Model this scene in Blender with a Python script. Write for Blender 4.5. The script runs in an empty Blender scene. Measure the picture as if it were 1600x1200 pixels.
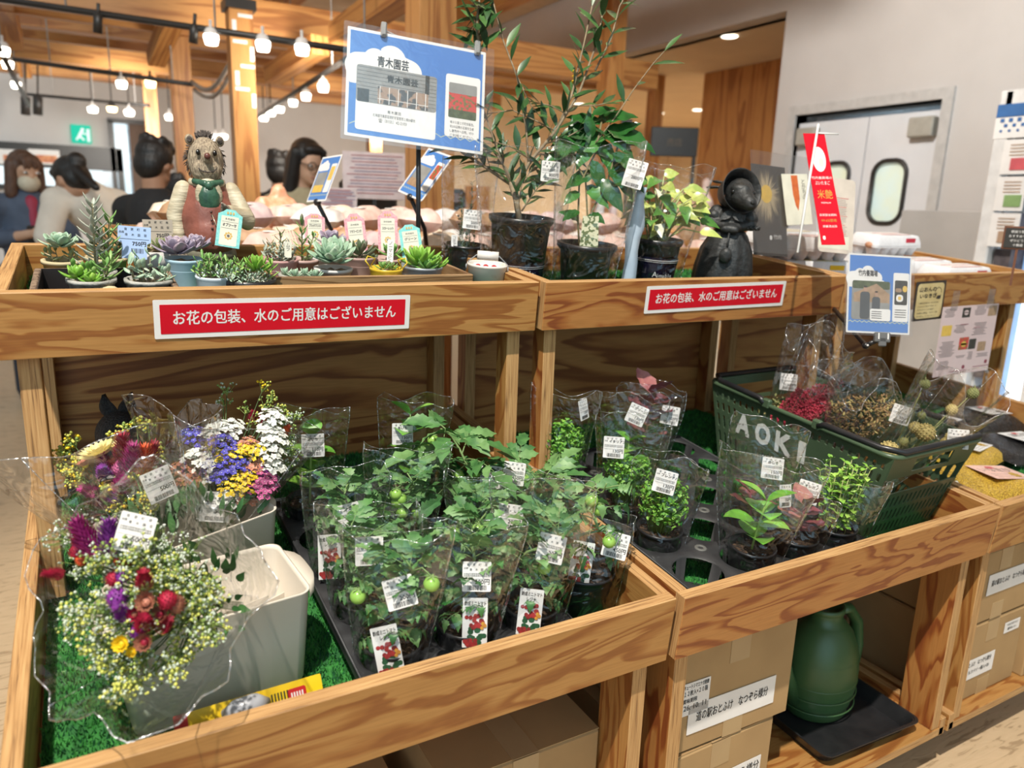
import bpy, bmesh, math, random
from math import sin, cos, pi, radians as R_
from mathutils import Vector as V, Matrix as M, Euler, noise as NZ
random.seed(7)
S = bpy.context.scene
COL = S.collection
H = 0.70                                   # height of the lower tray's front edge above the floor
# ------------------------------------------------------------------ camera
FPX = 1165.1
CR = M(((0.87300, 0.08300, -0.48100), (-0.48700, 0.21300, -0.84700), (0.03200, 0.97400, 0.22600)))
CR = (M.Rotation(-0.516, 3, 'Z') @ M.Rotation(1.3427, 3, 'X') @ M.Rotation(0.0329, 3, 'Z'))
CP = V((-0.772, -0.8054, 0.5926 + H))
cd = bpy.data.cameras.new('camera')
cam = bpy.data.objects.new('camera', cd); COL.objects.link(cam)
cam.matrix_world = M.Translation(CP) @ CR.to_4x4()
cd.sensor_width = 36.0; cd.lens = 36.0 * FPX / 1600.0
cd.clip_start = 0.02; cd.clip_end = 80
cd.dof.use_dof = True; cd.dof.focus_distance = 1.3; cd.dof.aperture_fstop = 3.6
S.camera = cam
# ------------------------------------------------------------------ light and exposure
S.view_settings.view_transform = 'Standard'; S.view_settings.look = 'None'
S.view_settings.gamma = 1.0; S.view_settings.use_curve_mapping = False
S.view_settings.exposure = 0.0
S.cycles.transparent_max_bounces = 40
w = bpy.data.worlds.new('shop_daylight'); S.world = w; w.use_nodes = True
nt = w.node_tree; nt.nodes.clear()
wo = nt.nodes.new('ShaderNodeOutputWorld'); bg = nt.nodes.new('ShaderNodeBackground')
tc = nt.nodes.new('ShaderNodeTexCoord'); sp = nt.nodes.new('ShaderNodeSeparateXYZ')
rp = nt.nodes.new('ShaderNodeValToRGB'); mr = nt.nodes.new('ShaderNodeMapRange')
nt.links.new(tc.outputs['Generated'], sp.inputs[0]); nt.links.new(sp.outputs['Z'], mr.inputs[0])
mr.inputs[1].default_value = -1; mr.inputs[2].default_value = 1
nt.links.new(mr.outputs[0], rp.inputs[0])
e = rp.color_ramp.elements
e[0].position = 0.0; e[0].color = (0.30, 0.25, 0.20, 1)
e[1].position = 1.0; e[1].color = (0.80, 0.78, 0.76, 1)
k = e.new(0.48); k.color = (0.46, 0.38, 0.30, 1)
k = e.new(0.55); k.color = (0.86, 0.78, 0.68, 1)
k = e.new(0.72); k.color = (0.92, 0.88, 0.82, 1)
# daylight of the shop front: a cool bright stretch of horizon behind the photographer
dt = nt.nodes.new('ShaderNodeVectorMath'); dt.operation = 'DOT_PRODUCT'; dt.inputs[1].default_value = (-0.35, -0.87, 0.34)
nt.links.new(tc.outputs['Generated'], dt.inputs[0])
wr_ = nt.nodes.new('ShaderNodeValToRGB'); wr_.color_ramp.elements[0].position = 0.86; wr_.color_ramp.elements[0].color = (0, 0, 0, 1); wr_.color_ramp.elements[1].position = 0.93; wr_.color_ramp.elements[1].color = (1.0, 1.9, 2.4, 1)
nt.links.new(dt.outputs['Value'], wr_.inputs[0])
ad = nt.nodes.new('ShaderNodeMix'); ad.data_type = 'RGBA'; ad.blend_type = 'ADD'; ad.inputs[0].default_value = 1.0
nt.links.new(rp.outputs[0], ad.inputs[6]); nt.links.new(wr_.outputs[0], ad.inputs[7])
nt.links.new(ad.outputs[2], bg.inputs[0]); bg.inputs[1].default_value = 0.52
nt.links.new(bg.outputs[0], wo.inputs[0])
def spot(name, loc, target, power, size, blend, radius, col):
    l = bpy.data.lights.new(name, 'SPOT'); l.energy = power; l.spot_size = size; l.spot_blend = blend
    l.shadow_soft_size = radius; l.color = col
    o = bpy.data.objects.new(name, l); COL.objects.link(o)
    o.location = loc
    o.rotation_euler = (V(target) - V(loc)).to_track_quat('-Z', 'Y').to_euler()
    return o
spot('display_spotlight', (-1.75, -1.55, 5.4), (0.15, 0.25, 0.85), 1700, R_(50), 0.5, 0.05, (1.0, 0.93, 0.82))
spot('hall_fill', (0.5, 3.5, 2.0), (0.2, 6.5, 1.4), 90, R_(165), 0.9, 0.2, (1.0, 0.91, 0.78))  # unseen fill below the beams, added to brighten the hall
spot('hall_fill', (-0.3, 6.6, 2.0), (-0.6, 9.4, 1.7), 190, R_(130), 0.9, 0.2, (1.0, 0.94, 0.86))  # unseen fill added to lift the left part of the back wall
spot('hall_fill', (1.9, 6.4, 2.1), (1.6, 9.4, 1.7), 190, R_(130), 0.9, 0.2, (1.0, 0.92, 0.80))  # unseen fill added to lift the right part of the back wall
spot('table_fill', (-0.9, 1.3, 3.0), (0.1, 3.4, 1.3), 140, R_(100), 0.9, 0.2, (1.0, 0.93, 0.84))  # added fill without a fixture, for the fronts of goods and people
spot('wall_fill', (0.9, 1.3, 3.2), (3.42, 2.5, 2.3), 420, R_(130), 0.9, 0.3, (1.0, 0.95, 0.88))  # added fill without a fixture, brightens the right wall
spot('alcove_downlight', (5.3, 5.4, 2.55), (5.0, 6.0, 0.0), 230, R_(165), 0.9, 0.15, (1.0, 0.88, 0.70))
spot('alcove_downlight', (6.4, 7.8, 2.55), (6.2, 7.8, 0.0), 230, R_(165), 0.9, 0.15, (1.0, 0.88, 0.70))
spot('corridor_light', (3.62, 2.35, 2.4), (3.7, 2.35, 0.0), 14, R_(170), 0.9, 0.1, (0.85, 0.95, 1.0))
# ------------------------------------------------------------------ geometry of the place
TL, TU = 0.1023, 0.1000                    # slope of the lower and upper trays
UY, UZ = 0.4586, 0.4572
UW, GAP, PR = 0.90, 0.012, 0.007           # unit width, gap between units, second unit stands proud
ML = M.Translation((0, 0, H)) @ M.Rotation(TL, 4, 'X')
MU = M.Translation((0, UY, UZ + H)) @ M.Rotation(TU, 4, 'X')
def ray(px, py): return CR @ V(((px - 800) / FPX, (600 - py) / FPX, -1.0))
def at(px, py, ax, val):                   # the point seen at a pixel on the plane axis=val
    d = ray(px, py); return CP + d * ((val - CP[ax]) / d[ax])
def dep(px, py, k): return CP + ray(px, py) * k
def LF(x, u, z): return ML @ V((x, u, z))
def UF(x, u, z): return MU @ V((x, u, z))
# ------------------------------------------------------------------ materials
MATS = {}
def newmat(name):
    m = bpy.data.materials.new(name); m.use_nodes = True
    MATS[name] = m
    return m, m.node_tree, m.node_tree.nodes['Principled BSDF']
def pm(name, c1, c2=None, scale=20, rough=0.6, bump=0.0, metal=0.0, detail=4, emis=None, es=0, trans=0, sss=0, coat=0, lo=0.35, hi=0.65, bscale=None, stretch=None, spec=0.5):
    m, t, b = newmat(name)
    b.inputs['Roughness'].default_value = rough; b.inputs['Metallic'].default_value = metal
    b.inputs['Specular IOR Level'].default_value = spec
    if coat: b.inputs['Coat Weight'].default_value = coat
    if trans: b.inputs['Transmission Weight'].default_value = trans
    if c2 is None: c2 = tuple(x * 0.86 for x in c1)
    tc = t.nodes.new('ShaderNodeTexCoord'); n = t.nodes.new('ShaderNodeTexNoise'); r = t.nodes.new('ShaderNodeValToRGB')
    n.inputs['Scale'].default_value = scale; n.inputs['Detail'].default_value = detail
    src = tc.outputs['Object']
    if stretch:
        mp = t.nodes.new('ShaderNodeMapping'); mp.inputs['Scale'].default_value = stretch
        t.links.new(src, mp.inputs[0]); src = mp.outputs[0]
    t.links.new(src, n.inputs['Vector']); t.links.new(n.outputs['Fac'], r.inputs[0])
    r.color_ramp.elements[0].position = lo; r.color_ramp.elements[1].position = hi
    r.color_ramp.elements[0].color = (*c2, 1); r.color_ramp.elements[1].color = (*c1, 1)
    t.links.new(r.outputs[0], b.inputs['Base Color'])
    if emis:
        b.inputs['Emission Color'].default_value = (*emis, 1); b.inputs['Emission Strength'].default_value = es
    if bump:
        n2 = t.nodes.new('ShaderNodeTexNoise'); n2.inputs['Scale'].default_value = bscale or scale; n2.inputs['Detail'].default_value = 5
        t.links.new(src, n2.inputs['Vector'])
        bp = t.nodes.new('ShaderNodeBump'); bp.inputs['Strength'].default_value = bump; bp.inputs['Distance'].default_value = 0.01
        t.links.new(n2.outputs['Fac'], bp.inputs['Height']); t.links.new(bp.outputs[0], b.inputs['Normal'])
    return m
def ply_face(name, light, mid, dark, sx=2.6, sy=13.0, rings=7.0, rough=0.45):
    m, t, b = newmat(name); L = t.links.new
    uv = t.nodes.new('ShaderNodeUVMap'); uv.uv_map = 'grain'
    mp = t.nodes.new('ShaderNodeMapping'); mp.inputs['Scale'].default_value = (sx, sy, 1)
    L(uv.outputs[0], mp.inputs[0])
    n = t.nodes.new('ShaderNodeTexNoise'); n.inputs['Scale'].default_value = 1.0; n.inputs['Detail'].default_value = 3.4
    n.inputs['Roughness'].default_value = 0.42; n.inputs['Distortion'].default_value = 0.7
    L(mp.outputs[0], n.inputs['Vector'])
    mu = t.nodes.new('ShaderNodeMath'); mu.operation = 'MULTIPLY'; mu.inputs[1].default_value = rings; L(n.outputs['Fac'], mu.inputs[0])
    fr = t.nodes.new('ShaderNodeMath'); fr.operation = 'FRACT'; L(mu.outputs[0], fr.inputs[0])
    r = t.nodes.new('ShaderNodeValToRGB'); e = r.color_ramp.elements
    e[0].position = 0.0; e[0].color = (*light, 1); e[1].position = 1.0; e[1].color = (*light, 1)
    for p, c in ((0.45, light), (0.66, mid), (0.80, dark), (0.92, dark), (0.96, mid)):
        k = e.new(p); k.color = (*c, 1)
    L(fr.outputs[0], r.inputs[0])
    mp2 = t.nodes.new('ShaderNodeMapping'); mp2.inputs['Scale'].default_value = (14, 260, 1); L(uv.outputs[0], mp2.inputs[0])
    n2 = t.nodes.new('ShaderNodeTexNoise'); n2.inputs['Scale'].default_value = 1.0; n2.inputs['Detail'].default_value = 3; L(mp2.outputs[0], n2.inputs['Vector'])
    mx = t.nodes.new('ShaderNodeMix'); mx.data_type = 'RGBA'; mx.blend_type = 'MULTIPLY'; mx.inputs[0].default_value = 0.35
    r2 = t.nodes.new('ShaderNodeValToRGB'); r2.color_ramp.elements[0].color = (0.55, 0.5, 0.42, 1); r2.color_ramp.elements[0].position = 0.3; r2.color_ramp.elements[1].position = 0.6
    L(n2.outputs['Fac'], r2.inputs[0]); L(r.outputs[0], mx.inputs[6]); L(r2.outputs[0], mx.inputs[7])
    L(mx.outputs[2], b.inputs['Base Color']); b.inputs['Roughness'].default_value = rough
    bp = t.nodes.new('ShaderNodeBump'); bp.inputs['Strength'].default_value = 0.12; bp.inputs['Distance'].default_value = 0.002
    L(n2.outputs['Fac'], bp.inputs['Height']); L(bp.outputs[0], b.inputs['Normal'])
    return m
def ply_edge(name, a, b_, c):
    m, t, b = newmat(name); L = t.links.new
    uv = t.nodes.new('ShaderNodeUVMap'); uv.uv_map = 'grain'
    mp = t.nodes.new('ShaderNodeMapping'); mp.inputs['Scale'].default_value = (9, 330, 1); L(uv.outputs[0], mp.inputs[0])
    n = t.nodes.new('ShaderNodeTexNoise'); n.inputs['Scale'].default_value = 1.0; n.inputs['Detail'].default_value = 3; n.inputs['Roughness'].default_value = 0.6
    L(mp.outputs[0], n.inputs['Vector'])
    r = t.nodes.new('ShaderNodeValToRGB'); e = r.color_ramp.elements
    e[0].position = 0.30; e[0].color = (*c, 1); e[1].position = 0.66; e[1].color = (*a, 1)
    k = e.new(0.44); k.color = (*b_, 1)
    L(n.outputs['Fac'], r.inputs[0]); L(r.outputs[0], b.inputs['Base Color']); b.inputs['Roughness'].default_value = 0.6
    bp = t.nodes.new('ShaderNodeBump'); bp.inputs['Strength'].default_value = 0.4; bp.inputs['Distance'].default_value = 0.002
    L(n.outputs['Fac'], bp.inputs['Height']); L(bp.outputs[0], b.inputs['Normal'])
    return m
FACE = ply_face('fir_plywood_face', (0.43, 0.215, 0.064), (0.335, 0.138, 0.034), (0.27, 0.098, 0.023))
FACER = ply_face('fir_plywood_face_reddish', (0.42, 0.185, 0.052), (0.33, 0.115, 0.027), (0.23, 0.062, 0.016))
EDGE = ply_edge('plywood_edge', (0.56, 0.34, 0.145), (0.42, 0.225, 0.085), (0.14, 0.07, 0.028))
TIMBER = ply_face('cedar_timber', (0.56, 0.27, 0.085), (0.48, 0.21, 0.06), (0.36, 0.14, 0.04), sx=0.5, sy=7, rings=6)
def film(name, tint=(1, 1, 1), base=0.04, fac=0.32, rough=0.12, bscale=30, bstr=0.5):
    """clear plastic film: lets most light through, catches bright glints on its creases"""
    m = bpy.data.materials.new(name); m.use_nodes = True; t = m.node_tree; t.nodes.clear(); L = t.links.new
    out = t.nodes.new('ShaderNodeOutputMaterial'); mix = t.nodes.new('ShaderNodeMixShader')
    tr = t.nodes.new('ShaderNodeBsdfTransparent'); tr.inputs[0].default_value = (*tint, 1)
    gl = t.nodes.new('ShaderNodeBsdfGlossy'); gl.inputs['Roughness'].default_value = rough; gl.inputs[0].default_value = (0.95, 0.97, 1, 1)
    lw = t.nodes.new('ShaderNodeLayerWeight'); lw.inputs[0].default_value = 0.35
    mr = t.nodes.new('ShaderNodeMapRange'); mr.inputs[3].default_value = base; mr.inputs[4].default_value = fac
    tc = t.nodes.new('ShaderNodeTexCoord'); n = t.nodes.new('ShaderNodeTexNoise'); n.inputs['Scale'].default_value = bscale; n.inputs['Detail'].default_value = 2; n.inputs['Distortion'].default_value = 1.0
    bp = t.nodes.new('ShaderNodeBump'); bp.inputs['Strength'].default_value = bstr; bp.inputs['Distance'].default_value = 0.02
    L(tc.outputs['Object'], n.inputs['Vector']); L(n.outputs['Fac'], bp.inputs['Height'])
    L(bp.outputs[0], gl.inputs['Normal']); L(bp.outputs[0], lw.inputs['Normal'])
    L(lw.outputs['Facing'], mr.inputs[0]); L(mr.outputs[0], mix.inputs[0])
    L(tr.outputs[0], mix.inputs[1]); L(gl.outputs[0], mix.inputs[2]); L(mix.outputs[0], out.inputs[0])
    MATS[name] = m
    return m
FILM = film('cellophane', base=0.045, fac=0.45, bscale=26, bstr=0.7)
SEAM = film('cellophane_seam', base=0.30, fac=0.75, rough=0.18, bscale=60, bstr=0.6)
FILM3 = film('bean_bag_film', base=0.03, fac=0.14, rough=0.1, bscale=40, bstr=0.4)
FILM2 = film('bouquet_cellophane', base=0.07, fac=0.55, bscale=20, bstr=0.8)
ACRYL = film('clear_acrylic', base=0.05, fac=0.5, rough=0.03, bstr=0.02)
def emit(name, col, st):
    m = bpy.data.materials.new(name); m.use_nodes = True; t = m.node_tree; t.nodes.clear()
    o = t.nodes.new('ShaderNodeOutputMaterial'); e = t.nodes.new('ShaderNodeEmission')
    e.inputs[0].default_value = (*col, 1); e.inputs[1].default_value = st; t.links.new(e.outputs[0], o.inputs[0]); MATS[name] = m
    return m
WHITE = pm('white_paper', (0.80, 0.78, 0.76), (0.76, 0.74, 0.72), rough=0.45)
BLACK = pm('black_ink', (0.02, 0.02, 0.02), rough=0.6)
BLKPL = pm('black_plastic', (0.022, 0.022, 0.024), (0.014, 0.014, 0.016), rough=0.32, bump=0.05, bscale=60)
TRAYPL = pm('matte_black_tray_plastic', (0.035, 0.036, 0.038), (0.02, 0.02, 0.022), rough=0.5, bump=0.1, bscale=40)
SOIL = pm('potting_soil', (0.12, 0.07, 0.04), (0.02, 0.013, 0.01), scale=160, rough=0.95, bump=0.9, bscale=160)
# ------------------------------------------------------------------ mesh helpers
class MB:
    def __init__(s): s.v = []; s.f = []; s.mi = []; s.sm = []
    def add(s, vs, fs, mi=0, mat=None, smooth=True):
        o = len(s.v)
        s.v.extend([(mat @ V(p)) for p in vs] if mat is not None else [V(p) for p in vs])
        for f in fs:
            s.f.append(tuple(i + o for i in f)); s.mi.append(mi); s.sm.append(smooth)
        return s
    def box(s, c, d, mi=0, mat=None, bev=0.0):
        x, y, z = [q / 2 for q in d]; cx, cy, cz = c
        if bev > 0:
            b = min(bev, x * .9, y * .9, z * .9)
            vs = []; idx = {}
            for sx in (-1, 1):
                for sy in (-1, 1):
                    for sz in (-1, 1):
                        for a in range(3):
                            p = [sx * (x - b), sy * (y - b), sz * (z - b)]; p[a] = (sx * x, sy * y, sz * z)[a]
                            idx[(sx, sy, sz, a)] = len(vs); vs.append((cx + p[0], cy + p[1], cz + p[2]))
            fs = []
            for a in range(3):
                o1, o2 = [(1, 2), (2, 0), (0, 1)][a]
                for sg in (-1, 1):
                    q = []
                    for (u, w_) in ((-1, -1), (1, -1), (1, 1), (-1, 1)):
                        k = [0, 0, 0]; k[a] = sg; k[o1] = u; k[o2] = w_; q.append(idx[(*k, a)])
                    fs.append(tuple(q if sg > 0 else q[::-1]))
            for a in range(3):
                o1, o2 = [(1, 2), (2, 0), (0, 1)][a]
                for u in (-1, 1):
                    for w_ in (-1, 1):
                        k0 = [0, 0, 0]; k1 = [0, 0, 0]; k0[a] = -1; k1[a] = 1
                        for k in (k0, k1): k[o1] = u; k[o2] = w_
                        q = (idx[(*k0, o1)], idx[(*k1, o1)], idx[(*k1, o2)], idx[(*k0, o2)])
                        fs.append(q if u * w_ < 0 else q[::-1])
            for sx in (-1, 1):
                for sy in (-1, 1):
                    for sz in (-1, 1):
                        q = tuple(idx[(sx, sy, sz, a)] for a in range(3)); fs.append(q if sx * sy * sz > 0 else q[::-1])
            return s.add(vs, fs, mi, mat, False)
        vs = [(cx + a * x, cy + b * y, cz + c_ * z) for a in (-1, 1) for b in (-1, 1) for c_ in (-1, 1)]
        return s.add(vs, [(0, 1, 3, 2), (4, 6, 7, 5), (0, 4, 5, 1), (2, 3, 7, 6), (0, 2, 6, 4), (1, 5, 7, 3)], mi, mat, False)
    def tube(s, pts, r, n=8, mi=0, mat=None, cap=True, flat=1.0):
        pts = [V(p) for p in pts]; m = len(pts)
        rr = r if isinstance(r, (list, tuple)) else [r] * m
        vs = []; fs = []; up = None
        for i, p in enumerate(pts):
            d = (pts[min(i + 1, m - 1)] - pts[max(i - 1, 0)])
            if d.length < 1e-9: d = V((0, 0, 1))
            d.normalize()
            if up is None:
                up = d.orthogonal().normalized() if abs(d.z) > .9 else V((0, 0, 1))
            a = d.cross(up)
            if a.length < 1e-6: a = d.orthogonal()
            a.normalize(); b = a.cross(d).normalized(); up = b
            for j in range(n):
                t = 2 * pi * j / n; vs.append(p + a * (cos(t) * rr[i]) + b * (sin(t) * rr[i] * flat))
        for i in range(m - 1):
            for j in range(n):
                k = (j + 1) % n; fs.append((i * n + j, i * n + k, (i + 1) * n + k, (i + 1) * n + j))
        if cap: fs.append(tuple(range(n))[::-1]); fs.append(tuple((m - 1) * n + j for j in range(n)))
        return s.add(vs, fs, mi, mat)
    def lathe(s, prof, n=24, mi=0, mat=None, smooth=True, sx=1.0, sy=1.0):
        vs = []; fs = []; m = len(prof)
        for (r, z) in prof:
            for j in range(n):
                t = 2 * pi * j / n; vs.append((r * cos(t) * sx, r * sin(t) * sy, z))
        for i in range(m - 1):
            for j in range(n):
                k = (j + 1) % n; fs.append((i * n + j, i * n + k, (i + 1) * n + k, (i + 1) * n + j))
        return s.add(vs, fs, mi, mat, smooth)
    def disc(s, r, z=0, n=24, mi=0, mat=None, bumpy=0.0):
        vs = [(0, 0, z + bumpy * .5)]
        for q in (0.5, 1.0):
            for j in range(n):
                t = 2 * pi * j / n; vs.append((r * q * cos(t), r * q * sin(t), z + (random.uniform(-bumpy, bumpy) if bumpy else 0)))
        fs = [(0, 1 + j, 1 + (j + 1) % n) for j in range(n)] + [(1 + j, 1 + n + j, 1 + n + (j + 1) % n, 1 + (j + 1) % n) for j in range(n)]
        return s.add(vs, fs, mi, mat)
    def ell(s, c, rad, n=14, mi=0, mat=None, rot=None):
        vs = []; fs = []; k = n // 2 + 1
        Rm = rot.to_matrix() if rot is not None else None
        for i in range(k):
            a = pi * i / (k - 1)
            for j in range(n):
                t = 2 * pi * j / n
                p = V((rad[0] * sin(a) * cos(t), rad[1] * sin(a) * sin(t), rad[2] * cos(a)))
                if Rm: p = Rm @ p
                vs.append(p + V(c))
        for i in range(k - 1):
            for j in range(n):
                q = (j + 1) % n; fs.append((i * n + j, (i + 1) * n + j, (i + 1) * n + q, i * n + q))
        return s.add(vs, fs, mi, mat)
    def cap(s, p0, p1, r0, r1, n=12, mi=0):
        p0 = V(p0); p1 = V(p1); d = (p1 - p0); L = d.length; d = d / max(L, 1e-6)
        pts = []; rr = []
        for a in (0.05, .35, .7): pts.append(p0 - d * r0 * cos(a * pi / 2)); rr.append(r0 * sin(a * pi / 2))
        for t in (0, .33, .67, 1): pts.append(p0 + d * L * t); rr.append(r0 + (r1 - r0) * t)
        for a in (.7, .35, .05): pts.append(p1 + d * r1 * cos(a * pi / 2)); rr.append(r1 * sin(a * pi / 2))
        return s.tube(pts, rr, n, mi)
    def quad(s, a, b, c, d, mi=0, mat=None): return s.add([a, b, c, d], [(0, 1, 2, 3)], mi, mat, False)
    def poly(s, pts, mi=0, mat=None): return s.add(pts, [tuple(range(len(pts)))], mi, mat, False)
    def slab(s, pts2, z0, z1, mi=0, mat=None, smooth=False):
        n = len(pts2); vs = [(x, y, z0) for x, y in pts2] + [(x, y, z1) for x, y in pts2]
        fs = [tuple(range(n))[::-1], tuple(range(n, 2 * n))] + [(i, (i + 1) % n, n + (i + 1) % n, n + i) for i in range(n)]
        return s.add(vs, fs, mi, mat, smooth)
    def leaf(s, p, d, up, L, W, mi=0, droop=0.3, fold=0.12, seg=5, prof='o', wav=0.0):
        p = V(p); d = V(d).normalized(); up = V(up)
        sd = d.cross(up)
        if sd.length < 1e-5: sd = d.orthogonal()
        sd.normalize(); up = sd.cross(d).normalized()
        vs = [p]; fs = []
        for i in range(1, seg):
            t = i / seg
            if prof == 'o': q = sin(pi * t ** 0.8) ** 0.9
            elif prof == 'l': q = sin(pi * t ** 0.9) ** 1.2
            elif prof == 's': q = sin(pi * t ** 1.45)          # spoon, widest near the tip
            elif prof == 't': q = sin(pi * t ** 0.8) * (1.0 if i % 2 else 0.66)
            else: q = sin(pi * t ** 0.65)
            w_ = W * 0.5 * q
            c = p + d * (L * t) - up * (droop * L * t * t)
            wv = wav * W * (1 if i % 2 else -1)
            vs += [c - sd * w_ + up * (fold * w_ * 2 + wv), c, c + sd * w_ + up * (fold * w_ * 2 + wv)]
        vs.append(p + d * L - up * (droop * L))
        fs += [(0, 2, 1), (0, 3, 2)]
        for i in range(seg - 2):
            a = 1 + i * 3; b = a + 3
            fs += [(a, a + 1, b + 1, b), (a + 1, a + 2, b + 2, b + 1)]
        a = 1 + (seg - 2) * 3; e = len(vs) - 1
        fs += [(a, a + 1, e), (a + 1, a + 2, e)]
        return s.add(vs, fs, mi)
    def fleshy(s, p, d, up, L, W, T, mi=0, curve=0.25, n=6, pos=0.62):
        """thick succulent leaf, widest beyond its middle, pointed tip"""
        p = V(p); d = V(d).normalized(); up = V(up); sd = d.cross(up)
        if sd.length < 1e-5: sd = d.orthogonal()
        sd.normalize(); up = sd.cross(d).normalized()
        vs = []; fs = []; ts = (0.0, 0.2, 0.45, 0.68, 0.86, 0.97)
        for t in ts:
            q = (0.42 + 0.58 * sin(min(t / pos, 1) * pi / 2)) if t < pos else max(0.05, cos((t - pos) / (1 - pos) * pi / 2) ** 0.7)
            c = p + d * (L * t) + up * (curve * L * t * t)
            for j in range(n):
                a = 2 * pi * j / n; z = sin(a); z = z * (0.35 if z > 0 else 1.0)
                vs.append(c + sd * (cos(a) * W * .5 * q) + up * (z * T * .5 * q))
        m = len(ts); tip = len(vs); vs.append(p + d * L + up * curve * L)
        for i in range(m - 1):
            for j in range(n):
                k = (j + 1) % n; fs.append((i * n + j, i * n + k, (i + 1) * n + k, (i + 1) * n + j))
        for j in range(n): fs.append(((m - 1) * n + j, (m - 1) * n + (j + 1) % n, tip))
        return s.add(vs, fs, mi)
    def mesh(s, name, mats):
        me = bpy.data.meshes.new(name); me.from_pydata([tuple(p) for p in s.v], [], s.f)
        for m_ in (mats if isinstance(mats, (list, tuple)) else [mats]): me.materials.append(m_)
        me.polygons.foreach_set('material_index', s.mi); me.polygons.foreach_set('use_smooth', s.sm)
        me.update(); return me
    def build(s, name, mats, parent=None, loc=None, rot=None, mw=None):
        o = bpy.data.objects.new(name, s.mesh(name, mats)); COL.objects.link(o)
        if parent is not None: o.parent = parent
        if mw is not None: o.matrix_local = mw
        if loc is not None: o.location = loc
        if rot is not None: o.rotation_euler = rot
        return o
def tag(o, label, cat, group=None):
    o['label'] = label; o['category'] = cat
    if group: o['group'] = group
    return o
def thing(name, label, cat, loc=(0, 0, 0), rot=(0, 0, 0), group=None, mw=None):
    o = bpy.data.objects.new(name, None); COL.objects.link(o); o.empty_display_size = 0.05
    o.location = loc; o.rotation_euler = rot
    if mw is not None: o.matrix_world = mw
    return tag(o, label, cat, group)
def struct(o): o['kind'] = 'structure'; return o
def organic(o, voxel, it=4, fac=0.5):
    """melt overlapping volumes into one continuous skin"""
    r = o.modifiers.new('skin', 'REMESH'); r.mode = 'VOXEL'; r.voxel_size = voxel; r.use_smooth_shade = True
    sm = o.modifiers.new('soften', 'SMOOTH'); sm.iterations = it; sm.factor = fac
    return o
def board(name, size, parent=None, mw=None, face=None, edge=None, thick=None, label=None):
    """a plywood board: figured grain on its two faces, ply lines on its edges"""
    x, y, z = size; d = (x, y, z); ax = thick if thick is not None else d.index(min(d))
    face = face or FACE; edge = edge or EDGE
    me = bpy.data.meshes.new(name); vs = [(a * x / 2, b * y / 2, c * z / 2) for a in (-1, 1) for b in (-1, 1) for c in (-1, 1)]
    fs = [(0, 1, 3, 2), (4, 6, 7, 5), (0, 4, 5, 1), (2, 3, 7, 6), (0, 2, 6, 4), (1, 5, 7, 3)]; nx = (0, 0, 1, 1, 2, 2)
    me.from_pydata(vs, [], fs); me.materials.append(face); me.materials.append(edge)
    uv = me.uv_layers.new(name='grain'); ou, ov = random.uniform(0, 50), random.uniform(0, 50)
    for p in me.polygons:
        a = nx[p.index]; other = [q for q in range(3) if q != a]
        if a == ax:
            p.material_index = 0; lo, sh = sorted(other, key=lambda q: -d[q])
        else:
            p.material_index = 1; sh = ax; lo = [q for q in other if q != ax][0]
        for li in p.loop_indices:
            co = me.vertices[me.loops[li].vertex_index].co
            uv.data[li].uv = (co[lo] + ou + a * 3.1, co[sh] + ov + a * 1.7)
    o = bpy.data.objects.new(name, me); COL.objects.link(o)
    if parent is not None: o.parent = parent
    if mw is not None: o.matrix_local = mw
    if label: o['label'] = label
    bv = o.modifiers.new('eased', 'BEVEL'); bv.width = min(0.0012, min(d) * .2); bv.segments = 1
    return o
# ------------------------------------------------------------------ lettering
_TX = {}
def _glyphs(sx):
    if sx not in _TX:
        c = bpy.data.curves.new('lettering', 'FONT'); c.body = sx; c.size = 1.0; c.align_x = 'LEFT'; c.fill_mode = 'FRONT'; c.resolution_u = 2
        o = bpy.data.objects.new('lettering', c); COL.objects.link(o)
        dg = bpy.context.evaluated_depsgraph_get(); ev = o.evaluated_get(dg); me = ev.to_mesh()
        vs = [tuple(v.co) for v in me.vertices]; fs = [tuple(p.vertices) for p in me.polygons]
        ev.to_mesh_clear(); bpy.data.objects.remove(o); bpy.data.curves.remove(c)
        if not vs: vs = [(0, 0, 0)]
        xs = [v[0] for v in vs]; ys = [v[1] for v in vs]
        _TX[sx] = (vs, fs, min(xs), max(xs), min(ys), max(ys))
    return _TX[sx]
def text(mb, sx, x, y, z, size, mi, mat=None, align='L', width=None, vert=False, bold=0.0):
    """flat letters in the XY plane; size is the cap height, width squeezes the line to that length"""
    if vert:
        for i, ch in enumerate(sx): text(mb, ch, x, y - i * size * 1.15, z, size, mi, mat, 'C')
        return
    vs, fs, x0, x1, y0, y1 = _glyphs(sx); sc = size / 0.72
    kx = sc if width is None else width / max(x1 - x0, 1e-6)
    off = {'L': 0, 'C': -(x1 - x0) * kx / 2, 'R': -(x1 - x0) * kx}[align]
    offs = [(0, 0)] if not bold else [(0, 0), (bold, 0), (0, bold), (bold, bold)]
    for j, (bx, by) in enumerate(offs):
        mb.add([(x + off + (a - x0) * kx + bx * size, y + b * sc + by * size, z + j * 0.00004) for a, b, c in vs], fs, mi, mat, False)
def rrect(w_, h_, r, n=4, cx=0, cy=0):
    out = []
    for (sx, sy, a0) in ((1, 1, 0), (-1, 1, 90), (-1, -1, 180), (1, -1, 270)):
        for i in range(n + 1):
            a = R_(a0 + 90 * i / n); out.append((cx + sx * (w_ / 2 - r) + r * cos(a), cy + sy * (h_ / 2 - r) + r * sin(a)))
    return out
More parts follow.
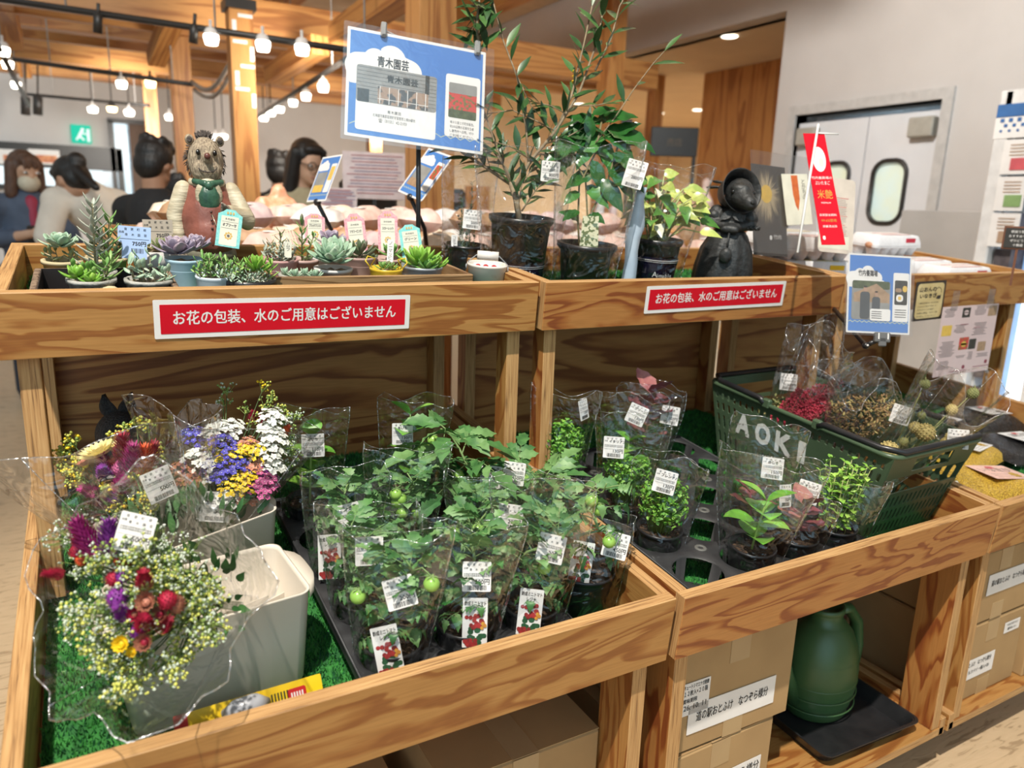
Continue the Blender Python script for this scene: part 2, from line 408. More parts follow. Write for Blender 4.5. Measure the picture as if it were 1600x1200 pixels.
def frame(o, xdir, ydir):
    """matrix with local x and y along the given directions (z out of the card)"""
    x = V(xdir).normalized(); z = x.cross(V(ydir)).normalized(); y = z.cross(x)
    m = M((x, y, z)).transposed().to_4x4(); m.translation = V(o); return m
def facing(pos, tilt=0.0, yaw=0.0, roll=0.0):
    """card matrix turned towards the aisle where the photographer stands"""
    d = CP - V(pos); a = math.atan2(d.x, -d.y) + yaw
    return M.Translation(V(pos)) @ M.Rotation(a, 4, 'Z') @ M.Rotation(R_(90) - tilt, 4, 'X') @ M.Rotation(roll, 4, 'Z')
# ================================================================== the room
WALLM = pm('painted_wall', (0.58, 0.555, 0.54), (0.545, 0.52, 0.505), scale=3, rough=0.85)
CREAM = pm('cream_wall', (0.76, 0.64, 0.47), (0.72, 0.60, 0.44), scale=3, rough=0.8)
GREYP = pm('grey_panel', (0.46, 0.45, 0.44), scale=4, rough=0.6)
DOORM = pm('door_white', (0.74, 0.76, 0.80), (0.70, 0.72, 0.76), scale=5, rough=0.45)
FRAMEM = pm('frame_grey', (0.55, 0.54, 0.53), rough=0.5)
DARK = pm('dark_frame', (0.03, 0.027, 0.025), rough=0.4)
CEILM = pm('ceiling_board', (0.70, 0.58, 0.44), scale=6, rough=0.8)
SKYP = pm('bright_glazing', (0.5, 0.7, 0.8), emis=(0.62, 0.80, 0.92), es=0.55, rough=0.3)
def floor_mat():
    m, t, b = newmat('tan_floor'); L = t.links.new
    tc = t.nodes.new('ShaderNodeTexCoord'); mp = t.nodes.new('ShaderNodeMapping'); mp.inputs['Scale'].default_value = (9, 52, 1)
    mp.inputs['Rotation'].default_value = (0, 0, R_(18)); L(tc.outputs['Object'], mp.inputs[0])
    n = t.nodes.new('ShaderNodeTexNoise'); n.inputs['Scale'].default_value = 1.0; n.inputs['Detail'].default_value = 4; n.inputs['Distortion'].default_value = 1.6; L(mp.outputs[0], n.inputs['Vector'])
    r = t.nodes.new('ShaderNodeValToRGB'); e = r.color_ramp.elements
    e[0].position = 0.36; e[0].color = (0.38, 0.265, 0.155, 1); e[1].position = 0.42; e[1].color = (0.56, 0.41, 0.25, 1)
    k = e.new(0.7); k.color = (0.60, 0.44, 0.275, 1)
    L(n.outputs['Fac'], r.inputs[0]); L(r.outputs[0], b.inputs['Base Color']); b.inputs['Roughness'].default_value = 0.5
    bp = t.nodes.new('ShaderNodeBump'); bp.inputs['Strength'].default_value = 0.3; bp.inputs['Distance'].default_value = 0.004
    L(n.outputs['Fac'], bp.inputs['Height']); L(bp.outputs[0], b.inputs['Normal']); return m
mb = MB(); mb.box((2, 4, -0.05), (14, 14, 0.1)); struct(mb.build('floor', floor_mat()))
XW = 3.42
y0d, y1d = at(1475, 160, 0, XW).y, at(1245, 185, 0, XW).y; zd = 1.27 + H
mb = MB()
mb.box((XW + .1, (-3 + y0d) / 2, 2.6), (.2, y0d + 3, 5.2)); mb.box((XW + .1, (y1d + 3.04) / 2, 2.6), (.2, 3.04 - y1d, 5.2))
mb.box((XW + .1, (y0d + y1d) / 2, (zd + 5.2) / 2), (.2, y1d - y0d, 5.2 - zd))
mb.box((XW + .1, (3.04 + 9.5) / 2, (1.95 + H + 5.2) / 2), (.2, 9.5 - 3.04, 5.2 - 1.95 - H))
struct(mb.build('wall_right', WALLM))
mb = MB(); mb.box((2.5, 9.6, 2.6), (13, .2, 5.2)); struct(mb.build('wall_back', WALLM))
mb = MB(); mb.box((6.0, 6.27, 1.95 + H + .03), (4.9, 6.45, .06)); struct(mb.build('ceiling_alcove', CREAM))
mb = MB(); mb.box((8.0, 6.27, 1.3), (.2, 6.46, 2.7)); mb.box((5.9, 9.45, 1.3), (4.1, .1, 2.7)); struct(mb.build('wall_alcove', CREAM))
o = board('wall_panelling', (.06, 2.6, 1.95 + H), mw=M.Translation((4.62, 3.76, (1.95 + H) / 2)), face=TIMBER, edge=EDGE); struct(o)
# swing doors
mb = MB()
for yy in (y0d - .03, y1d + .03): mb.box((XW + .04, yy, zd / 2), (.12, .06, zd), 0)
mb.box((XW + .04, (y0d + y1d) / 2, zd + .03), (.12, y1d - y0d + .12, .06), 0)
struct(mb.build('trim_1', FRAMEM))
ym = at(1352, 260, 0, XW + .05).y
for i, (ya, yb, px0, px1) in enumerate(((y0d, ym, 1360, 1412), (ym, y1d, 1282, 1323))):
    root = bpy.data.objects.new('door_%d' % (i + 1), None); COL.objects.link(root); root.location = (XW + .05, (ya + yb) / 2, 0); struct(root)
    yc = at((px0 + px1) / 2, 300, 0, XW + .03).y - (ya + yb) / 2; zt, zb = at(px1 - 20, 250, 0, XW).z, at(px0 + 20, 349, 0, XW).z
    if i == 1: zt, zb = ztz, zbz
    ztz, zbz = zt, zb
    hw = abs(at(px0, 300, 0, XW).y - at(px1, 300, 0, XW).y) / 2
    hw = max(hw, .075)
    Wd = (yb - ya) / 2 - .004; hole = rrect(hw * 2, zt - zb, hw * .75, 5, yc, (zt + zb) / 2)
    outer = rrect(Wd * 2, zd - .06, .004, 5, 0, (zd - .06) / 2 + .01)
    mbd = MB(); n = len(outer); vs = []
    for xx in (-.02, .02): vs += [(xx, a, b) for a, b in outer] + [(xx, a, b) for a, b in hole]
    fs = []
    for j in range(n):
        k = (j + 1) % n; fs += [(j, k, n + k, n + j), (2 * n + j, 3 * n + j, 3 * n + k, 2 * n + k), (j, 2 * n + j, 2 * n + k, k), (n + j, n + k, 3 * n + k, 3 * n + j)]
    mbd.add(vs, fs, 0, None, False); lf_ = mbd.build('leaf', DOORM, root)
    mbd = MB(); pts = [(-.022, a, b) for a, b in hole]; mbd.tube(pts + [pts[0]], .014, 8); mbd.build('window_gasket', DARK, lf_)
    mbd = MB(); mbd.slab([(a, b) for a, b in hole], -.003, .003, 0, M(((0, 0, 1, 0), (1, 0, 0, 0), (0, 1, 0, 0), (0, 0, 0, 1)))); mbd.build('window_pane', pm('door_pane_%d' % i, (0.75, 0.78, 0.55), (0.62, 0.80, 0.86), scale=3, rough=0.15, emis=(0.6, .72, .62), es=0.3), lf_)
    mbd = MB(); mbd.box((-.05, (Wd - .1) * (-1 if i == 0 else 1), zd - .14), (.06, .15, .11), 0, None, .008); mbd.build('closer_box', pm('closer_grey_%d' % i, (.42, .40, .35)), root)
mb = MB(); mb.box((XW + .35, 2.3, 1.2), (.06, 2.0, 2.4)); struct(mb.build('wall_corridor', pm('corridor', (.6, .7, .78), rough=.8)))
# low partition and showcase on the right
ya, yb = at(1530, 332, 0, XW - .25).y, at(1422, 330, 0, XW - .25).y; zt = at(1475, 329, 0, XW - .25).z
mb = MB(); mb.box((XW - .2, (ya + yb) / 2 - .1, zt / 2), (.1, yb - ya + .3, zt), 0, None, .004)
tag(mb.build('partition_panel', GREYP), 'grey waist-high partition panel in front of the white swing doors', 'partition')
def showcase():
    a = at(1562, 142, 0, 2.75); zt = a.z
    root = thing('showcase_fridge', 'white framed glass showcase fridge with a blue topped banner at the right edge', 'fridge', (a.x + .07, a.y - .03, 0), (0, 0, -pi / 2))
    mb = MB(); mb.box((.30, -.04, zt / 2), (.04, .05, zt), 0); 
    for xx in (.0,): mb.box((xx, -.03, zt / 2), (.06, .06, zt), 0, None, .006)
    mb.box((.45, -.03, zt - .04), (.9, .06, .08)); mb.box((.45, .38, zt / 2), (.9, .04, zt)); mb.box((.02, .18, zt / 2), (.04, .36, zt)); mb.box((.45, .15, .15), (.9, .36, .3)); mb.build('cabinet', pm('fridge_white', (.72, .71, .70)), root)
    mb = MB(); mb.box((.135, -.058, zt - .085), (.33, .008, .055), 0)
    for r_ in range(3):
        for c_ in range(9): mb.box((.0 + c_ * .035 + (r_ % 2) * .017, -.063, zt - .125 - r_ * .022), (.016 - r_ * .003, .003, .016 - r_ * .003), 0)
    mb.build('dotted_banner', pm('banner_blue', (.03, .13, .36)), root)
    mb = MB(); mb.box((.13, -.060, zt - .155), (.32, .004, .09)); mb.build('banner_ground', WHITE, root)
    mb = MB(); mb.box((.2, .04, (zt - .2) / 2 + .05), (.06, .03, zt - .5)); mb.build('lamp_tube', emit('fridge_lamp', (.9, .95, 1), 2.0), root)
    mb = MB(); mb.box((.14, .10, (zt - .2) / 2 + .05), (.05, .03, zt - .5)); mb.box((.28, .1, (zt - .2) / 2 + .05), (.1, .03, zt - .5)); mb.build('inner_liner', pm('liner_blue', (.35, .55, .85), emis=(.3, .5, .85), es=.35), root)
    mb = MB()
    for k_ in range(8): mb.box((.075, .08, .5 + k_ * .16), (.07, .2, .11))
    mb.build('stock', pm('fridge_stock', (.12, .1, .1), (.05, .04, .05), scale=20), root)
    mb = MB(); cols = []
    pmx = [WHITE, pm('leaflet_red', (.6, .1, .12)), pm('leaflet_green', (.25, .4, .15)), pm('leaflet_tan', (.45, .3, .2))]
    for k_ in range(3):
        z = zt - .28 - k_ * .155; mb.box((.085, -.062, z), (.12, .004, .145), 0); mb.box((.10, -.066, z - .03), (.07, .003, .05), 1 + k_)
        for j in range(4): mb.box((.09, -.066, z + .05 - j * .014), (.07, .002, .004), 3)
    mb.build('leaflet', pmx, root)
showcase()
# ------------------------------------------------------------------ timber ceiling and columns
ntr = [2]
def timber(p, d, name=None):
    o = board('trim_%d' % ntr[0], d, mw=M.Translation(p), face=TIMBER, edge=TIMBER); ntr[0] += 1; return struct(o)
mb = MB(); mb.box((0.9, 4.9, 2.62 + H), (5.0, 9.2, .06)); struct(mb.build('ceiling', CEILM))
def xbeam(py, Y, h, th=.14):
    z = at(100, py, 1, Y).z; timber((0.9, Y + th / 2, z + h / 2), (5.0, th, h))
for py, Y, h, th in ((12, 4.3, .20, .14), (47, 5.6, .16, .12), (97, 7.0, .34, .16), (30, 4.95, .06, .06), (66, 6.3, .08, .06), (120, 8.6, .26, .14)): xbeam(py, Y, h, th)
def column(px, py, k, wd, top=2.6, face=TIMBER):
    p = dep(px, py, k); o = board('trim_%d' % ntr[0], (wd, wd, top + H), mw=M.Translation((p.x, p.y, (top + H) / 2)), face=TIMBER, edge=TIMBER); ntr[0] += 1; struct(o); return p
pc1 = column(380, 170, 4.2, .125); pc2 = column(285, 170, 5.2, .13); pc3 = column(240, 230, 7.4, .12); pc4 = column(672, 120, 3.0, .155); pc5 = column(955, 100, 5.8, .15); pc6 = column(1018, 240, 7.6, .12); column(585, 300, 7.5, .12); column(745, 340, 5.2, .13, 0.75)
def brace(a, b, th=.10):
    a = V(a); b = V(b); d = b - a; L = d.length; z = d.normalized(); x = z.cross(V((0, 0, 1))).normalized(); y = z.cross(x)
    m = M((x, y, z)).transposed().to_4x4(); m.translation = (a + b) / 2
    o = board('trim_%d' % ntr[0], (th, th, L), mw=m, face=TIMBER, edge=TIMBER); ntr[0] += 1; struct(o)
brace(dep(243, 92, 5.1), dep(275, 15, 4.6), .11); brace(dep(425, 118, 5.0), dep(500, 70, 4.4), .11); brace(dep(20, 65, 5.0), dep(0, -10, 4.4), .12)
brace(dep(40, 115, 7.0), dep(32, 60, 6.6), .1); brace(dep(530, 55, 4.2), dep(640, -20, 3.4), .12)
for px, k in ((560, 4.6), (845, 5.4)):
    p = dep(px, 20, k); timber((p.x, 5.6, 2.25 + H), (.14, 7.4, .22))
# white tape marks on the front column
for i, (px, py, vert) in enumerate(((383, 25, 0), (366, 42, 1), (375, 65, 0), (394, 85, 1), (387, 104, 0), (371, 122, 1), (379, 139, 0), (397, 158, 1))):
    p = at(px, py, 1, pc1.y - .0635); mb = MB(); mb.box((0, 0, 0), (.022, .002, .075) if vert else (.075, .002, .018)); o = mb.build('tape_strip', WHITE, None, p)
    tag(o, 'short strip of white tape stuck on the nearest timber column', 'tape', 'white tape strips on the column')
mb = MB(); mb.box((0, 0, 0), (.16, .16, .05)); tag(mb.build('cable_strap', DARK, None, (pc1.x, pc1.y, at(383, 12, 1, pc1.y).z)), 'black strap wound round the top of the nearest timber column', 'strap')
mb = MB(); pts = []
for i in range(13):
    t = i / 12; a = dep(300, 128, 4.9); b = dep(362, 92, 4.25); p = a.lerp(b, t); p.z -= .10 * sin(pi * t); pts.append(p)
mb.tube(pts, .014, 6); mb.tube([p + V((.01, 0, -.045)) for p in pts], .012, 6)
tag(mb.build('grey_cable', pm('cable_grey', (.35, .30, .26)), None), 'grey cable drooping between two timber columns', 'cable')
# black serving hatch, exit sign, side door in the back wall
yf = 9.5
def onwall(px, py): return at(px, py, 1, yf)
a, b = onwall(-60, 222), onwall(190, 234); c = onwall(190, 298)
mb = MB(); z1 = (a.z + b.z) / 2; z0 = c.z
root = bpy.data.objects.new('window_1', None); COL.objects.link(root); root.location = (0, yf, 0); struct(root)
wl, wr = -2.3, b.x
mb.box(((wl + wr) / 2, -.04, z1 - .11), (wr - wl, .08, .26)); mb.box((wr - .03, -.04, (z0 + z1) / 2), (.06, .08, z1 - z0)); mb.box(((wl + wr) / 2, -.04, z0), (wr - wl, .09, .05)); mb.build('window_frame', DARK, root)
mb = MB(); mb.box(((wl + wr) / 2, -.015, (z0 + z1) / 2), (wr - wl, .02, z1 - z0)); mb.build('window_pane', pm('hatch_glass', (.55, .62, .66), emis=(.55, .66, .74), es=.45, rough=.2), root)
mb = MB(); mb.box((onwall(45, 290).x, -.05, (z0 + z1) / 2 - .08), (1.5, .02, .32)); mb.build('lit_case', emit('lit_case', (.85, .97, 1.0), 1.3), root)
for px in (20, 70):
    p = onwall(px, 246); mb = MB(); mb.box((0, 0, 0), (.3, .01, .16), 0); mb.box((0.02, -.008, -.02), (.2, .006, .08), 1)
    tag(mb.build('menu_card', [WHITE, pm('menu_orange_%d' % px, (.75, .35, .15), (.5, .15, .08), scale=30)], None, (p.x, yf - .10, p.z)), 'white menu card with an orange picture on the black hatch, %s' % ('further left' if px == 20 else 'right of its twin'), 'menu card')
p = onwall(127, 210); mb = MB(); mb.box((0, 0, 0), (.20, .04, .20), 0, None, .006); ex = mb.build('exit_sign', emit('exit_green', (.03, .62, .40), 1.1), None, (p.x, yf - .03, p.z))
tag(ex, 'green lit emergency exit sign with a white running figure on the back wall', 'sign')
mb = MB(); mb.ell((.015, -.022, .05), (.018, .004, .018)); mb.cap((.005, -.022, .03), (-.02, -.022, -.02), .014, .016); mb.cap((-.02, -.022, -.02), (.02, -.022, -.06), .012, .01); mb.cap((-.02, -.022, -.02), (-.05, -.022, -.06), .012, .01); mb.cap((0, -.022, .02), (.045, -.022, .0), .01, .008); mb.box((.07, -.022, -.01), (.03, .003, .14)); mb.build('running_figure', emit('exit_white', (.9, 1, .95), 1.2), ex)
p = onwall(205, 250); d3 = bpy.data.objects.new('door_3', None); COL.objects.link(d3); d3.location = (p.x, yf, 0); struct(d3)
mb = MB(); hz = onwall(190, 190).z
for xx in (-.19, .2): mb.box((xx, -.04, hz / 2), (.05, .08, hz))
mb.box((0, -.04, hz), (.44, .08, .05)); mb.build('door_frame', DARK, d3)
mb = MB(); mb.box((-.08, -.02, hz / 2), (.16, .02, hz - .05)); mb.build('door_glass', SKYP, d3)
mb = MB(); mb.box((.08, -.02, hz / 2), (.2, .02, hz - .05)); mb.build('door_leaf', pm('door_brown', (.14, .08, .05)), d3)
# alcove: counter, hanging shop signs, downlights
mb = MB(); mb.box((6.2, 7.2, .55), (1.6, .5, 1.1), 0); tag(mb.build('service_counter', pm('counter_wood', (.5, .27, .1), (.42, .2, .07), scale=6)), 'wood panelled service counter far back in the cream alcove', 'counter')
for n_, (px, py, k, ww, hh) in enumerate(((1053, 222, 6.4, .40, .24), (940, 205, 6.8, .55, .22))):
    p = dep(px, py, k); mb = MB(); mb.box((0, 0, 0), (ww, .05, hh), 0, None, .005); mb.box((ww / 2 - .02, 0, -hh / 2 - .5), (.03, .03, 1.0), 0)
    text(mb, 'SHOP' if 0 else '売店', 0, -.03, .0265, .05, 1, M.Translation((0, 0, 0)) @ M.Rotation(R_(90), 4, 'X'), 'C')
    o = mb.build('shop_sign', [DARK, pm('sign_letters_%d' % n_, (.16, .12, .08))], None, p, (0, 0, -.55)); tag(o, ('black hanging shop sign beside the wood panelling', 'black hanging shop sign behind the coffee plant')[n_], 'sign')
LAMPG = emit('lamp_glow', (1.0, .93, .78), 9.0); LAMPW = emit('lamp_glow_warm', (1.0, .72, .35), 9.0); LAMPC = emit('downlight_glow', (1.0, .9, .72), 5.0)
for n_, (px, py) in enumerate(((1140, 57), (1030, 177), (905, 163), (850, 255), (915, 117), (888, 265), (1090, 172))):
    z = 1.95 + H; d = ray(px, py); p = CP + d * ((z - .005 - CP.z) / d.z)
    if p.y > 9.2 or p.x < 3.5 or p.x > 8: continue
    mb = MB(); mb.lathe([(.0, -.004), (.06, -.004), (.062, 0)], 16); o = mb.build('downlight', LAMPC, None, p)
    tag(o, 'round recessed downlight glowing in the cream alcove ceiling', 'light', 'alcove downlights')
# ------------------------------------------------------------------ track lights
def track(a, b, label, nh=3):
    a = V(a); b = V(b); d = (b - a); mb = MB(); mb.tube([a, b], .016, 6); t = thing('light_track', label, 'light track', a)
    mb.v = [v - a for v in mb.v]; mb.build('rail', DARK, t)
    for i in range(nh):
        p = a + d * ((i + .7) / nh); mb = MB(); mb.tube([p - a, p - a + V((0, 0, 2.6 + H - p.z))], .005, 5); mb.build('hanger', pm('hanger_wire_%d' % random.randrange(10**6), (.4, .38, .36)), t)
track(dep(-60, -10, 3.5), dep(640, 92, 3.5), 'black light track crossing nearest under the timber ceiling')
track(dep(15, 92, 5.2), dep(300, 132, 4.9), 'dark light track in front of the first column, second nearest')
track(dep(40, 147, 7.6), dep(232, 165, 7.2), 'grey light track farthest back before the white wall')
track(dep(398, 185, 7.6), dep(545, 90, 4.0), 'light track running back into the shop behind the blue poster')
track(dep(-20, 40, 3.6), dep(45, 165, 6.6), 'dark light track at the left edge running back into the shop')
lampm = {'w': LAMPG, 'y': LAMPW}
def lamp(px, py, k, kind='w', r=.032, white=True, i=0):
    p = dep(px, py, k); t = thing('track_spotlight', '', 'spotlight', p)
    mb = MB(); mb.lathe([(.0, -.03), (r * .8, -.028), (r, 0), (r, .012), (r * .6, .03)], 14)
    mb.build('bulb', lampm[kind], t)
    mb = MB(); mb.lathe([(r * .9, .002), (r * .9, .03), (r * .6, .045), (.007, .05), (.007, .08), (0, .08)], 14); mb.build('housing', WHITE if white else DARK, t)
    if k > 6.9: mb = MB(); mb.tube([(0, 0, .07), (0, 0, 2.6 + H - p.z)], .006, 5); mb.build('stem', DARK, t)
    return t
LN = [(472, 76, 3.5, 'w', 'white spotlight hanging right of the nearest column, largest bulb glow'), (411, 70, 3.5, 'w', 'glowing spotlight touching the right side of the nearest column'), (330, 60, 3.5, 'w', 'glowing spotlight between the two nearest columns'),
      (190, 131, 5.0, 'w', 'white spotlight under the middle track left of the warm lamp'), (235, 130, 5.0, 'y', 'warm yellow spotlight close to the second column'),
      (145, 171, 7.3, 'w', 'white spotlight on the far track, left one of three'), (175, 170, 7.3, 'y', 'yellowish spotlight on the far track, middle one of three'), (202, 176, 7.2, 'w', 'white spotlight on the far track, right one of three'),
      (5, 79, 4.2, 'w', 'white spotlight uppermost at the left picture edge'), (12, 100, 4.8, 'w', 'white spotlight second from the top at the left edge'), (25, 132, 5.6, 'w', 'white spotlight third down at the left edge'),
      (265, 183, 7.6, 'w', 'white spotlight low between two columns near the dark haired man'), (505, 136, 4.6, 'w', 'dark bodied spotlight nearest on the track running back'), (478, 150, 5.2, 'w', 'spotlight second on the track running back'), (458, 160, 5.9, 'w', 'spotlight third on the track running back'), (436, 170, 6.5, 'w', 'spotlight fourth on the track running back'), (423, 176, 7.0, 'w', 'spotlight fifth on the track running back'), (412, 184, 7.5, 'w', 'spotlight farthest on the track running back'),
      (337, 214, 8.2, 'w', 'small spotlight above the hedgehog figure, left of two'), (349, 213, 8.2, 'w', 'small spotlight above the hedgehog figure, right of two')]
for px, py, k, kind, lab in LN:
    t = lamp(px, py, k, kind, .034 if k < 6 else .045, kind == 'w'); t['label'] = lab
for px, py, k, lab in ((153, 34, 3.5, 'unlit black spotlight on the nearest track, left one'), (303, 50, 3.5, 'unlit black spotlight on the nearest track beside the second column'), (40, 162, 6.8, 'unlit black spotlight on the far track, left one'), (59, 162, 7.4, 'unlit black spotlight on the far track, right one')):
    p = dep(px, py, k); mb = MB(); s_ = k / 3.5; mb.lathe([(0, -.05 * s_), (.02 * s_, -.05 * s_), (.02 * s_, .03 * s_), (.008, .035 * s_), (.008, .08 * s_ if k < 5 else 2.59 + H - p.z)], 12); tag(mb.build('track_spotlight', DARK, None, p, (.2, .1, 0)), lab, 'spotlight')
# ================================================================== plywood display stands
TURF1 = pm('turf_green', (0.035, 0.22, 0.035), (0.012, 0.10, 0.022), scale=40, rough=0.75)
TURF2 = pm('turf_blade_light', (0.06, 0.33, 0.055), (0.03, 0.2, 0.035), scale=30, rough=0.6)
TURF3 = pm('turf_blade_dark', (0.012, 0.12, 0.035), (0.006, 0.06, 0.02), scale=30, rough=0.6)
INNER = ply_face('inner_plywood', (0.52, 0.25, 0.08), (0.42, 0.17, 0.05), (0.25, 0.085, 0.025), sx=1.1, sy=7, rings=8)
T = 0.0216; W = UW
MLl = M.Translation((0, 0, H)) @ M.Rotation(TL, 4, 'X'); MUl = M.Translation((0, UY, UZ + H)) @ M.Rotation(TU, 4, 'X')
def tr(x, y, z): return M.Translation((x, y, z))
def stand(x0, y0, label, face, upface, shelf_face=FACE):
    r = thing('display_stand', label, 'display stand', (x0, y0, 0)); hl, hu, D = .119, .0989, .4611; LD = .93
    board('front_board', (W, T, hl), r, MLl @ tr(W / 2, T / 2, -hl / 2), face)
    board('side_board', (T, LD - T, hl), r, MLl @ tr(T / 2, T + (LD - T) / 2, -hl / 2), face)
    board('side_board', (T, LD - T, hl), r, MLl @ tr(W - T / 2, T + (LD - T) / 2, -hl / 2), face)
    board('tray_floor', (W - 2 * T, LD - T, .012), r, MLl @ tr(W / 2, T + (LD - T) / 2, -.109), INNER)
    board('front_board', (W, T, hu), r, MUl @ tr(W / 2, T / 2, -hu / 2), upface)
    board('back_board', (W, T, hu), r, MUl @ tr(W / 2, D - T / 2, -hu / 2), upface)
    board('side_board', (T, D - 2 * T, hu), r, MUl @ tr(T / 2, D / 2, -hu / 2), upface)
    board('side_board', (T, D - 2 * T, hu), r, MUl @ tr(W - T / 2, D / 2, -hu / 2), upface)
    board('tray_floor', (W - 2 * T, D - 2 * T, .012), r, MUl @ tr(W / 2, D / 2, -.076), INNER)
    for xx in (T + .014, W - T - .014):
        for yy, dd in ((.515, .045), (.885, .045)):
            zb = H + .012 if yy < .6 else H + .0; ztop = UZ + H - .085 + (yy - UY) * .1
            zb = H - .09 + yy * .1027
            board('post', (.029, dd, ztop - zb), r, tr(xx, yy, (zb + ztop) / 2), TIMBER if 0 else face, thick=0)
        for yy, dd in ((.075, .085), (.86, .085)):
            zb, ztop = .135, H - .125 + yy * .1027
            board('leg', (.029, dd, ztop - zb), r, tr(xx, yy, (zb + ztop) / 2), face, thick=0)
    board('back_panel', (W - 2 * T - .03, .012, .45), r, tr(W / 2, .915, H + .21), INNER)
    board('shelf', (W - .01, .86, .021), r, tr(W / 2, .03 + .43, .124), shelf_face)
    for xx in (.012, W - .012): board('shelf_end', (T, .86, .045), r, tr(xx, .46, .135), face)
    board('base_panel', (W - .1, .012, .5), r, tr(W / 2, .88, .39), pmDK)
    for xx in (.06, W - .06):
        for yy in (.14, .8):
            mb = MB(); mb.lathe([(0, .0), (.022, .0), (.028, .02), (.028, .09), (.034, .113), (0, .113)], 14); mb.build('foot', BLKPL, r, (xx, yy, 0))
    return r
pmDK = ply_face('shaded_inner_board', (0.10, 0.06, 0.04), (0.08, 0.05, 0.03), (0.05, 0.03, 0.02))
SA = stand(-W, 0, 'plywood display stand at the left holding bouquets and tomato seedlings', FACE, FACE)
SB = stand(GAP, -PR, 'plywood display stand in the middle holding herbs and the green basket', FACER, FACER)
SC = stand(GAP * 2 + W, -PR, 'plywood display stand at the right under the egg cartons and bean bags', FACE, FACE)
def turf(name, label, mat, x0, x1, u0, u1, z, nbl, hgt=.009):
    r = thing('turf_mat', label, 'artificial grass', mw=mat @ tr(x0, u0, z)); w_, d_ = x1 - x0, u1 - u0
    mb = MB(); mb.box((w_ / 2, d_ / 2, -.003), (w_, d_, .006)); mb.build('backing', TURF1, r)
    vs = []; fs = []; mi = []; rnd = random.random
    for i in range(nbl):
        x, y = rnd() * w_, rnd() * d_; a = rnd() * 6.28; h_ = hgt * (.6 + .6 * rnd()); c, s = cos(a) * .0013, sin(a) * .0013
        lx, ly = (rnd() - .5) * .009, (rnd() - .5) * .009; n = len(vs)
        vs += [(x - c, y - s, 0), (x + c, y + s, 0), (x + lx, y + ly, h_)]; fs.append((n, n + 1, n + 2)); mi.append(0 if rnd() < .55 else 1)
    me = bpy.data.meshes.new('pile'); me.from_pydata(vs, [], fs); me.materials.append(TURF2); me.materials.append(TURF3); me.polygons.foreach_set('material_index', mi); me.update()
    o = bpy.data.objects.new('pile', me); COL.objects.link(o); o.parent = r; o['kind'] = 'stuff'
    return r
CZ = -.097
turf('a', 'green artificial grass mat lining the lower left tray under the bouquets', ML, -W + T + .003, -T - .003, T + .003, .905, CZ, 60000)
turf('b', 'green artificial grass mat lining the lower middle tray under the basket', ML, GAP + T + .003, GAP + W - T - .003, T + .003, .905, CZ, 45000)
turf('c', 'green artificial grass mat lining the lower right tray under the bean bags', ML, 2 * GAP + W + T + .003, 2 * GAP + 2 * W - T - .003, T + .003, .905, CZ, 12000)
UC = -.064
turf('d', 'green artificial grass mat in the upper left tray among the succulents', MU, -W + T + .003, -T - .003, T + .003, .436, UC, 16000)
turf('e', 'green artificial grass mat in the upper middle tray under the big pots', MU, GAP + T + .003, GAP + W - T - .003, T + .003 - .004, .43, UC, 20000)
# table behind, back to back with the stands
def backtable():
    x0, x1, ya, yb, zt = -.72, 1.3, 1.02, 2.12, 1.203
    r = thing('display_table', 'long plywood table behind the stands, heaped with wrapped goods', 'display table', ((x0 + x1) / 2, (ya + yb) / 2, 0)); cx, cy = (x0 + x1) / 2, (ya + yb) / 2
    w_, d_ = x1 - x0, yb - ya
    board('side_board', (w_, .024, .09), r, tr(0, d_ / 2, zt - .045), FACE); board('side_board', (w_, .024, .06), r, tr(0, -d_ / 2, zt - .05), FACE)
    board('end_board', (.024, d_, .09), r, tr(-w_ / 2, 0, zt - .045), FACE); board('end_board', (.024, d_, .09), r, tr(w_ / 2, 0, zt - .045), FACE)
    board('table_top', (w_, d_, .02), r, tr(0, 0, zt - .085), FACE)
    for sx in (-1, 1):
        for sy in (-1, 1): board('leg', (.06, .06, zt - .095), r, tr(sx * (w_ / 2 - .1), sy * (d_ / 2 - .08), (zt - .095) / 2), FACE)
backtable()
# red notices taped on the upper front boards
RED = pm('notice_red', (0.62, 0.006, 0.02), (0.56, 0.005, 0.018), scale=8, rough=0.28, spec=.3)
NOTE = 'お花の包装、水のご用意はございません'
def notice(p, label, L, hh, yaw=0.0):
    q = UF(*p); m = MU @ M.Translation(p) @ M.Rotation(R_(90), 4, 'X') @ M.Rotation(yaw, 4, 'Z')
    r = thing('red_notice', label, 'notice', mw=m)
    mb = MB(); mb.slab(rrect(L, hh, .002), .0003, .0012, 0); mb.build('laminated_card', WHITE, r)
    mb = MB(); mb.slab(rrect(L - .018, hh - .015, .001), .0012, .0016, 0); text(mb, NOTE, 0, -.0075, .0018, .0175, 1, None, 'C', L - .055, bold=.035); mb.build('red_panel', [RED, WHITE], r)
a, b = at(238, 496, 1, UY), at(642, 493, 1, UY)
notice(((at(240, 496, 1, UY).x + at(641, 492, 1, UY).x) / 2, -.0006, -.048), 'red notice with white Japanese text on the left stand, the larger looking one', abs(at(641, 492, 1, UY).x - at(240, 496, 1, UY).x), .062, -R_(.4))
xa, xb = at(1010, 468, 1, UY - PR).x, at(1226, 463, 1, UY - PR).x
notice(((xa + xb) / 2, -.0076, -.040), 'red notice with white Japanese text on the middle stand', xb - xa, .060, R_(.6))
